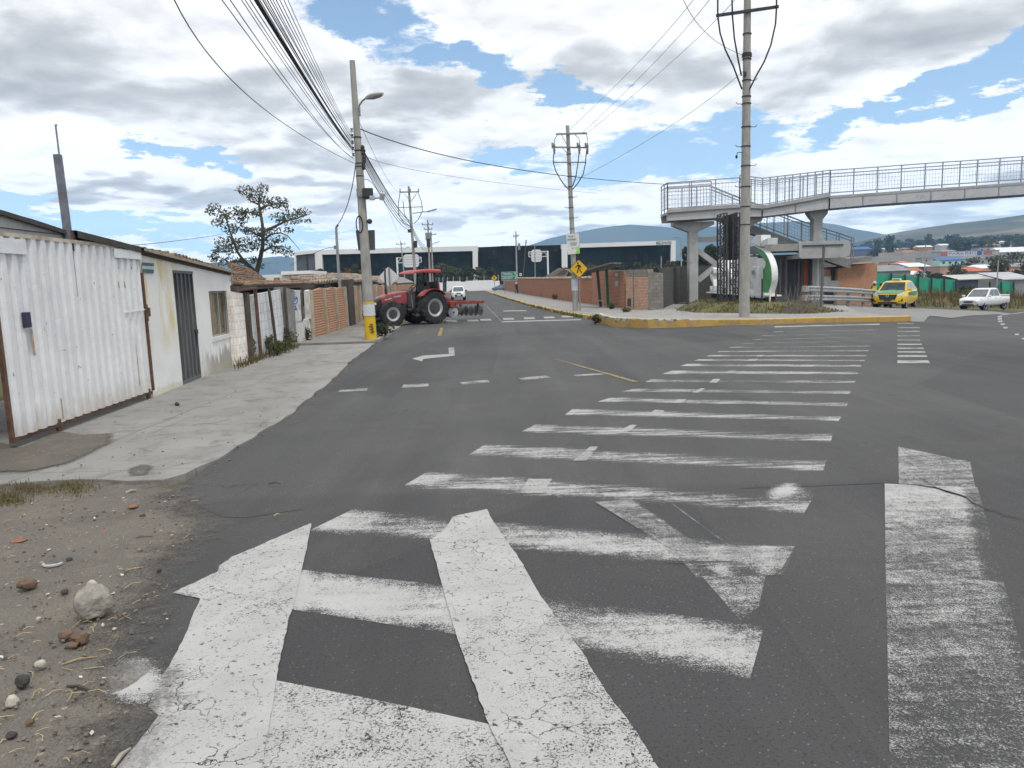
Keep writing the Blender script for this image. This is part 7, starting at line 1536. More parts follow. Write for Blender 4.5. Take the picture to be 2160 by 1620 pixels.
def leaf_mat(name, c1, c2, c3, scale=1.5):
    m = bpy.data.materials.new(name); MATS[name] = m; d = ND(m); w = d.co('World')
    c = d.mix(d.rng(d.noise(w, scale, 4, .6), .35, .65), c1, c2); c = d.mix(d.rng(d.noise(w, scale * 7, 3, .7), .5, .7), c, c3)
    d.l(c, d.b.inputs['Base Color']); d.b.inputs['Roughness'].default_value = .75; d.b.inputs['Specular IOR Level'].default_value = .2
    tr_ = d.n('ShaderNodeBsdfTranslucent'); d.l(c, tr_.inputs[0]); mx_ = d.n('ShaderNodeMixShader'); mx_.inputs[0].default_value = .25; d.l(d.b.outputs[0], mx_.inputs[1]); d.l(tr_.outputs[0], mx_.inputs[2]); d.l(mx_.outputs[0], d.out.inputs[0]); return m
M_GRASS = leaf_mat('grass_blade', (.085, .11, .03), (.15, .135, .05), (.24, .17, .08)); M_DRY = leaf_mat('dry_grass_blade', (.17, .12, .055), (.12, .10, .05), (.075, .085, .03)); M_GRN = leaf_mat('green_blade', (.035, .07, .018), (.06, .095, .025), (.10, .10, .03))
rs = random.Random(21); sp = []
while len(sp) < 3600:
    x, y = rs.uniform(7.8, 16.5), rs.uniform(31, 42); s = inmound(x, y)
    if s > .05 and mnoise.noise((x * .8, y * .8, 5)) + rs.uniform(-.3, .5) > 0: sp.append((x, y, ground_mound(x, y) - .03, .6 + .6 * rs.random()))
blades('grass', sp, M_GRASS, .05, .19, .02, 2, 2)
# billboard frame: two dark lattice masts with a slatted back panel
bb = thing('billboard_frame', 'dark lattice billboard frame with a brown back panel beside the tallest pole', 'billboard', (11.2, 38, .4)); YL = 37.6
for x0t, x1t, x0b, x1b in ((1519, 1533, 1520, 1533), (1546, 1561, 1546, 1557)):
    q = MB(); A0, A1, B0, B1 = YP(x0t, 452, YL), YP(x1t, 449, YL), YP(x0b, 650, YL), YP(x1b, 652, YL); zb = .3
    B0.z = B1.z = zb
    for dy in (0, .5):
        o = Vector((0, dy, 0)); q.bar(A0 + o, B0 + o, .07); q.bar(A1 + o, B1 + o, .07); n_ = 11
        for k in range(n_): u0_, u1_ = k / n_, (k + 1) / n_; l0 = A0 + (B0 - A0) * u0_; r1_ = A1 + (B1 - A1) * u1_; l1 = A0 + (B0 - A0) * u1_; q.bar(l0 + o, A1 + (B1 - A1) * u0_ + o, .04); q.bar((A1 + (B1 - A1) * u0_ if k % 2 else l0) + o, (l1 if k % 2 else r1_) + o, .04)
    q.build('lattice_mast', M_DARKST, bb)
q = MB(); q.prism([YP(1529, 455, YL + .2), YP(1556, 447, YL + .2), YP(1556, 548, YL + .2), YP(1529, 548, YL + .2)], (0, .25, 0)); pn = q.build('panel', mat('billboard_back', (.040, .037, .031), .8, .25, 2., kind='World', dirt=(.10, .09, .07), damt=.4), bb)
q = MB()
for x in (1533, 1541, 1549): q.bar(YP(x, 452, YL + .17), YP(x, 548, YL + .17), .06)
q.build('panel_rib', M_DARKST, pn)
# big white channel letters on a low plinth
ls_ = thing('letter_sign', 'row of big white free-standing letters with a green crescent and leaf on a low plinth', 'sign', (12.5, 40, .5))
La, Lb = YP(1500, 617, 45.5), YP(1636, 634, 36.0); La.z = .0; Lb.z = 0.
ldir = (Lb - La).normalized(); lnrm = Vector((ldir.y, -ldir.x, 0)); lnrm = -lnrm if lnrm.x > 0 else lnrm
zp = .95
q = MB(); q.prism([La + Vector((0, 0, -.2)), Lb + Vector((0, 0, -.2)), Lb + Vector((0, 0, zp - .12)), La + Vector((0, 0, zp - .05))], lnrm * -.5); q.build('plinth', mat('plinth_grey', (.055, .065, .072), .85, .3, 2., kind='World'), ls_)
q = MB(); q.bar(La + Vector((0, 0, zp - .03)), Lb + Vector((0, 0, zp - .09)), .6, .07); q.build('plinth_edge', M_WHITEPL, ls_)
M_LETS = mat('letter_white', (.60, .61, .61), .5, .08, 2., dirt=(.25, .25, .25), dscale=2, damt=.3); M_LETF = mat('letter_face', (.26, .33, .33), .5, .15, 2.)
def letter(ch, px, ytop, ybot, dep=.55):
    # stand the letter where the plinth line passes under this picture column
    f_ = WP(La.to_2d()[:], Lb.to_2d()[:]); pb_ = f_(px, ybot); h = ZA(pb_.x, pb_.y, ytop) - pb_.z
    q = MB(); M_ = frame(pb_ + Vector((0, 0, h / 2)), ldir, (0, 0, 1)); text(q, ch, h * 1.38, M_, dep, width=None)
    zc_ = [v[2] for v in q.v]; k0, k1 = min(zc_), max(zc_); q.v = [(v[0], v[1], pb_.z + (v[2] - k0) / (k1 - k0) * h) for v in q.v]
    o = q.build('letter', M_LETS, ls_); return o
for ch, px, yt, yb in (('S', 1511, 564, 617), ('A', 1530, 550, 619), ('N', 1549, 548, 622), ('T', 1568, 545, 624), ('I', 1584, 542, 625), ('S', 1598, 561, 628), ('L', 1612, 544, 628)): letter(ch, px, yt, yb)
# crescent with leaf
f_ = WP(La.to_2d()[:], Lb.to_2d()[:]); pc = f_(1622, 630); 
def cres(px): return [f_(x, y) for x, y in px]
def curve(p, n=5):
    out = []
    for i in range(len(p) - 1):
        a, b, c, e = p[max(i - 1, 0)], p[i], p[i + 1], p[min(i + 2, len(p) - 1)]
        for k in range(n): t = k / n; out.append(tuple(.5 * (2 * b[j] + (c[j] - a[j]) * t + (2 * a[j] - 5 * b[j] + 4 * c[j] - e[j]) * t * t + (3 * b[j] - a[j] - 3 * c[j] + e[j]) * t ** 3) for j in (0, 1)))
    return out + [p[-1]]
outer = [(1588, 517), (1599, 522), (1612, 530), (1622, 545), (1628, 565), (1629, 590), (1624, 612), (1617, 630)]; inner = [(1612, 626), (1605, 628), (1604, 600), (1606, 580), (1608, 572), (1615, 555), (1606, 540), (1597, 530)]; outer, inner = curve(outer), curve(inner)
# laid out along the plinth direction, with the rim facing the road
q = MB(); q.prism(cres(outer) + cres(inner), lnrm * -.03); q.build('crescent_face', mat('crescent_green', (.07, .26, .09), .5, .15, 2.), ls_)
q = MB(); oc = cres(outer)
for a, b in zip(oc, oc[1:]): q.quad(a + lnrm * .04, b + lnrm * .04, b - lnrm * .27, a - lnrm * .27); q.quad(a - lnrm * .27 + ldir * .03, b - lnrm * .27 + ldir * .03, b + lnrm * .04 + ldir * .03, a + lnrm * .04 + ldir * .03)
q.build('crescent_rim', M_LETS, ls_)
for pts in ([(1584, 510), (1594, 496), (1605, 496), (1606, 512), (1602, 520)], [(1607, 508), (1620, 502), (1619, 516), (1606, 520)]): q = MB(); q.prism(cres(pts), lnrm * -.5); q.build('leaf_shape', M_LETS, ls_)
q = MB(); q.prism(cres([(1594, 545), (1606, 546), (1611, 565), (1614, 570), (1614, 578), (1604, 580), (1602, 568)]), lnrm * -.5); q.build('crescent_end', M_LETS, ls_)
for x0, y0, y1, c_, lb_ in ((1624, 612, 634, M_WHITEPL, 'short white post at the near end of the white letter plinth'), (1636, 612, 656, M_RUST, 'thin rusty stake standing beyond the near end of the letter plinth'), (1607, 588, 654, M_DARKST, 'thin black rod standing in front of the green crescent')):
    p = YP(x0, y1, 36.0); p_ = ZA(p.x, p.y, y0); q = MB(); q.tube([(p.x, p.y, .2), (p.x, p.y, p_)], .045, 6); tag(q.build('stake', c_), lb_, 'stake')
# dry bush of bare stems, thin pole, guard rail
q = MB(); rs = random.Random(31); bc = G(1692, 662, .15)
for k in range(75):
    a = Vector((bc.x + rs.uniform(-.75, .75), bc.y + rs.uniform(-.5, .5), .1)); tip = a + Vector((rs.uniform(-.25, .35), rs.uniform(-.2, .2), rs.uniform(.5, 1.45))); q.tube([a, (a + tip) / 2 + Vector((rs.uniform(-.08, .08), 0, 0)), tip], [.012, .009, .004], 4)
tag(q.build('dry_shrub', mat('bare_stem', (.17, .15, .125), .9, .4, 9.)), 'leafless shrub of bare grey stems in front of the guard rail end', 'shrub')
p = G(1730, 658, .12); q = MB(); q.tube([(p.x, p.y, -.1), YP(1738.5, 520, p.y)], .055, 8); tag(q.build('sign_post', M_ENG if False else mat('dull_post', (.10, .10, .105), .7, .2)), 'thin dark bare post standing on the apron in front of the guard rail', 'post')
gr_ = thing('guard_rail', 'double steel guard rail with a rounded end, leading to the taxi', 'guard rail', tuple(G(1780, 640)))
g0, g1 = YP(1704, 620, 42.5), YP(1790, 622, 45.5); g2 = YP(1880, 628, 50); 
M_GALV = mat('galvanised_beam', (.36, .37, .38), .42, .15, 3., metal=.35, dirt=(.20, .19, .18), damt=.3)
def wbeam(z0a, z0b, z0c, nm):
    q = MB(); prof = [(0, 0), (.07, .05), (.07, .10), (0, .15), (0, .18), (.07, .23), (.07, .28), (0, .33)]; vs = []; fs = []
    for p, z in ((g0, z0a), (g1, z0b), (g2, z0c)):
        n_ = Vector((.3, -1, 0)).normalized()
        for o, h in prof: vs.append((p.x + n_.x * o, p.y + n_.y * o, z + h))
    m_ = len(prof)
    for i in range(2):
        for j in range(m_ - 1): fs.append((i * m_ + j, (i + 1) * m_ + j, (i + 1) * m_ + j + 1, i * m_ + j + 1))
    q.add(vs, fs); q.build(nm, M_GALV, gr_)
    q = MB(); q.tube([(g0.x - .15, g0.y, z0a + .0), (g0.x - .15, g0.y, z0a + .33)], .2, 10); q.build('rounded_end', M_GALV, gr_)
def zat(p, y): return ZA(p.x, p.y, y)
wbeam(zat(g0, 615), zat(g1, 618), zat(g2, 625), 'rail_beam'); wbeam(zat(g0, 634), zat(g1, 635), zat(g2, 640), 'rail_beam')
for k in range(7):
    u_ = k / 6; p = (g0 + (g1 - g0) * u_ * 2 if u_ < .5 else g1 + (g2 - g1) * (u_ * 2 - 1)); q = MB(); zt_ = zat(p, 603 + 10 * u_); q.bar((p.x + .05, p.y + .15, T(p.x, p.y) - .2), (p.x + .05, p.y + .15, zt_), .16, .14); q.build('rail_post', mat('rail_post_grey', (.17, .17, .165), .8, .2, 4.), gr_)
# green screen fence on the bank
M_NET = mat('green_net', (.035, .30, .20), .85, .12, .8, .2, 3, kind='World', dirt=(.03, .21, .145), dscale=.5, damt=.4)
fn = thing('screen_fence', 'green cloth screen fence with dark posts behind the taxi', 'fence', tuple(YP(1930, 625, 72)))
fp2 = [(1838, 575, 634), (1880, 578, 634), (1909, 581, 634), (1937, 584, 635), (1965, 586, 635), (1992, 588, 636), (2017, 590, 637)]
for (x0, t0_, b0_), (x1, t1_, b1_) in zip(fp2, fp2[1:]): q = MB(); q.prism([YP(x0, t0_, 72), YP((x0 + x1) / 2, (t0_ + t1_) / 2 + 1.2, 71.97), YP(x1, t1_, 72), YP(x1, b1_, 72), YP((x0 + x1) / 2, b1_ + .5, 71.98), YP(x0, b0_, 72)], (0, .03, 0)); q.build('screen_panel', M_NET, fn)
for x, t_, b_ in fp2[1:]: q = MB(); q.bar(YP(x, b_ + 4, 71.8), YP(x, t_ - 2, 71.8), .12); q.build('post', M_DARKST, fn)
fn2 = thing('screen_fence', 'shorter peaked green cloth screen behind the cargo bed of the white pickup', 'fence', tuple(YP(2115, 630, 74)))
for a, b in (((2086, 622), (2112, 592)), ((2112, 592), (2138, 596))): q = MB(); q.prism([YP(*a, 74), YP(*b, 74), YP(b[0], 640, 74), YP(a[0], 640, 74)], (0, .03, 0)); q.build('screen_panel', M_NET, fn2)
for x in (2088, 2112, 2138): q = MB(); q.bar(YP(x, 642, 73.8), YP(x, 594, 73.8), .12); q.build('post', M_DARKST, fn2)
# grassy bank under the screens
xs = np.linspace(30, 64, 50); ys = np.linspace(62, 84, 30)
def bank(x, y): return T(x, y) + (sm(63.5, 69, y + (x - 40) * .12) * 1.15) * sm(28, 34, x) + .1 * mnoise.noise((x * .8, y * .8, 1)) - .03
gb = grid([float(v) for v in xs], [float(v) for v in ys], bank); struct(gb.build('bank', M_TURF, smooth=True, base=(0, 0, 0)))
rs = random.Random(41); sp = []
for _ in range(2600): x, y = rs.uniform(30, 60), rs.uniform(64.5, 72); sp.append((x, y, bank(x, y) - .03, rs.uniform(.6, 1.6)))
blades('dry_grass', sp, M_DRY, .25, .85, .03, 2, 5)
# ------------------------------------------------------------------ hotel
M_HW = mat('hotel_white', (.68, .68, .675), .7, .04, .3, kind='World'); M_HF = mat('hotel_side_grey', (.085, .09, .10), .6, .1, .3, kind='World')
M_HG = bpy.data.materials.new('dark_curtain_glass'); d = ND(M_HG); b_ = d.n('ShaderNodeTexBrick'); d.l(d.co('UV'), b_.inputs['Vector']); b_.offset = 0; b_.inputs['Scale'].default_value = 1; b_.inputs['Brick Width'].default_value = 1.6; b_.inputs['Row Height'].default_value = 1.9; b_.inputs['Mortar Size'].default_value = .05; b_.inputs['Color1'].default_value = (.008, .009, .010, 1); b_.inputs['Color2'].default_value = (.018, .019, .020, 1); b_.inputs['Mortar'].default_value = (.006, .007, .008, 1)
w = d.co('World'); c = d.mix(d.rng(d.noise(w, .09, 4, .6), .45, .7, 0, .6), b_.outputs['Color'], (.012, .05, .05)); c = d.mix(d.rng(d.noise(w, .5, 3, .7), .62, .75, 0, .5), c, (.08, .085, .08)); d.l(c, d.b.inputs['Base Color']); d.b.inputs['Roughness'].default_value = .5; d.b.inputs['Specular IOR Level'].default_value = .05
ho = thing('hotel', 'long low hotel with white frames round dark glass wings across the end of the road', 'hotel', (0, 232, 0)); YH = 230.
def hp_(nm, px, Y, th, m, par=ho): q = MB(); q.prism([YP(x, y, Y) for x, y in px], (0, th, 0)); return q.build(nm, m, par)
def base_(x, Y): p = YP(x, 600, Y); return 810 + 0
def dn(x, Y): # picture row of the ground under column x at depth Y
    lo, hi = 560., 660.
    for _ in range(40):
        m_ = (lo + hi) / 2
        if YP(x, m_, Y).z > -.3: lo = m_
        else: hi = m_
    return lo
f1 = hp_('white_frame', [(663, 527.4), (1007.5, 518.6), (1007.5, 529), (663, 537.5)], YH, 14, M_HW); hp_('white_frame', [(664, 537.4), (679, 536.6), (683, dn(683, YH)), (668, dn(668, YH))], YH, 2, M_HW, f1); hp_('white_frame', [(996.8, 529.3), (1007.5, 529), (1008, dn(1008, YH)), (998, dn(998, YH))], YH, 2, M_HW, f1)
hp_('glass_wing', [(679, 536), (997, 528.8), (998, dn(998, YH + 1.2)), (683, dn(683, YH + 1.2))], YH + 1.2, 12, M_HG)
hp_('white_frame', [(620, 531), (664, 527.4), (664, 534), (624, 538.5), (627, dn(627, YH)), (622, dn(622, YH))], YH - .6, 10, M_HW); hp_('side_facade', [(624, 538), (664.5, 534), (669, dn(669, YH)), (627, dn(627, YH))], YH + .2, 8, M_HF)
hp_('facade_slot', [(645, 536), (648.5, 535.6), (652, 575), (648, 575)], YH + .1, .3, M_BLK)
hp_('glass_wing', [(1007, 521.5), (1057, 519.2), (1057.2, 518.6), (1140, 517.8), (1185.5, 516.5), (1186, dn(1186, YH + 5)), (1007, dn(1007, YH + 5))], YH + 5, 12, M_HG)
f2 = hp_('white_frame', [(1185, 515.2), (1425.5, 507), (1425.5, 515.8), (1185, 523.6)], YH, 14, M_HW); hp_('white_frame', [(1185, 523.6), (1197, 523.1), (1197, dn(1197, YH)), (1186, dn(1186, YH))], YH, 2, M_HW, f2); hp_('white_frame', [(1415.5, 516.1), (1425.5, 515.8), (1424, dn(1424, YH)), (1414, dn(1414, YH))], YH, 2, M_HW, f2)
hp_('glass_wing', [(1197, 523), (1416, 516), (1414.5, dn(1414.5, YH + 1.2)), (1197, dn(1197, YH + 1.2))], YH + 1.2, 12, M_HG)
lg = hp_('logo', [(1384.5, 509.8), (1398, 509.3), (1398, 514.6), (1384.5, 515.1)], YH - .15, .1, M_BLACK); hp_('logo_letter_print', [(1392.4, 510.6), (1397.2, 510.4), (1397.2, 513.6), (1392.4, 513.8)], YH - .25, .05, M_HW, lg)
q = MB(); text(q, 'eb', 1.0, frame(YP(1388.6, 512.2, YH - .27), (1, 0, .032), (0, 0, 1)), .04, width=.9); q.build('lettering', M_HW, lg)
q = MB(); text(q, 'HOTEL', 1.0, frame(YP(1408.3, 511.6, YH - .2), (1, 0, .032), (0, 0, 1)), .06, width=2.6); q.build('lettering', M_BLACK, ho)
# white wall across the end of the road
ww_ = thing('white_wall', 'white boundary wall across the end of the road under a wire fence', 'wall', (0, 203, 0)); YW = 203.
for k, px in enumerate(([(942, 593.5), (972, 592.8), (972, 611), (942, 614)], [(972, 594.5), (982, 594.3), (982, 611), (972, 611.5)], [(982, 592.4), (1040, 590.5), (1040, 610), (982, 611)], [(1040, 592.6), (1054, 592.2), (1054, 610), (1040, 610)], [(926, 596), (934, 596), (934, 603), (926, 603)])): hp_('wall_panel', px[:2] + [(px[1][0], dn(px[1][0], YW)), (px[0][0], dn(px[0][0], YW))], YW, .25, mat('boundary_white', (.74, .74, .735), .85, .05, .6, kind='World'), ww_)
o = hp_('metal_gate', [(934, 595), (941.5, 594.6), (941.5, dn(941, YW)), (934, dn(934, YW))], YW + .1, .15, M_DARKST, None); tag(o, 'dark metal gate at the end of the white boundary wall', 'gate')
wf = thing('wire_fence', 'line of pale thin posts with wires standing above the white boundary wall', 'fence', (0, 206, 0))
for k, (x, y) in enumerate(((919, 586), (926, 585), (934, 585), (944, 584), (956, 583.5), (970, 583.3), (985, 583.2), (1001, 583), (1021, 582), (1051, 579))): q = MB(); q.tube([YP(x, 605, 206), YP(x, y, 206)], .10, 5); q.build('post', mat('pale_post', (.36, .355, .33), .8, .2), wf)
q = MB()
for dy in (1.5, 4., 7.): q.tube([YP(905, 586.5 + dy, 206), YP(970, 583.5 + dy, 206), YP(1055, 580 + dy, 206)], .02, 3)
q.build('wire', M_WIREG, wf)
yk = MB(); a = YP(925, 617, 150); yk.bar((-20, 170, .08), (-12.5, 172, .08), .3, .25); struct(yk.build('yellow_kerb', M_KERBY))
# ------------------------------------------------------------------ trees
M_L_OLIVE = leaf_mat('olive_leaf', (.045, .055, .022), (.075, .075, .034), (.11, .10, .05), .25); M_L_DARK = leaf_mat('dark_leaf', (.022, .034, .016), (.040, .052, .024), (.065, .075, .035), .3)
M_L_RED = leaf_mat('russet_leaf', (.06, .07, .02), (.13, .075, .035), (.10, .10, .03), .3); M_L_EUC = leaf_mat('dusty_leaf', (.062, .072, .040), (.105, .11, .066), (.15, .145, .09), .9); M_L_WEED = leaf_mat('weed_leaf', (.055, .075, .028), (.10, .105, .045), (.17, .125, .07), 2.5)
M_BARK = mat('bark', (.085, .068, .055), .95, .35, 4., .5, 25, stretch=(1, 1, .3))
def leaves(mb, c, rad, n, size, rs, flat=1., out=.75):
    """leaf clumps through an ellipsoid, denser to the outside"""
    vs = []; fs = []
    for _ in range(n):
        u_ = Vector((rs.gauss(0, 1), rs.gauss(0, 1), rs.gauss(0, 1))).normalized() * (rs.random() ** (1 / 3.) if rs.random() > out else rs.uniform(.65, 1.08))
        p = Vector((c[0] + u_.x * rad[0], c[1] + u_.y * rad[1], c[2] + u_.z * rad[2])); a = Vector((rs.gauss(0, 1), rs.gauss(0, 1), rs.gauss(0, flat))).normalized(); b = a.orthogonal().normalized(); b = Matrix.Rotation(rs.uniform(0, 6.28), 3, a) @ b; s = size * rs.uniform(.5, 1.3); o = len(vs)
        vs += [p - a * s, p + b * s * .42, p + a * s, p - b * s * .42]; fs.append((o, o + 1, o + 2, o + 3))
    return mb.add(vs, fs)
def tree(label, x, y, z, h, w, m, n=700, size=.5, seed=0, group=None, trunk=.35, name='tree', blobs=7, cat='tree'):
    rs = random.Random(seed); t = thing(name, label, cat, (x, y, z), 0, group); q = MB(); r = max(.06, h * .022)
    q.tube([(0, 0, -.4), (rs.uniform(-.1, .1) * h * .3, 0, h * trunk * .6), (rs.uniform(-.1, .1) * h * .3, 0, h * trunk), (0, 0, h * .8)], [r, r * .85, r * .6, r * .2], 7)
    c = MB()
    for k in range(blobs):
        a = 6.28 * k / blobs + rs.uniform(-.5, .5); rr = rs.uniform(.1, .62) * w / 2; zc = h * rs.uniform(trunk + .12, .86); bc_ = (math.cos(a) * rr, math.sin(a) * rr, zc); q.tube([(0, 0, h * trunk * .9), (bc_[0] * .6, bc_[1] * .6, zc - h * .08), bc_], [r * .5, r * .3, r * .12], 5)
        br_ = rs.uniform(.20, .34); leaves(c, bc_, (w * br_, w * br_, h * rs.uniform(.12, .2)), n // blobs, size, rs)
    q.build('trunk', M_BARK, t, local=True, smooth=True); c.build('crown', m, t, local=True); return t
def bush(label, x, y, z, h, w, m, n=400, size=.3, seed=0, group=None, name='shrub', cat='shrub'):
    rs = random.Random(seed); t = thing(name, label, cat, (x, y, z), 0, group); c = MB(); q = MB()
    for k in range(6):
        a = rs.uniform(0, 6.28); rr = rs.uniform(0, .35) * w; bc_ = (math.cos(a) * rr, math.sin(a) * rr * .6, h * rs.uniform(.35, .72)); leaves(c, bc_, (w * .28, w * .24, h * .32), n // 6, size, rs); q.tube([(0, 0, -.1), (bc_[0] * .5, bc_[1] * .5, bc_[2] * .6), bc_], [.02 * h, .012 * h, .006 * h], 4)
    q.build('stem', M_BARK, t, local=True); c.build('foliage', m, t, local=True); return t
# the lone tree behind the roofs, limb by limb
lt_ = thing('lone_tree', 'tall sparse tree with layered open branches behind the tile roofs', 'tree', (0, 0, 0)); TY = 40.
def tp_(x, y, dy=0.): return YP(x, y, TY + dy)
root = tp_(543, 612); lt_.location = (root.x, root.y, 0)
limbs = [([(543, 640), (543, 590), (541, 575), (548, 550), (554, 520), (555, 490), (553, 470), (549, 445), (546, 430), (548, 410)], .16, .04, 0.),
         ([(541, 576), (525, 560), (510, 545), (500, 530), (492, 508), (484, 485), (478, 465), (472, 450), (458, 440)], .095, .02, -.8), ([(556, 488), (575, 480), (592, 472), (607, 465), (630, 460), (648, 452)], .09, .015, .9), ([(555, 510), (570, 494), (592, 491), (606, 497), (618, 510), (632, 527)], .06, .008, -1.2),
         ([(523, 558), (505, 550), (488, 553), (470, 560), (455, 552)], .07, .012, 1.2), ([(554, 530), (575, 520), (598, 520), (612, 528)], .06, .01, 1.3), ([(549, 440), (565, 432), (585, 440), (597, 432)], .06, .01, -1.), ([(547, 432), (530, 425), (520, 412), (510, 402)], .05, .01, .7), ([(548, 455), (530, 448), (512, 450), (490, 445)], .06, .01, 1.2), ([(553, 500), (535, 492), (520, 495)], .05, .01, -1.1), ([(494, 512), (480, 520), (466, 518)], .05, .01, .9)]
q = MB()
for px, r0_, r1_, dy in limbs:
    n_ = len(px); q.tube([tp_(x, y, dy * k / (n_ - 1)) for k, (x, y) in enumerate(px)], [r0_ + (r1_ - r0_) * k / (n_ - 1) for k in range(n_)], 7)
q.build('trunk', M_BARK, lt_, smooth=True)
cl_ = [(515, 400, 16, 8), (530, 408, 18, 9), (555, 398, 10, 10), (548, 420, 22, 9), (585, 425, 18, 10), (596, 434, 14, 8), (570, 432, 16, 8), (452, 438, 14, 8), (442, 447, 8, 7), (468, 452, 14, 9), (458, 470, 12, 8), (476, 462, 12, 8), (500, 446, 22, 8), (520, 450, 20, 9), (545, 444, 16, 7), (508, 462, 12, 10), (590, 458, 18, 8), (615, 453, 22, 9), (636, 448, 16, 9), (600, 468, 14, 6), (625, 466, 12, 6), (650, 466, 6, 5), (582, 484, 10, 6), (610, 485, 10, 6),
       (540, 488, 24, 8), (560, 492, 14, 10), (522, 486, 14, 7), (485, 484, 14, 9), (500, 478, 12, 8), (474, 508, 18, 9), (492, 515, 20, 9), (510, 510, 16, 8), (533, 508, 14, 9), (548, 500, 10, 10), (468, 525, 14, 8), (484, 528, 16, 8), (520, 524, 16, 8), (538, 520, 10, 8), (570, 512, 16, 8), (590, 505, 14, 8), (575, 528, 18, 7), (598, 526, 16, 8), (608, 535, 10, 6), (450, 540, 10, 7), (462, 550, 14, 8), (490, 548, 16, 8), (505, 552, 14, 7), (525, 550, 16, 7), (536, 546, 8, 6), (455, 530, 8, 5), (515, 565, 14, 5), (552, 560, 6, 6)]
q = MB(); rs = random.Random(77)
for x, y, rx, ry in cl_:
    dy = rs.uniform(-1.7, 1.7); c = tp_(x, y, dy); k = c.y / FPX; leaves(q, c, (rx * k * 1.25, rx * k * 1.0, ry * k * 1.15), int(8 + rx * ry * .75), .085, rs, 1, .3)
q.build('crown', M_L_EUC, lt_)
# trees and shrubs before the hotel and along the far walls
rs = random.Random(5)
TB_ = [(672, 572, 30, 14, 150, M_L_DARK), (694, 574, 30, 13, 165, M_L_DARK), (652, 573, 22, 10, 160, M_L_DARK), (728, 573, 34, 17, 160, M_L_RED), (752, 568, 34, 20, 175, M_L_DARK), (770, 574, 26, 16, 160, M_L_RED), (800, 582, 28, 12, 190, M_L_DARK), (832, 581, 28, 14, 195, M_L_OLIVE), (905, 575, 34, 22, 205, M_L_OLIVE), (930, 571, 40, 30, 208, M_L_OLIVE), (960, 573, 40, 27, 209, M_L_OLIVE), (988, 575, 36, 24, 208, M_L_DARK), (1014, 576, 36, 22, 209, M_L_OLIVE), (1038, 575, 36, 24, 210, M_L_DARK), (1062, 581, 28, 16, 212, M_L_DARK), (880, 580, 26, 16, 206, M_L_DARK), (1085, 585, 26, 12, 214, M_L_DARK),
       (1190, 568, 24, 13, 205, M_L_DARK), (1216, 566, 30, 12, 205, M_L_OLIVE), (1246, 563, 36, 14, 205, M_L_OLIVE), (1280, 562, 38, 14, 205, M_L_OLIVE), (1312, 563, 36, 13, 205, M_L_DARK), (1342, 562, 36, 14, 205, M_L_OLIVE), (1372, 559, 40, 16, 200, M_L_OLIVE), (1404, 558, 34, 16, 200, M_L_OLIVE), (1430, 556, 30, 20, 195, M_L_OLIVE)]
TL = ['dark bushy tree before the grey hotel side wing', 'low dark tree beside the grey hotel side wing, second of the pair', 'small dark tree under the grey hotel side wing', 'russet and green shrubby tree in front of the hotel glass, next to the service mast', 'dark green tree rising behind the russet shrubby trees', 'second russet shrubby tree, behind the yellow-footed pole', 'dark low tree by the back of the diamond sign', 'olive low tree under the blank gantry board behind the tractor']
for k, (x, y, wpx, hpx, D, m) in enumerate(TB_):
    p = DP(x, y + hpx * .5, D); z0 = 0.; top = DP(x, y - hpx * .62, D).z; wdt = wpx * D / FPX * 1.15
    lb_ = TL[k] if k < len(TL) else ('tree in the row along the white boundary wall before the hotel glass' if x < 1100 else 'tree in the row over the brick wall before the far white-framed hotel wing')
    tree(lb_, p.x, p.y, z0, max(3, top), wdt, m, 420, .55, k + 10, 'trees before the hotel', .25, blobs=6)
for k, (x, ytop, wpx, D) in enumerate(((1445, 520, 34, 120), (1478, 524, 40, 130), (1500, 512, 34, 140), (1530, 508, 44, 150), (1556, 512, 40, 140), (1590, 535, 40, 120))):
    p = DP(x, 560, D); tree(['dense dark tree next to the small street lamp by the footbridge', 'dense dark tree seen between the lower footbridge braces', 'tall dark tree rising above the others behind the footbridge', 'widest dark tree behind the dark billboard frame', 'dark tree behind the tallest pole under the footbridge deck', 'dark low tree seen just past the tallest pole under the stairs'][k], p.x, p.y, -.5, DP(x, ytop, D).z + .5, wpx * D / FPX * 1.3, M_L_DARK, 1100, .42, 60 + k, 'trees behind the footbridge', .2, blobs=9)
# weeds at the walls
for k, (x, y, h, w_, m, nm) in enumerate(((515, 758, .75, .5, M_L_WEED, 'dry-leaved weed at the foot of the whitewashed block wall'), (560, 748, .6, .6, M_L_WEED, 'leafy weed in front of the first mesh fence post'), (575, 750, .5, .7, M_L_WEED, 'low leafy weed under the middle of the mesh fence'), (604, 735, .7, .7, M_L_WEED, 'thick green weed at the foot of the grey pillar'), (640, 722, .6, .4, M_L_WEED, 'thin weed against the graffiti wall'), (590, 744, .4, .8, M_L_WEED, 'spreading low weed between the mesh fence and the grey pillar'))):
    p = G(x, y, .03); bush(nm, p.x + .15, p.y, .02, h, w_, m, 300, .05, 90 + k, 'weeds along the low walls', 'weed', 'weed')
p = G(806, 714, .03); bush('green bush growing at the kerb beside the yellow painted pole foot', p.x, p.y, .02, .62, 1.0, M_L_DARK, 700, .06, 99)
rs = random.Random(71); sp = []
for _ in range(900):
    u_ = rs.random(); x, y = 500 + 130 * u_ + rs.uniform(-6, 6), 776 - 46 * u_ + rs.uniform(-12, 3); p = G(x, y, .025); sp.append((p.x, p.y, .02, rs.uniform(.5, 1.3)))
blades('weed_grass', sp, M_DRY, .06, .25, .012, 1, 9)
sp = []
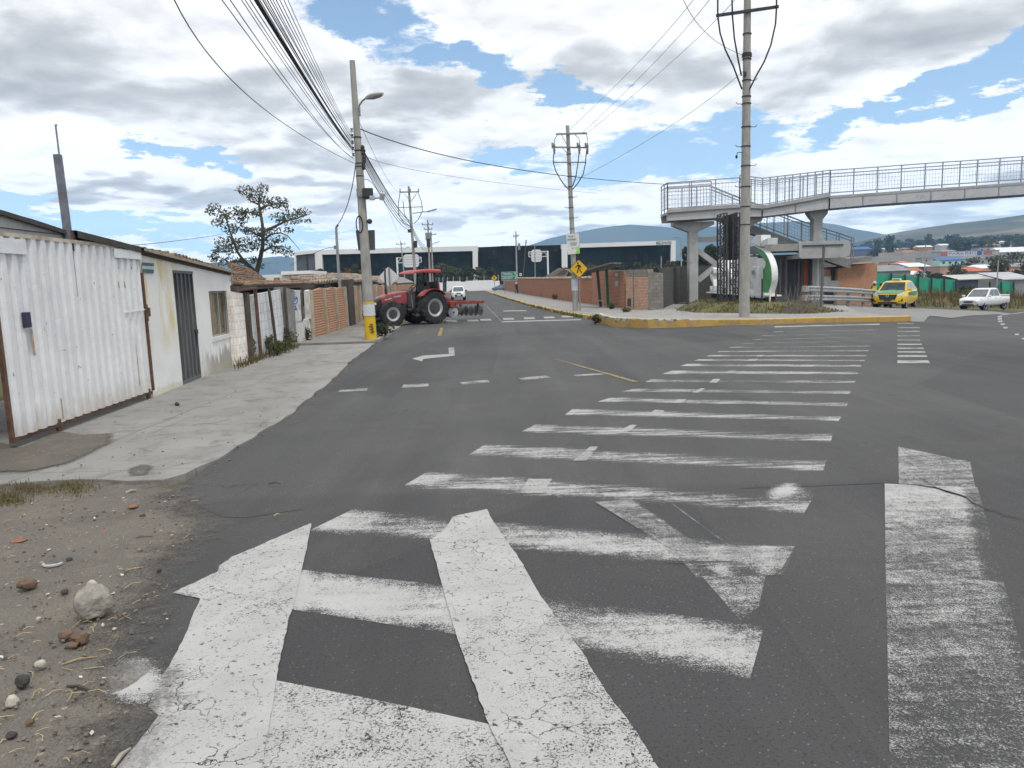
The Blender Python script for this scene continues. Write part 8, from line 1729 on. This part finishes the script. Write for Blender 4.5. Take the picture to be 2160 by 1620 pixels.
for _ in range(700):
    t_ = rs.random(); y = 34 + t_ * t_ * 90; x = XR(y) - .17 + rs.uniform(-.12, .06)
    if mnoise.noise((y * .5, 0, 0)) > -.15: sp.append((x, y, .01, rs.uniform(.5, 1.2)))
blades('kerb_grass', sp, M_GRASS, .08, .25, .03, 2, 10)
for k, (x, y) in enumerate(((1256, 678), (1145, 626), (1170, 632), (1290, 652), (1320, 658))): p = G(x, y, .14); bush(['small green weed at the blunt end of the yellow corner kerb', 'small weed against the far brick wall by the direction sign', 'small weed at the foot of the far brick wall', 'weed by the bus shelter foot', 'weed at the foot of the brick pier'][k], p.x, p.y, p.z - .1, [.4, .6, .6, .5, .3][k], .5, M_L_WEED, 160, .08, 130 + k, None, 'weed', 'weed')
sp = []; 
for (x0, y0, n_, s_) in ((15, 1048, 220, 26), (55, 1030, 120, 22), (95, 1034, 150, 24), (140, 1034, 260, 22), (165, 1028, 160, 18), (20, 1056, 120, 22)):
    for _ in range(n_): p = G(x0 + rs.gauss(0, s_), y0 + rs.gauss(0, s_ * .28), .03); sp.append((p.x, p.y, .02, rs.uniform(.5, 1.2)))
blades('grass', sp[:640], M_DRY, .02, .07, .0028, 2, 12); blades('grass', sp[640:], M_GRASS, .02, .08, .003, 2, 13)
# ------------------------------------------------------------------ stones and litter on the dirt
M_ROCK = mat('pale_rock', (.27, .25, .215), .95, .35, 9., .9, 26, dirt=(.12, .105, .09), dscale=9, damt=.6); M_ROCKB = mat('brown_stone', (.135, .088, .062), .95, .35, 9., .5, 30); M_ROCKD = mat('dark_stone', (.05, .048, .047), .95, .3, 9., .5, 30); M_ROCKW = mat('pale_stone', (.40, .37, .31), .9, .2, 9., .4, 30)
M_BRCK = mat('brick_chip', (.22, .11, .07), .95, .3, 9., .4, 30)
def rock(name, label, px, py, wpx, hpx, m, seed, group=None, cat='stone'):
    p = G(px, py, .03); D = (p - E0).dot(_f); s = wpx * D / FPX / 2; hh = hpx * D / FPX / 2 * 1.12; rs = random.Random(seed); off = Vector((rs.uniform(0, 50), 0, 0)); q = MB(); nu, nv = (28, 18) if wpx > 50 else (12, 8)
    planes = [(Vector((rs.gauss(0, 1), rs.gauss(0, 1), rs.gauss(0, 1))).normalized(), rs.uniform(.66, .92)) for _ in range(14)]; vs = []
    for i in range(nv + 1):
        ph = math.pi * i / nv
        for j in range(nu):
            t_ = 2 * math.pi * j / nu; u_ = Vector((math.sin(ph) * math.cos(t_), math.sin(ph) * math.sin(t_), math.cos(ph))); r_ = 1.
            for n_, k in planes: dd = u_.dot(n_); r_ = min(r_, k / dd) if dd > .05 else r_
            r_ *= 1 + .10 * mnoise.noise(u_ * 2.2 + off) + .05 * mnoise.noise(u_ * 7 + off); vs.append((p.x + u_.x * r_ * s, p.y + u_.y * r_ * s * .9 + s * .5, p.z + hh * .72 + u_.z * r_ * hh))
    fs = [(i * nu + j, i * nu + (j + 1) % nu, (i + 1) * nu + (j + 1) % nu, (i + 1) * nu + j) for i in range(nv) for j in range(nu)]
    q.add(vs, fs); return tag(q.build(name, m, smooth=True, sharp=28), label, cat, group)
rock('rock', 'large pale angular rock, the biggest on the bare dirt', 188, 1308, 76, 72, M_ROCK, 3, None, 'rock')
R_ = [(136, 1350, 34, 22, M_ROCKB, 'brown stone just below the large pale rock'), (165, 1362, 40, 30, M_ROCKB, 'reddish brown lump beside two others under the large pale rock'), (150, 1370, 30, 16, M_ROCKB, 'flat brown stone tucked under the reddish brown lump'), (52, 1245, 40, 24, M_ROCKB, 'brown half-buried stone across from the large pale rock'), (45, 1452, 30, 30, M_ROCKD, 'dark square stone near the bottom of the dirt'), (22, 1492, 32, 24, M_ROCKW, 'pale stone at the picture edge under the dark square stone'), (134, 1253, 18, 10, M_ROCKD, 'small dark pebble above the large pale rock'), (192, 1240, 22, 16, M_ROCKW, 'whitish chip touching the top of the large pale rock'), (83, 1412, 26, 20, M_ROCKW, 'pale crumbly stone beside the dry straw'), (145, 1184, 14, 8, M_ROCKD, 'dark pebble beside the pale plastic ring'), (80, 1310, 12, 9, M_ROCKW, 'yellowish pebble near the buried root'), (300, 1092, 14, 8, M_ROCKD, 'dark pebble towards the asphalt edge'), (372, 856, 12, 8, M_ROCKD, 'lone dark stone on the pale pavement before the metal door'), (335, 1207, 12, 8, M_ROCKD, 'dark pebble midway between the rock and the arrow tip'), (128, 1006 + 340, 10, 8, M_ROCKB, 'tiny brown pebble on top of the stone group'), (20, 1560, 26, 16, M_ROCKD, 'dark stone low at the picture corner'), (60, 1530, 20, 12, M_ROCKB, 'brown stone low at the picture corner'), (278, 1072, 26, 7, M_BRCK, 'flat orange brick chip near the top of the dirt'), (215, 1127, 26, 7, M_BRCK, 'flat orange brick chip beside a pale splinter'), (36, 1146, 34, 8, M_BRCK, 'largest flat orange brick chip, at the picture edge'), (240, 1330, 10, 7, M_ROCKW, 'pale pebble between the large rock and the paint splash')]
for k, (x, y, w_, h_, m, lb) in enumerate(R_): rock('stone', lb, x, y, w_, h_, m, 20 + k, 'stones on the dirt')
rs = random.Random(17); q = MB()
def dirt_spot():
    while True:
        x, y = rs.uniform(-30, 420), 1045 + 600 * rs.random() ** 1.4
        if x < 430 - (y - 1045) * .42 + rs.uniform(-20, 40): return G(x, y, .03)
for k in range(1100):
    p = dirt_spot(); s = .003 + .011 * rs.random() ** 3.5; q.ball(p + Vector((0, 0, s * .3)), s, 6, 4, (1, rs.uniform(.6, 1), .7), .25)
struct(q.build('gravel', mat('mixed_gravel', (.15, .135, .12), .95, .6, 30., .3), base=(0, 0, 0)), 'stuff')
q = MB()
for k in range(90):
    p = dirt_spot(); a = rs.uniform(0, 6.28); l_ = rs.uniform(.02, .11); q.tube([p + Vector((0, 0, .006)), p + Vector((math.cos(a) * l_ * .5, math.sin(a) * l_ * .5, .014)), p + Vector((math.cos(a + .2) * l_, math.sin(a + .2) * l_, .006))], rs.uniform(.0012, .003), 4)
struct(q.build('straw_litter', mat('straw', (.34, .26, .14), .9, .4, 12.), base=(0, 0, 0)), 'stuff')
q = MB()
for k in range(60):
    p = dirt_spot(); a = rs.uniform(0, 6.28); s = rs.uniform(.006, .022); e = Vector((math.cos(a), math.sin(a), rs.uniform(-.2, .3))); f_ = Vector((-math.sin(a), math.cos(a), rs.uniform(-.2, .4))) * .5; p = p + Vector((0, 0, .012)); q.quad(p - e * s, p + f_ * s, p + e * s, p - f_ * s)
struct(q.build('litter', mat('pale_litter', (.45, .44, .40), .8, .4, 20.), base=(0, 0, 0)), 'stuff')
q = MB()
for k in range(150):
    t_ = rs.random(); a, b = G(380, 1030), G(800, 722); p = a + (b - a) * t_; p = Vector((XL(p.y) + rs.gauss(0, .12), p.y, .01)); s = .005 + .012 * rs.random() ** 2; q.ball(p, s * 1.2, 6, 4, (1, 1, .7), .25)
for k in range(130): p = G(rs.uniform(60, 700), rs.uniform(800, 1020), .03); q.ball(p, .005 + .010 * rs.random() ** 2, 6, 4, (1, 1, .7), .25) if p.x < XL(p.y) and p.x > -6.1 else None
struct(q.build('grit', mat('mixed_gravel', (.2, .2, .2)), base=(0, 0, 0)), 'stuff')
for x0, y0, x1, y1, r_, m, lb in ((238, 1616, 275, 1578, .009, mat('pale_twig', (.30, .27, .22), .9, .2), 'pale split stick lying where the dirt meets the white arrow'), (130, 1402, 205, 1385, .005, mat('straw', (1, 1, 1)), 'long dry straw stalk below the brown stones'), (142, 1448, 190, 1456, .008, M_ROCKD, 'dark twig beside the paint splash'), (278, 1137, 322, 1131, .004, mat('brown_twig', (.12, .08, .06), .9, .3), 'thin bent brown twig near the top of the dirt'), (265, 1040, 288, 1034, .012, mat('pale_twig', (1, 1, 1)), 'flat pale wood chip at the edge of the pale pavement'), (566, 1021, 592, 1020, .005, M_ROCKD, 'thin dark stick lying on the asphalt near the pavement edge'), (578, 1088, 592, 1085, .007, mat('straw', (1, 1, 1)), 'tan wood splinter on the asphalt above the arrow tip')):
    a, b = G(x0, y0, .03), G(x1, y1, .03); q = MB(); q.tube([a, (a + b) / 2 + Vector((0, 0, .012)), b], [r_, r_ * 1.1, r_ * .5], 6); tag(q.build('stick', m, smooth=True), lb, 'stick')
p = G(112, 1190, .035); q = MB(); q.tube([p + Vector((math.cos(t_) * .062, math.sin(t_) * .05, .006)) for t_ in [3.3 + k * .3 for k in range(11)]], .011, 6); tag(q.build('plastic_ring', mat('pale_plastic', (.36, .36, .36), .6, .2), smooth=True), 'broken pale plastic ring lying on the dirt above the large rock', 'litter')
# ------------------------------------------------------------------ village, hills and mountains
M_HILL = bpy.data.materials.new('hill_fields'); d = ND(M_HILL); w = d.co('World'); c = d.mix(d.rng(d.noise(w, .006, 6, .65), .4, .62), (.07, .075, .045), (.13, .105, .065)); c = d.mix(d.rng(d.noise(d.co('World', (.6, .6, 1.6)), .004, 5, .6, .8), .54, .62, 0, .8), c, (.26, .19, .11)); c = d.mix(d.rng(d.noise(w, .03, 5, .7), .52, .66, 0, .75), c, (.035, .05, .03)); d.l(c, d.b.inputs['Base Color']); d.b.inputs['Roughness'].default_value = 1; d.b.inputs['Specular IOR Level'].default_value = 0; d.bump(d.noise(w, .03, 6, .7), .8, 8)
M_MTN = bpy.data.materials.new('mountain_slope'); d = ND(M_MTN); w = d.co('World'); c = d.mix(d.rng(d.noise(w, .0016, 7, .65), .38, .62), (.045, .06, .04), (.10, .095, .065)); d.l(c, d.b.inputs['Base Color']); d.b.inputs['Roughness'].default_value = 1; d.b.inputs['Specular IOR Level'].default_value = 0; d.bump(d.noise(w, .006, 6, .7), 1., 30)
def ridge(name, prof, r0, rr, r1, m, n_r=18, step=14, amp=10, ns=.004, foot=0.):
    xs = list(range(int(prof[0][0]), int(prof[-1][0]) + 1, step)); mb = MB(); vs = []; fs = []
    rads = [r0 + (rr - r0) * (k / (n_r - 5)) for k in range(n_r - 4)] + [rr + (r1 - rr) * k / 4 for k in range(1, 5)]
    for x in xs:
        y = float(np.interp(x, [p[0] for p in prof], [p[1] for p in prof])); d0 = ray(x, y); hd_ = math.hypot(d0.x, d0.y); zr = EYE + d0.z / hd_ * rr
        for r in rads:
            u_ = (r - r0) / (rr - r0) if r <= rr else 1 - (r - rr) / (r1 - rr) * .8; k = u_ ** 1.25 if r <= rr else u_
            X_, Y_ = d0.x / hd_ * r, d0.y / hd_ * r; nz_ = mnoise.noise((X_ * ns, Y_ * ns, 3)) + .5 * mnoise.noise((X_ * ns * 2.7, Y_ * ns * 2.7, 9)) + .3 * mnoise.noise((X_ * ns * 7, Y_ * ns * 7, 2))
            vs.append((X_, Y_, foot + (zr - foot) * k + amp * nz_ * (.25 + .75 * math.sin(math.pi * min(u_, 1)) if r <= rr else .3)))
    nr = len(rads)
    for i in range(len(xs) - 1):
        for j in range(nr - 1): fs.append((i * nr + j, (i + 1) * nr + j, (i + 1) * nr + j + 1, i * nr + j + 1))
    mb.add(vs, fs); return struct(mb.build(name, m, smooth=True, sharp=0, base=(0, 0, 0)))
ridge('mountains', [(-400, 575), (200, 566), (420, 556), (520, 548), (590, 541), (640, 546), (720, 560), (880, 566), (1000, 552), (1060, 535), (1100, 521), (1150, 505), (1200, 493), (1250, 484), (1300, 476.5), (1335, 474), (1380, 477), (1430, 481), (1500, 480), (1580, 473), (1660, 467), (1720, 468), (1760, 473), (1800, 482), (1870, 494), (1950, 505), (2150, 512), (2700, 520)], 2850, 3600, 4050, M_MTN, 18, 16, 24, .0026, -5)
ridge('hills', [(1600, 552), (1700, 536), (1760, 522), (1800, 512), (1850, 498), (1900, 489), (1950, 481), (2000, 473), (2060, 466), (2100, 461), (2160, 453), (2300, 440), (2600, 425)], 1050, 2300, 2700, M_HILL, 22, 10, 9, .006, 14)
def vz(x, D): p = DP(x, 565, D); return T(p.x, p.y)
def vhouse(label, x0, x1, yt, D, wall, roof, rt='flat', depth=8., rh=1.2, wins=0, rows=1, group=None, name='house', yb=None, cat='house'):
    a, b = DP(x0, yt, D), DP(x1, yt, D); z0 = min(vz(x0, D), vz(x1, D)) - .6; zt_ = max((a.z + b.z) / 2, z0 + 2.2); X0_, X1_, Y_ = a.x, b.x, (a.y + b.y) / 2
    h = thing(name, label, cat, ((X0_ + X1_) / 2, Y_ + depth / 2, z0 + .6), 0, group); q = MB(); q.box(((X0_ + X1_) / 2, Y_ + depth / 2, (z0 + zt_) / 2), (X1_ - X0_, depth, zt_ - z0)); q.build('wall', wall, h)
    q = MB(); o = .4
    if rt == 'flat': q.box(((X0_ + X1_) / 2, Y_ + depth / 2, zt_ + .15), (X1_ - X0_ + o, depth + o, .3))
    elif rt == 'shed': q.add([(X0_ - o, Y_ - o, zt_), (X1_ + o, Y_ - o, zt_), (X1_ + o, Y_ + depth, zt_ + rh), (X0_ - o, Y_ + depth, zt_ + rh), (X0_ - o, Y_ - o, zt_ - .2), (X1_ + o, Y_ - o, zt_ - .2)], [(0, 1, 2, 3), (0, 4, 5, 1)])
    else: q.add([(X0_ - o, Y_ - o, zt_), (X1_ + o, Y_ - o, zt_), (X1_ + o, Y_ + depth + o, zt_), (X0_ - o, Y_ + depth + o, zt_), (X0_ + (0 if rt == 'gable' else depth * .3), Y_ + depth / 2, zt_ + rh), (X1_ - (0 if rt == 'gable' else depth * .3), Y_ + depth / 2, zt_ + rh)], [(0, 1, 5, 4), (2, 3, 4, 5), (1, 2, 5), (3, 0, 4), (3, 2, 1, 0)])
    q.build('roof', roof, h)
    for r_2 in range(rows):
        for k in range(wins):
            xc = X0_ + (X1_ - X0_) * (k + .5) / wins; zc_ = zt_ - 1.4 - 2.6 * r_2
            if zc_ > z0 + 1: q = MB(); q.box((xc, Y_ - .04, zc_), (1.3, .16, 1.1)); q.build('window', M_DARKST, h)
    return h, X0_, X1_, Y_, z0, zt_
def wm(n, c): return mat(n, c, .9, .15, .3, kind='World')
M_ORT = mat('orange_tile', (.36, .12, .055), .9, .25, .5, kind='World'); M_WR = mat('white_sheet_roof', (.60, .60, .59), .6, .1, .3, kind='World'); M_GR = mat('grey_sheet_roof', (.20, .20, .20), .8, .2, .3, kind='World'); M_BLR = mat('blue_sheet_roof', (.03, .09, .27), .6, .15, .4, kind='World')
VG = 'houses on the far valley side'
vhouse('mint green two-storey house with a blue roof on the far slope', 1984, 2037, 548, 390, wm('mint_wall', (.40, .58, .52)), M_BLR, 'shed', 9, 1.6, 4, 2, VG)
pk, X0_, X1_, Y_, z0_, zt_ = vhouse('long grey building with red panels and blue lettering along its top', 1984, 2108, 530, 450, wm('parking_grey', (.36, .35, .35)), M_GR, 'flat', 10, 1, 0, 1, VG, 'building', cat='building')
q = MB(); text(q, 'PARKING', 2.2, frame((X0_ + (X1_ - X0_) * .37, Y_ - .1, zt_ - 1.25), (1, 0, 0), (0, 0, 1)), .1, width=(X1_ - X0_) * .46); q.build('lettering', mat('parking_blue', (.03, .05, .22), .6, .1), pk)
for f0, f1, m in ((.0, .12, 'r'), (.74, .88, 'r'), (.62, .70, 'b')): q = MB(); q.box((X0_ + (X1_ - X0_) * (f0 + f1) / 2, Y_ - .08, zt_ - 1.3), ((X1_ - X0_) * (f1 - f0), .16, 2.2)); q.build('panel', mat('dull_red_panel', (.36, .11, .10), .7, .15) if m == 'r' else M_BLR, pk)
q = MB(); q.box((X0_ + (X1_ - X0_) * .37, Y_ - .05, zt_ - 1.25), ((X1_ - X0_) * .5, .08, 2.5)); q.build('sign_band', wm('band_white', (.55, .55, .56)), pk)
vhouse('plain grey block house beside the mint green house', 2040, 2106, 547, 425, wm('house_grey', (.30, .295, .29)), M_GR, 'flat', 9, 1, 3, 2, VG)
vhouse('low house with a wide orange tile roof behind the green screen gap', 2030, 2088, 572, 245, wm('grey_house_wall', (.24, .235, .23)), M_ORT, 'hip', 9, 1.5, 3, 1, VG)
vhouse('low house with an orange tile roof at the picture edge', 2124, 2185, 576, 255, wm('grey_house_wall', (.3, .3, .3)), M_ORT, 'hip', 9, 1.3, 2, 1, VG)
vhouse('grey shed with a white sheet roof and dark front on the slope', 1918, 1962, 562, 330, wm('blue_grey_wall', (.10, .12, .15)), M_WR, 'shed', 10, 1.8, 2, 1, VG, 'shed', cat='shed')
vhouse('ochre house on the slope above the green screen', 1870, 1893, 553, 400, wm('ochre_house', (.42, .24, .11)), M_GR, 'flat', 8, 1, 2, 1, VG)
vhouse('small house with a pinkish red roof on the slope', 1897, 1922, 556, 380, wm('house_grey2', (.33, .32, .31)), mat('pink_red_roof', (.42, .16, .13), .9, .2, .5), 'hip', 8, 1.5, 2, 1, VG)
vhouse('long low grey shed roof just above the green screen behind the taxi', 1850, 1921, 571, 230, wm('shed_grey', (.22, .22, .22)), M_GR, 'shed', 9, 1.8, 0, 1, VG, 'shed', cat='shed')
vhouse('cream house half hidden by dark trees at the picture edge', 2128, 2175, 548, 400, wm('cream_house', (.46, .42, .33)), M_GR, 'flat', 8, 1, 2, 2, VG)
vhouse('long white greenhouse roof rising to the picture edge', 2108, 2190, 531, 520, wm('greenhouse_wall', (.30, .3, .3)), M_WR, 'gable', 14, 3.5, 0, 1, VG, 'greenhouse', cat='greenhouse')
vhouse('white roofed shed beside the tall dark tree on the ridge', 1984, 2004, 517.5, 640, wm('shed_white', (.45, .45, .44)), M_WR, 'gable', 9, 1.5, 0, 1, VG, 'shed', cat='shed')
vhouse('orange and white long roof among the trees above the terrace walls', 1938, 1968, 521, 620, wm('shed_orange', (.35, .18, .09)), M_WR, 'gable', 9, 1.5, 0, 1, VG, 'shed', cat='shed')
vhouse('small bright roof high among the trees near the picture edge', 2104, 2142, 511, 760, wm('shed_white', (.45, .45, .44)), M_WR, 'gable', 9, 1.5, 0, 1, VG, 'shed', cat='shed')
vhouse('blue sheet roof shed beyond the footbridge landing', 1800, 1838, 526, 560, wm('blue_grey_wall', (.1, .12, .15)), M_BLR, 'gable', 12, 2.2, 0, 1, VG, 'shed', cat='shed')
vhouse('pale grey metal roof shed by the short green screen', 2116, 2180, 588, 150, wm('shed_grey', (.22, .22, .22)), mat('pale_metal_roof', (.36, .36, .38), .6, .2, .5), 'shed', 8, 1.4, 0, 1, VG, 'shed', cat='shed')
vhouse('slanted pale roof edge just above the pickup', 2022, 2092, 588, 170, wm('dark_shed_blue', (.05, .06, .08)), mat('pale_roof_edge', (.42, .41, .38), .7, .2, .5), 'shed', 6, 1.0, 0, 1, VG, 'shed', cat='shed')
for k, (x0, x1, y0, y1, D, lb) in enumerate(((1853, 1918, 534, 531, 470, 'long bare grey terrace wall across the slope over the ochre house'), (1918, 1986, 531, 528, 480, 'grey stepped terrace wall running up to the red panel of the long building'), (1800, 1856, 548, 540, 440, 'low grey terrace wall beside the footbridge landing'), (1855, 1930, 546, 543, 430, 'lower grey retaining wall under the terrace wall'))):
    a, b = DP(x0, y0, D), DP(x1, y1, D); q = MB(); z_ = vz(x0, D) - 2; q.prism([Vector((a.x, a.y, z_)), Vector((b.x, b.y, z_)), b, a], (.2, .5, 0)); tag(q.build('terrace_wall', wm('terrace_grey', (.30, .29, .275))), lb, 'wall', 'terrace walls on the slope')
for x, y0, D, lb in ((1953, 515, 180, 'grey lamp column standing behind the green screen over the taxi'), (2106, 548, 150, 'pale concrete pole between the two green screens'), (1930, 575, 150, 'short thin post above the green screen')): p = DP(x, y0, D); q = MB(); q.tube([(p.x, p.y, T(p.x, p.y) - .3), p], [.16, .11], 7); tag(q.build('lamp_column', M_POLE, smooth=True), lb, 'pole')
# trees on the slope: a few prototypes, copied
protos = []
rs = random.Random(55)
for k, (h, w_, m) in enumerate(((9, 8, M_L_DARK), (11, 7, M_L_OLIVE), (7, 9, M_L_DARK), (14, 7, M_L_DARK))): protos.append(tree('tree', 0, 0, -500, h, w_, m, 380, .75, 200 + k, 'trees on the valley side', .18, blobs=7))
def vtree(k, x, ybase, D, s, label):
    p = DP(x, ybase, D); z = T(p.x, p.y); o = protos[k]
    if o.location.z > -400: o = dup(o)
    o.location = (p.x, p.y, z - .3); o.rotation_euler = (0, 0, rs.uniform(0, 6.28)); o.scale = (s, s, s * rs.uniform(.85, 1.15)); o['label'] = label
near = [(2010, 240, .75), (2022, 230, .6), (2000, 250, .6), (2040, 320, .8), (2052, 330, .8), (2066, 340, .7), (1985, 260, .5), (2100, 300, 1.0), (2112, 310, 1.1), (2124, 300, .9), (2138, 320, 1.0), (2150, 330, .9), (2098, 180, .7), (2110, 170, .8), (2060, 180, .5), (2078, 175, .5), (2020, 130, .45), (2036, 125, .4), (2052, 120, .5), (1940, 250, .5), (1975, 280, .6), (1960, 300, .5), (2145, 160, .6), (2156, 250, .8), (2170, 260, .9), (1895, 300, .4)]
for i, (x, D, s) in enumerate(near): vtree(i % 3, x, 580, D, s, 'dark tree standing between the houses low on the far valley side')
for i in range(64):
    x = rs.uniform(1840, 2200); D = rs.uniform(590, 1000); vtree(rs.choice((0, 1, 2, 3)), x, 520, D, rs.uniform(.8, 1.5), 'tree in the wooded belt above the terrace walls and the long grey building')
vtree(2, 2031, 515, 600, 2.3, 'big rounded dark tree standing out above the wooded belt')
vtree(3, 1876, 520, 640, 1.3, 'slender tall tree standing out over the low trees beyond the brick house')
for i in range(14): vtree(rs.choice((0, 1)), rs.uniform(1790, 1860), 530, rs.uniform(520, 800), rs.uniform(.6, 1.0), 'low tree around the blue sheet roof beyond the footbridge landing')
# far-off wood covering the lower hillside, read as one mass
q = MB(); rs = random.Random(66)
for i in range(900):
    x = rs.uniform(1780, 2350); r = rs.uniform(900, 1500); d0 = ray(x, 520); hd_ = math.hypot(d0.x, d0.y); X_, Y_ = d0.x / hd_ * r, d0.y / hd_ * r; z = max(T(X_, Y_), 0)
    if mnoise.noise((X_ * .006, Y_ * .006, 4)) < -.18: continue
    s = rs.uniform(3.5, 7.5); leaves(q, (X_, Y_, z + s * .75 + 1), (s * .8, s * .8, s), 16, s * .42, rs)
struct(q.build('woodland', M_L_DARK, base=(0, 0, 0)), 'stuff')
rs = random.Random(91); HW = [wm('pale_house', (.44, .43, .41)), wm('house_grey', (.3, .3, .3)), wm('cream_house', (.4, .4, .4)), wm('terrace_grey', (.3, .3, .3)), wm('salmon_house', (.40, .24, .17))]; HR = [M_ORT, M_GR, M_WR, M_GR, M_ORT, M_BLR]
for i in range(26):
    x = rs.uniform(1845, 2170); D = rs.choice((270, 300, 345, 430, 500, 540, 600, 690, 760)) * rs.uniform(.96, 1.05); wd = rs.uniform(9, 17) * FPX / D; p = DP(x, 560, D); zt_ = T(p.x, p.y) + rs.uniform(3, 5.5); q_ = Vector((p.x, p.y, zt_)) - E0; yy = 810 - FPX * q_.dot(_U) / q_.dot(_f)
    vhouse('small house among the trees and walls of the far valley side', x, x + wd, yy, D, rs.choice(HW), rs.choice(HR), rs.choice(('hip', 'shed', 'flat', 'gable')), rs.uniform(7, 10), rs.uniform(1, 1.8), rs.choice((2, 3)), 1, VG)
# ------------------------------------------------------------------ haze: one box of even air
hz_ = MB(); hz_.box((0, 0, (HAZE_TOP - 14) / 2), (8400, 8400, HAZE_TOP + 14)); hz = hz_.build('haze', None, base=(0, 0, 0)); struct(hz, 'stuff')
m = bpy.data.materials.new('haze_air'); t = nodes_of(m); vo = t.nodes.new('ShaderNodeVolumePrincipled'); ou = t.nodes.new('ShaderNodeOutputMaterial'); t.links.new(vo.outputs[0], ou.inputs['Volume'])
vo.inputs['Color'].default_value = (.36, .64, 1, 1); vo.inputs['Density'].default_value = HAZE_D; vo.inputs['Anisotropy'].default_value = 0.
hz.data.materials.append(m)
sc.cycles.volume_bounces = 0
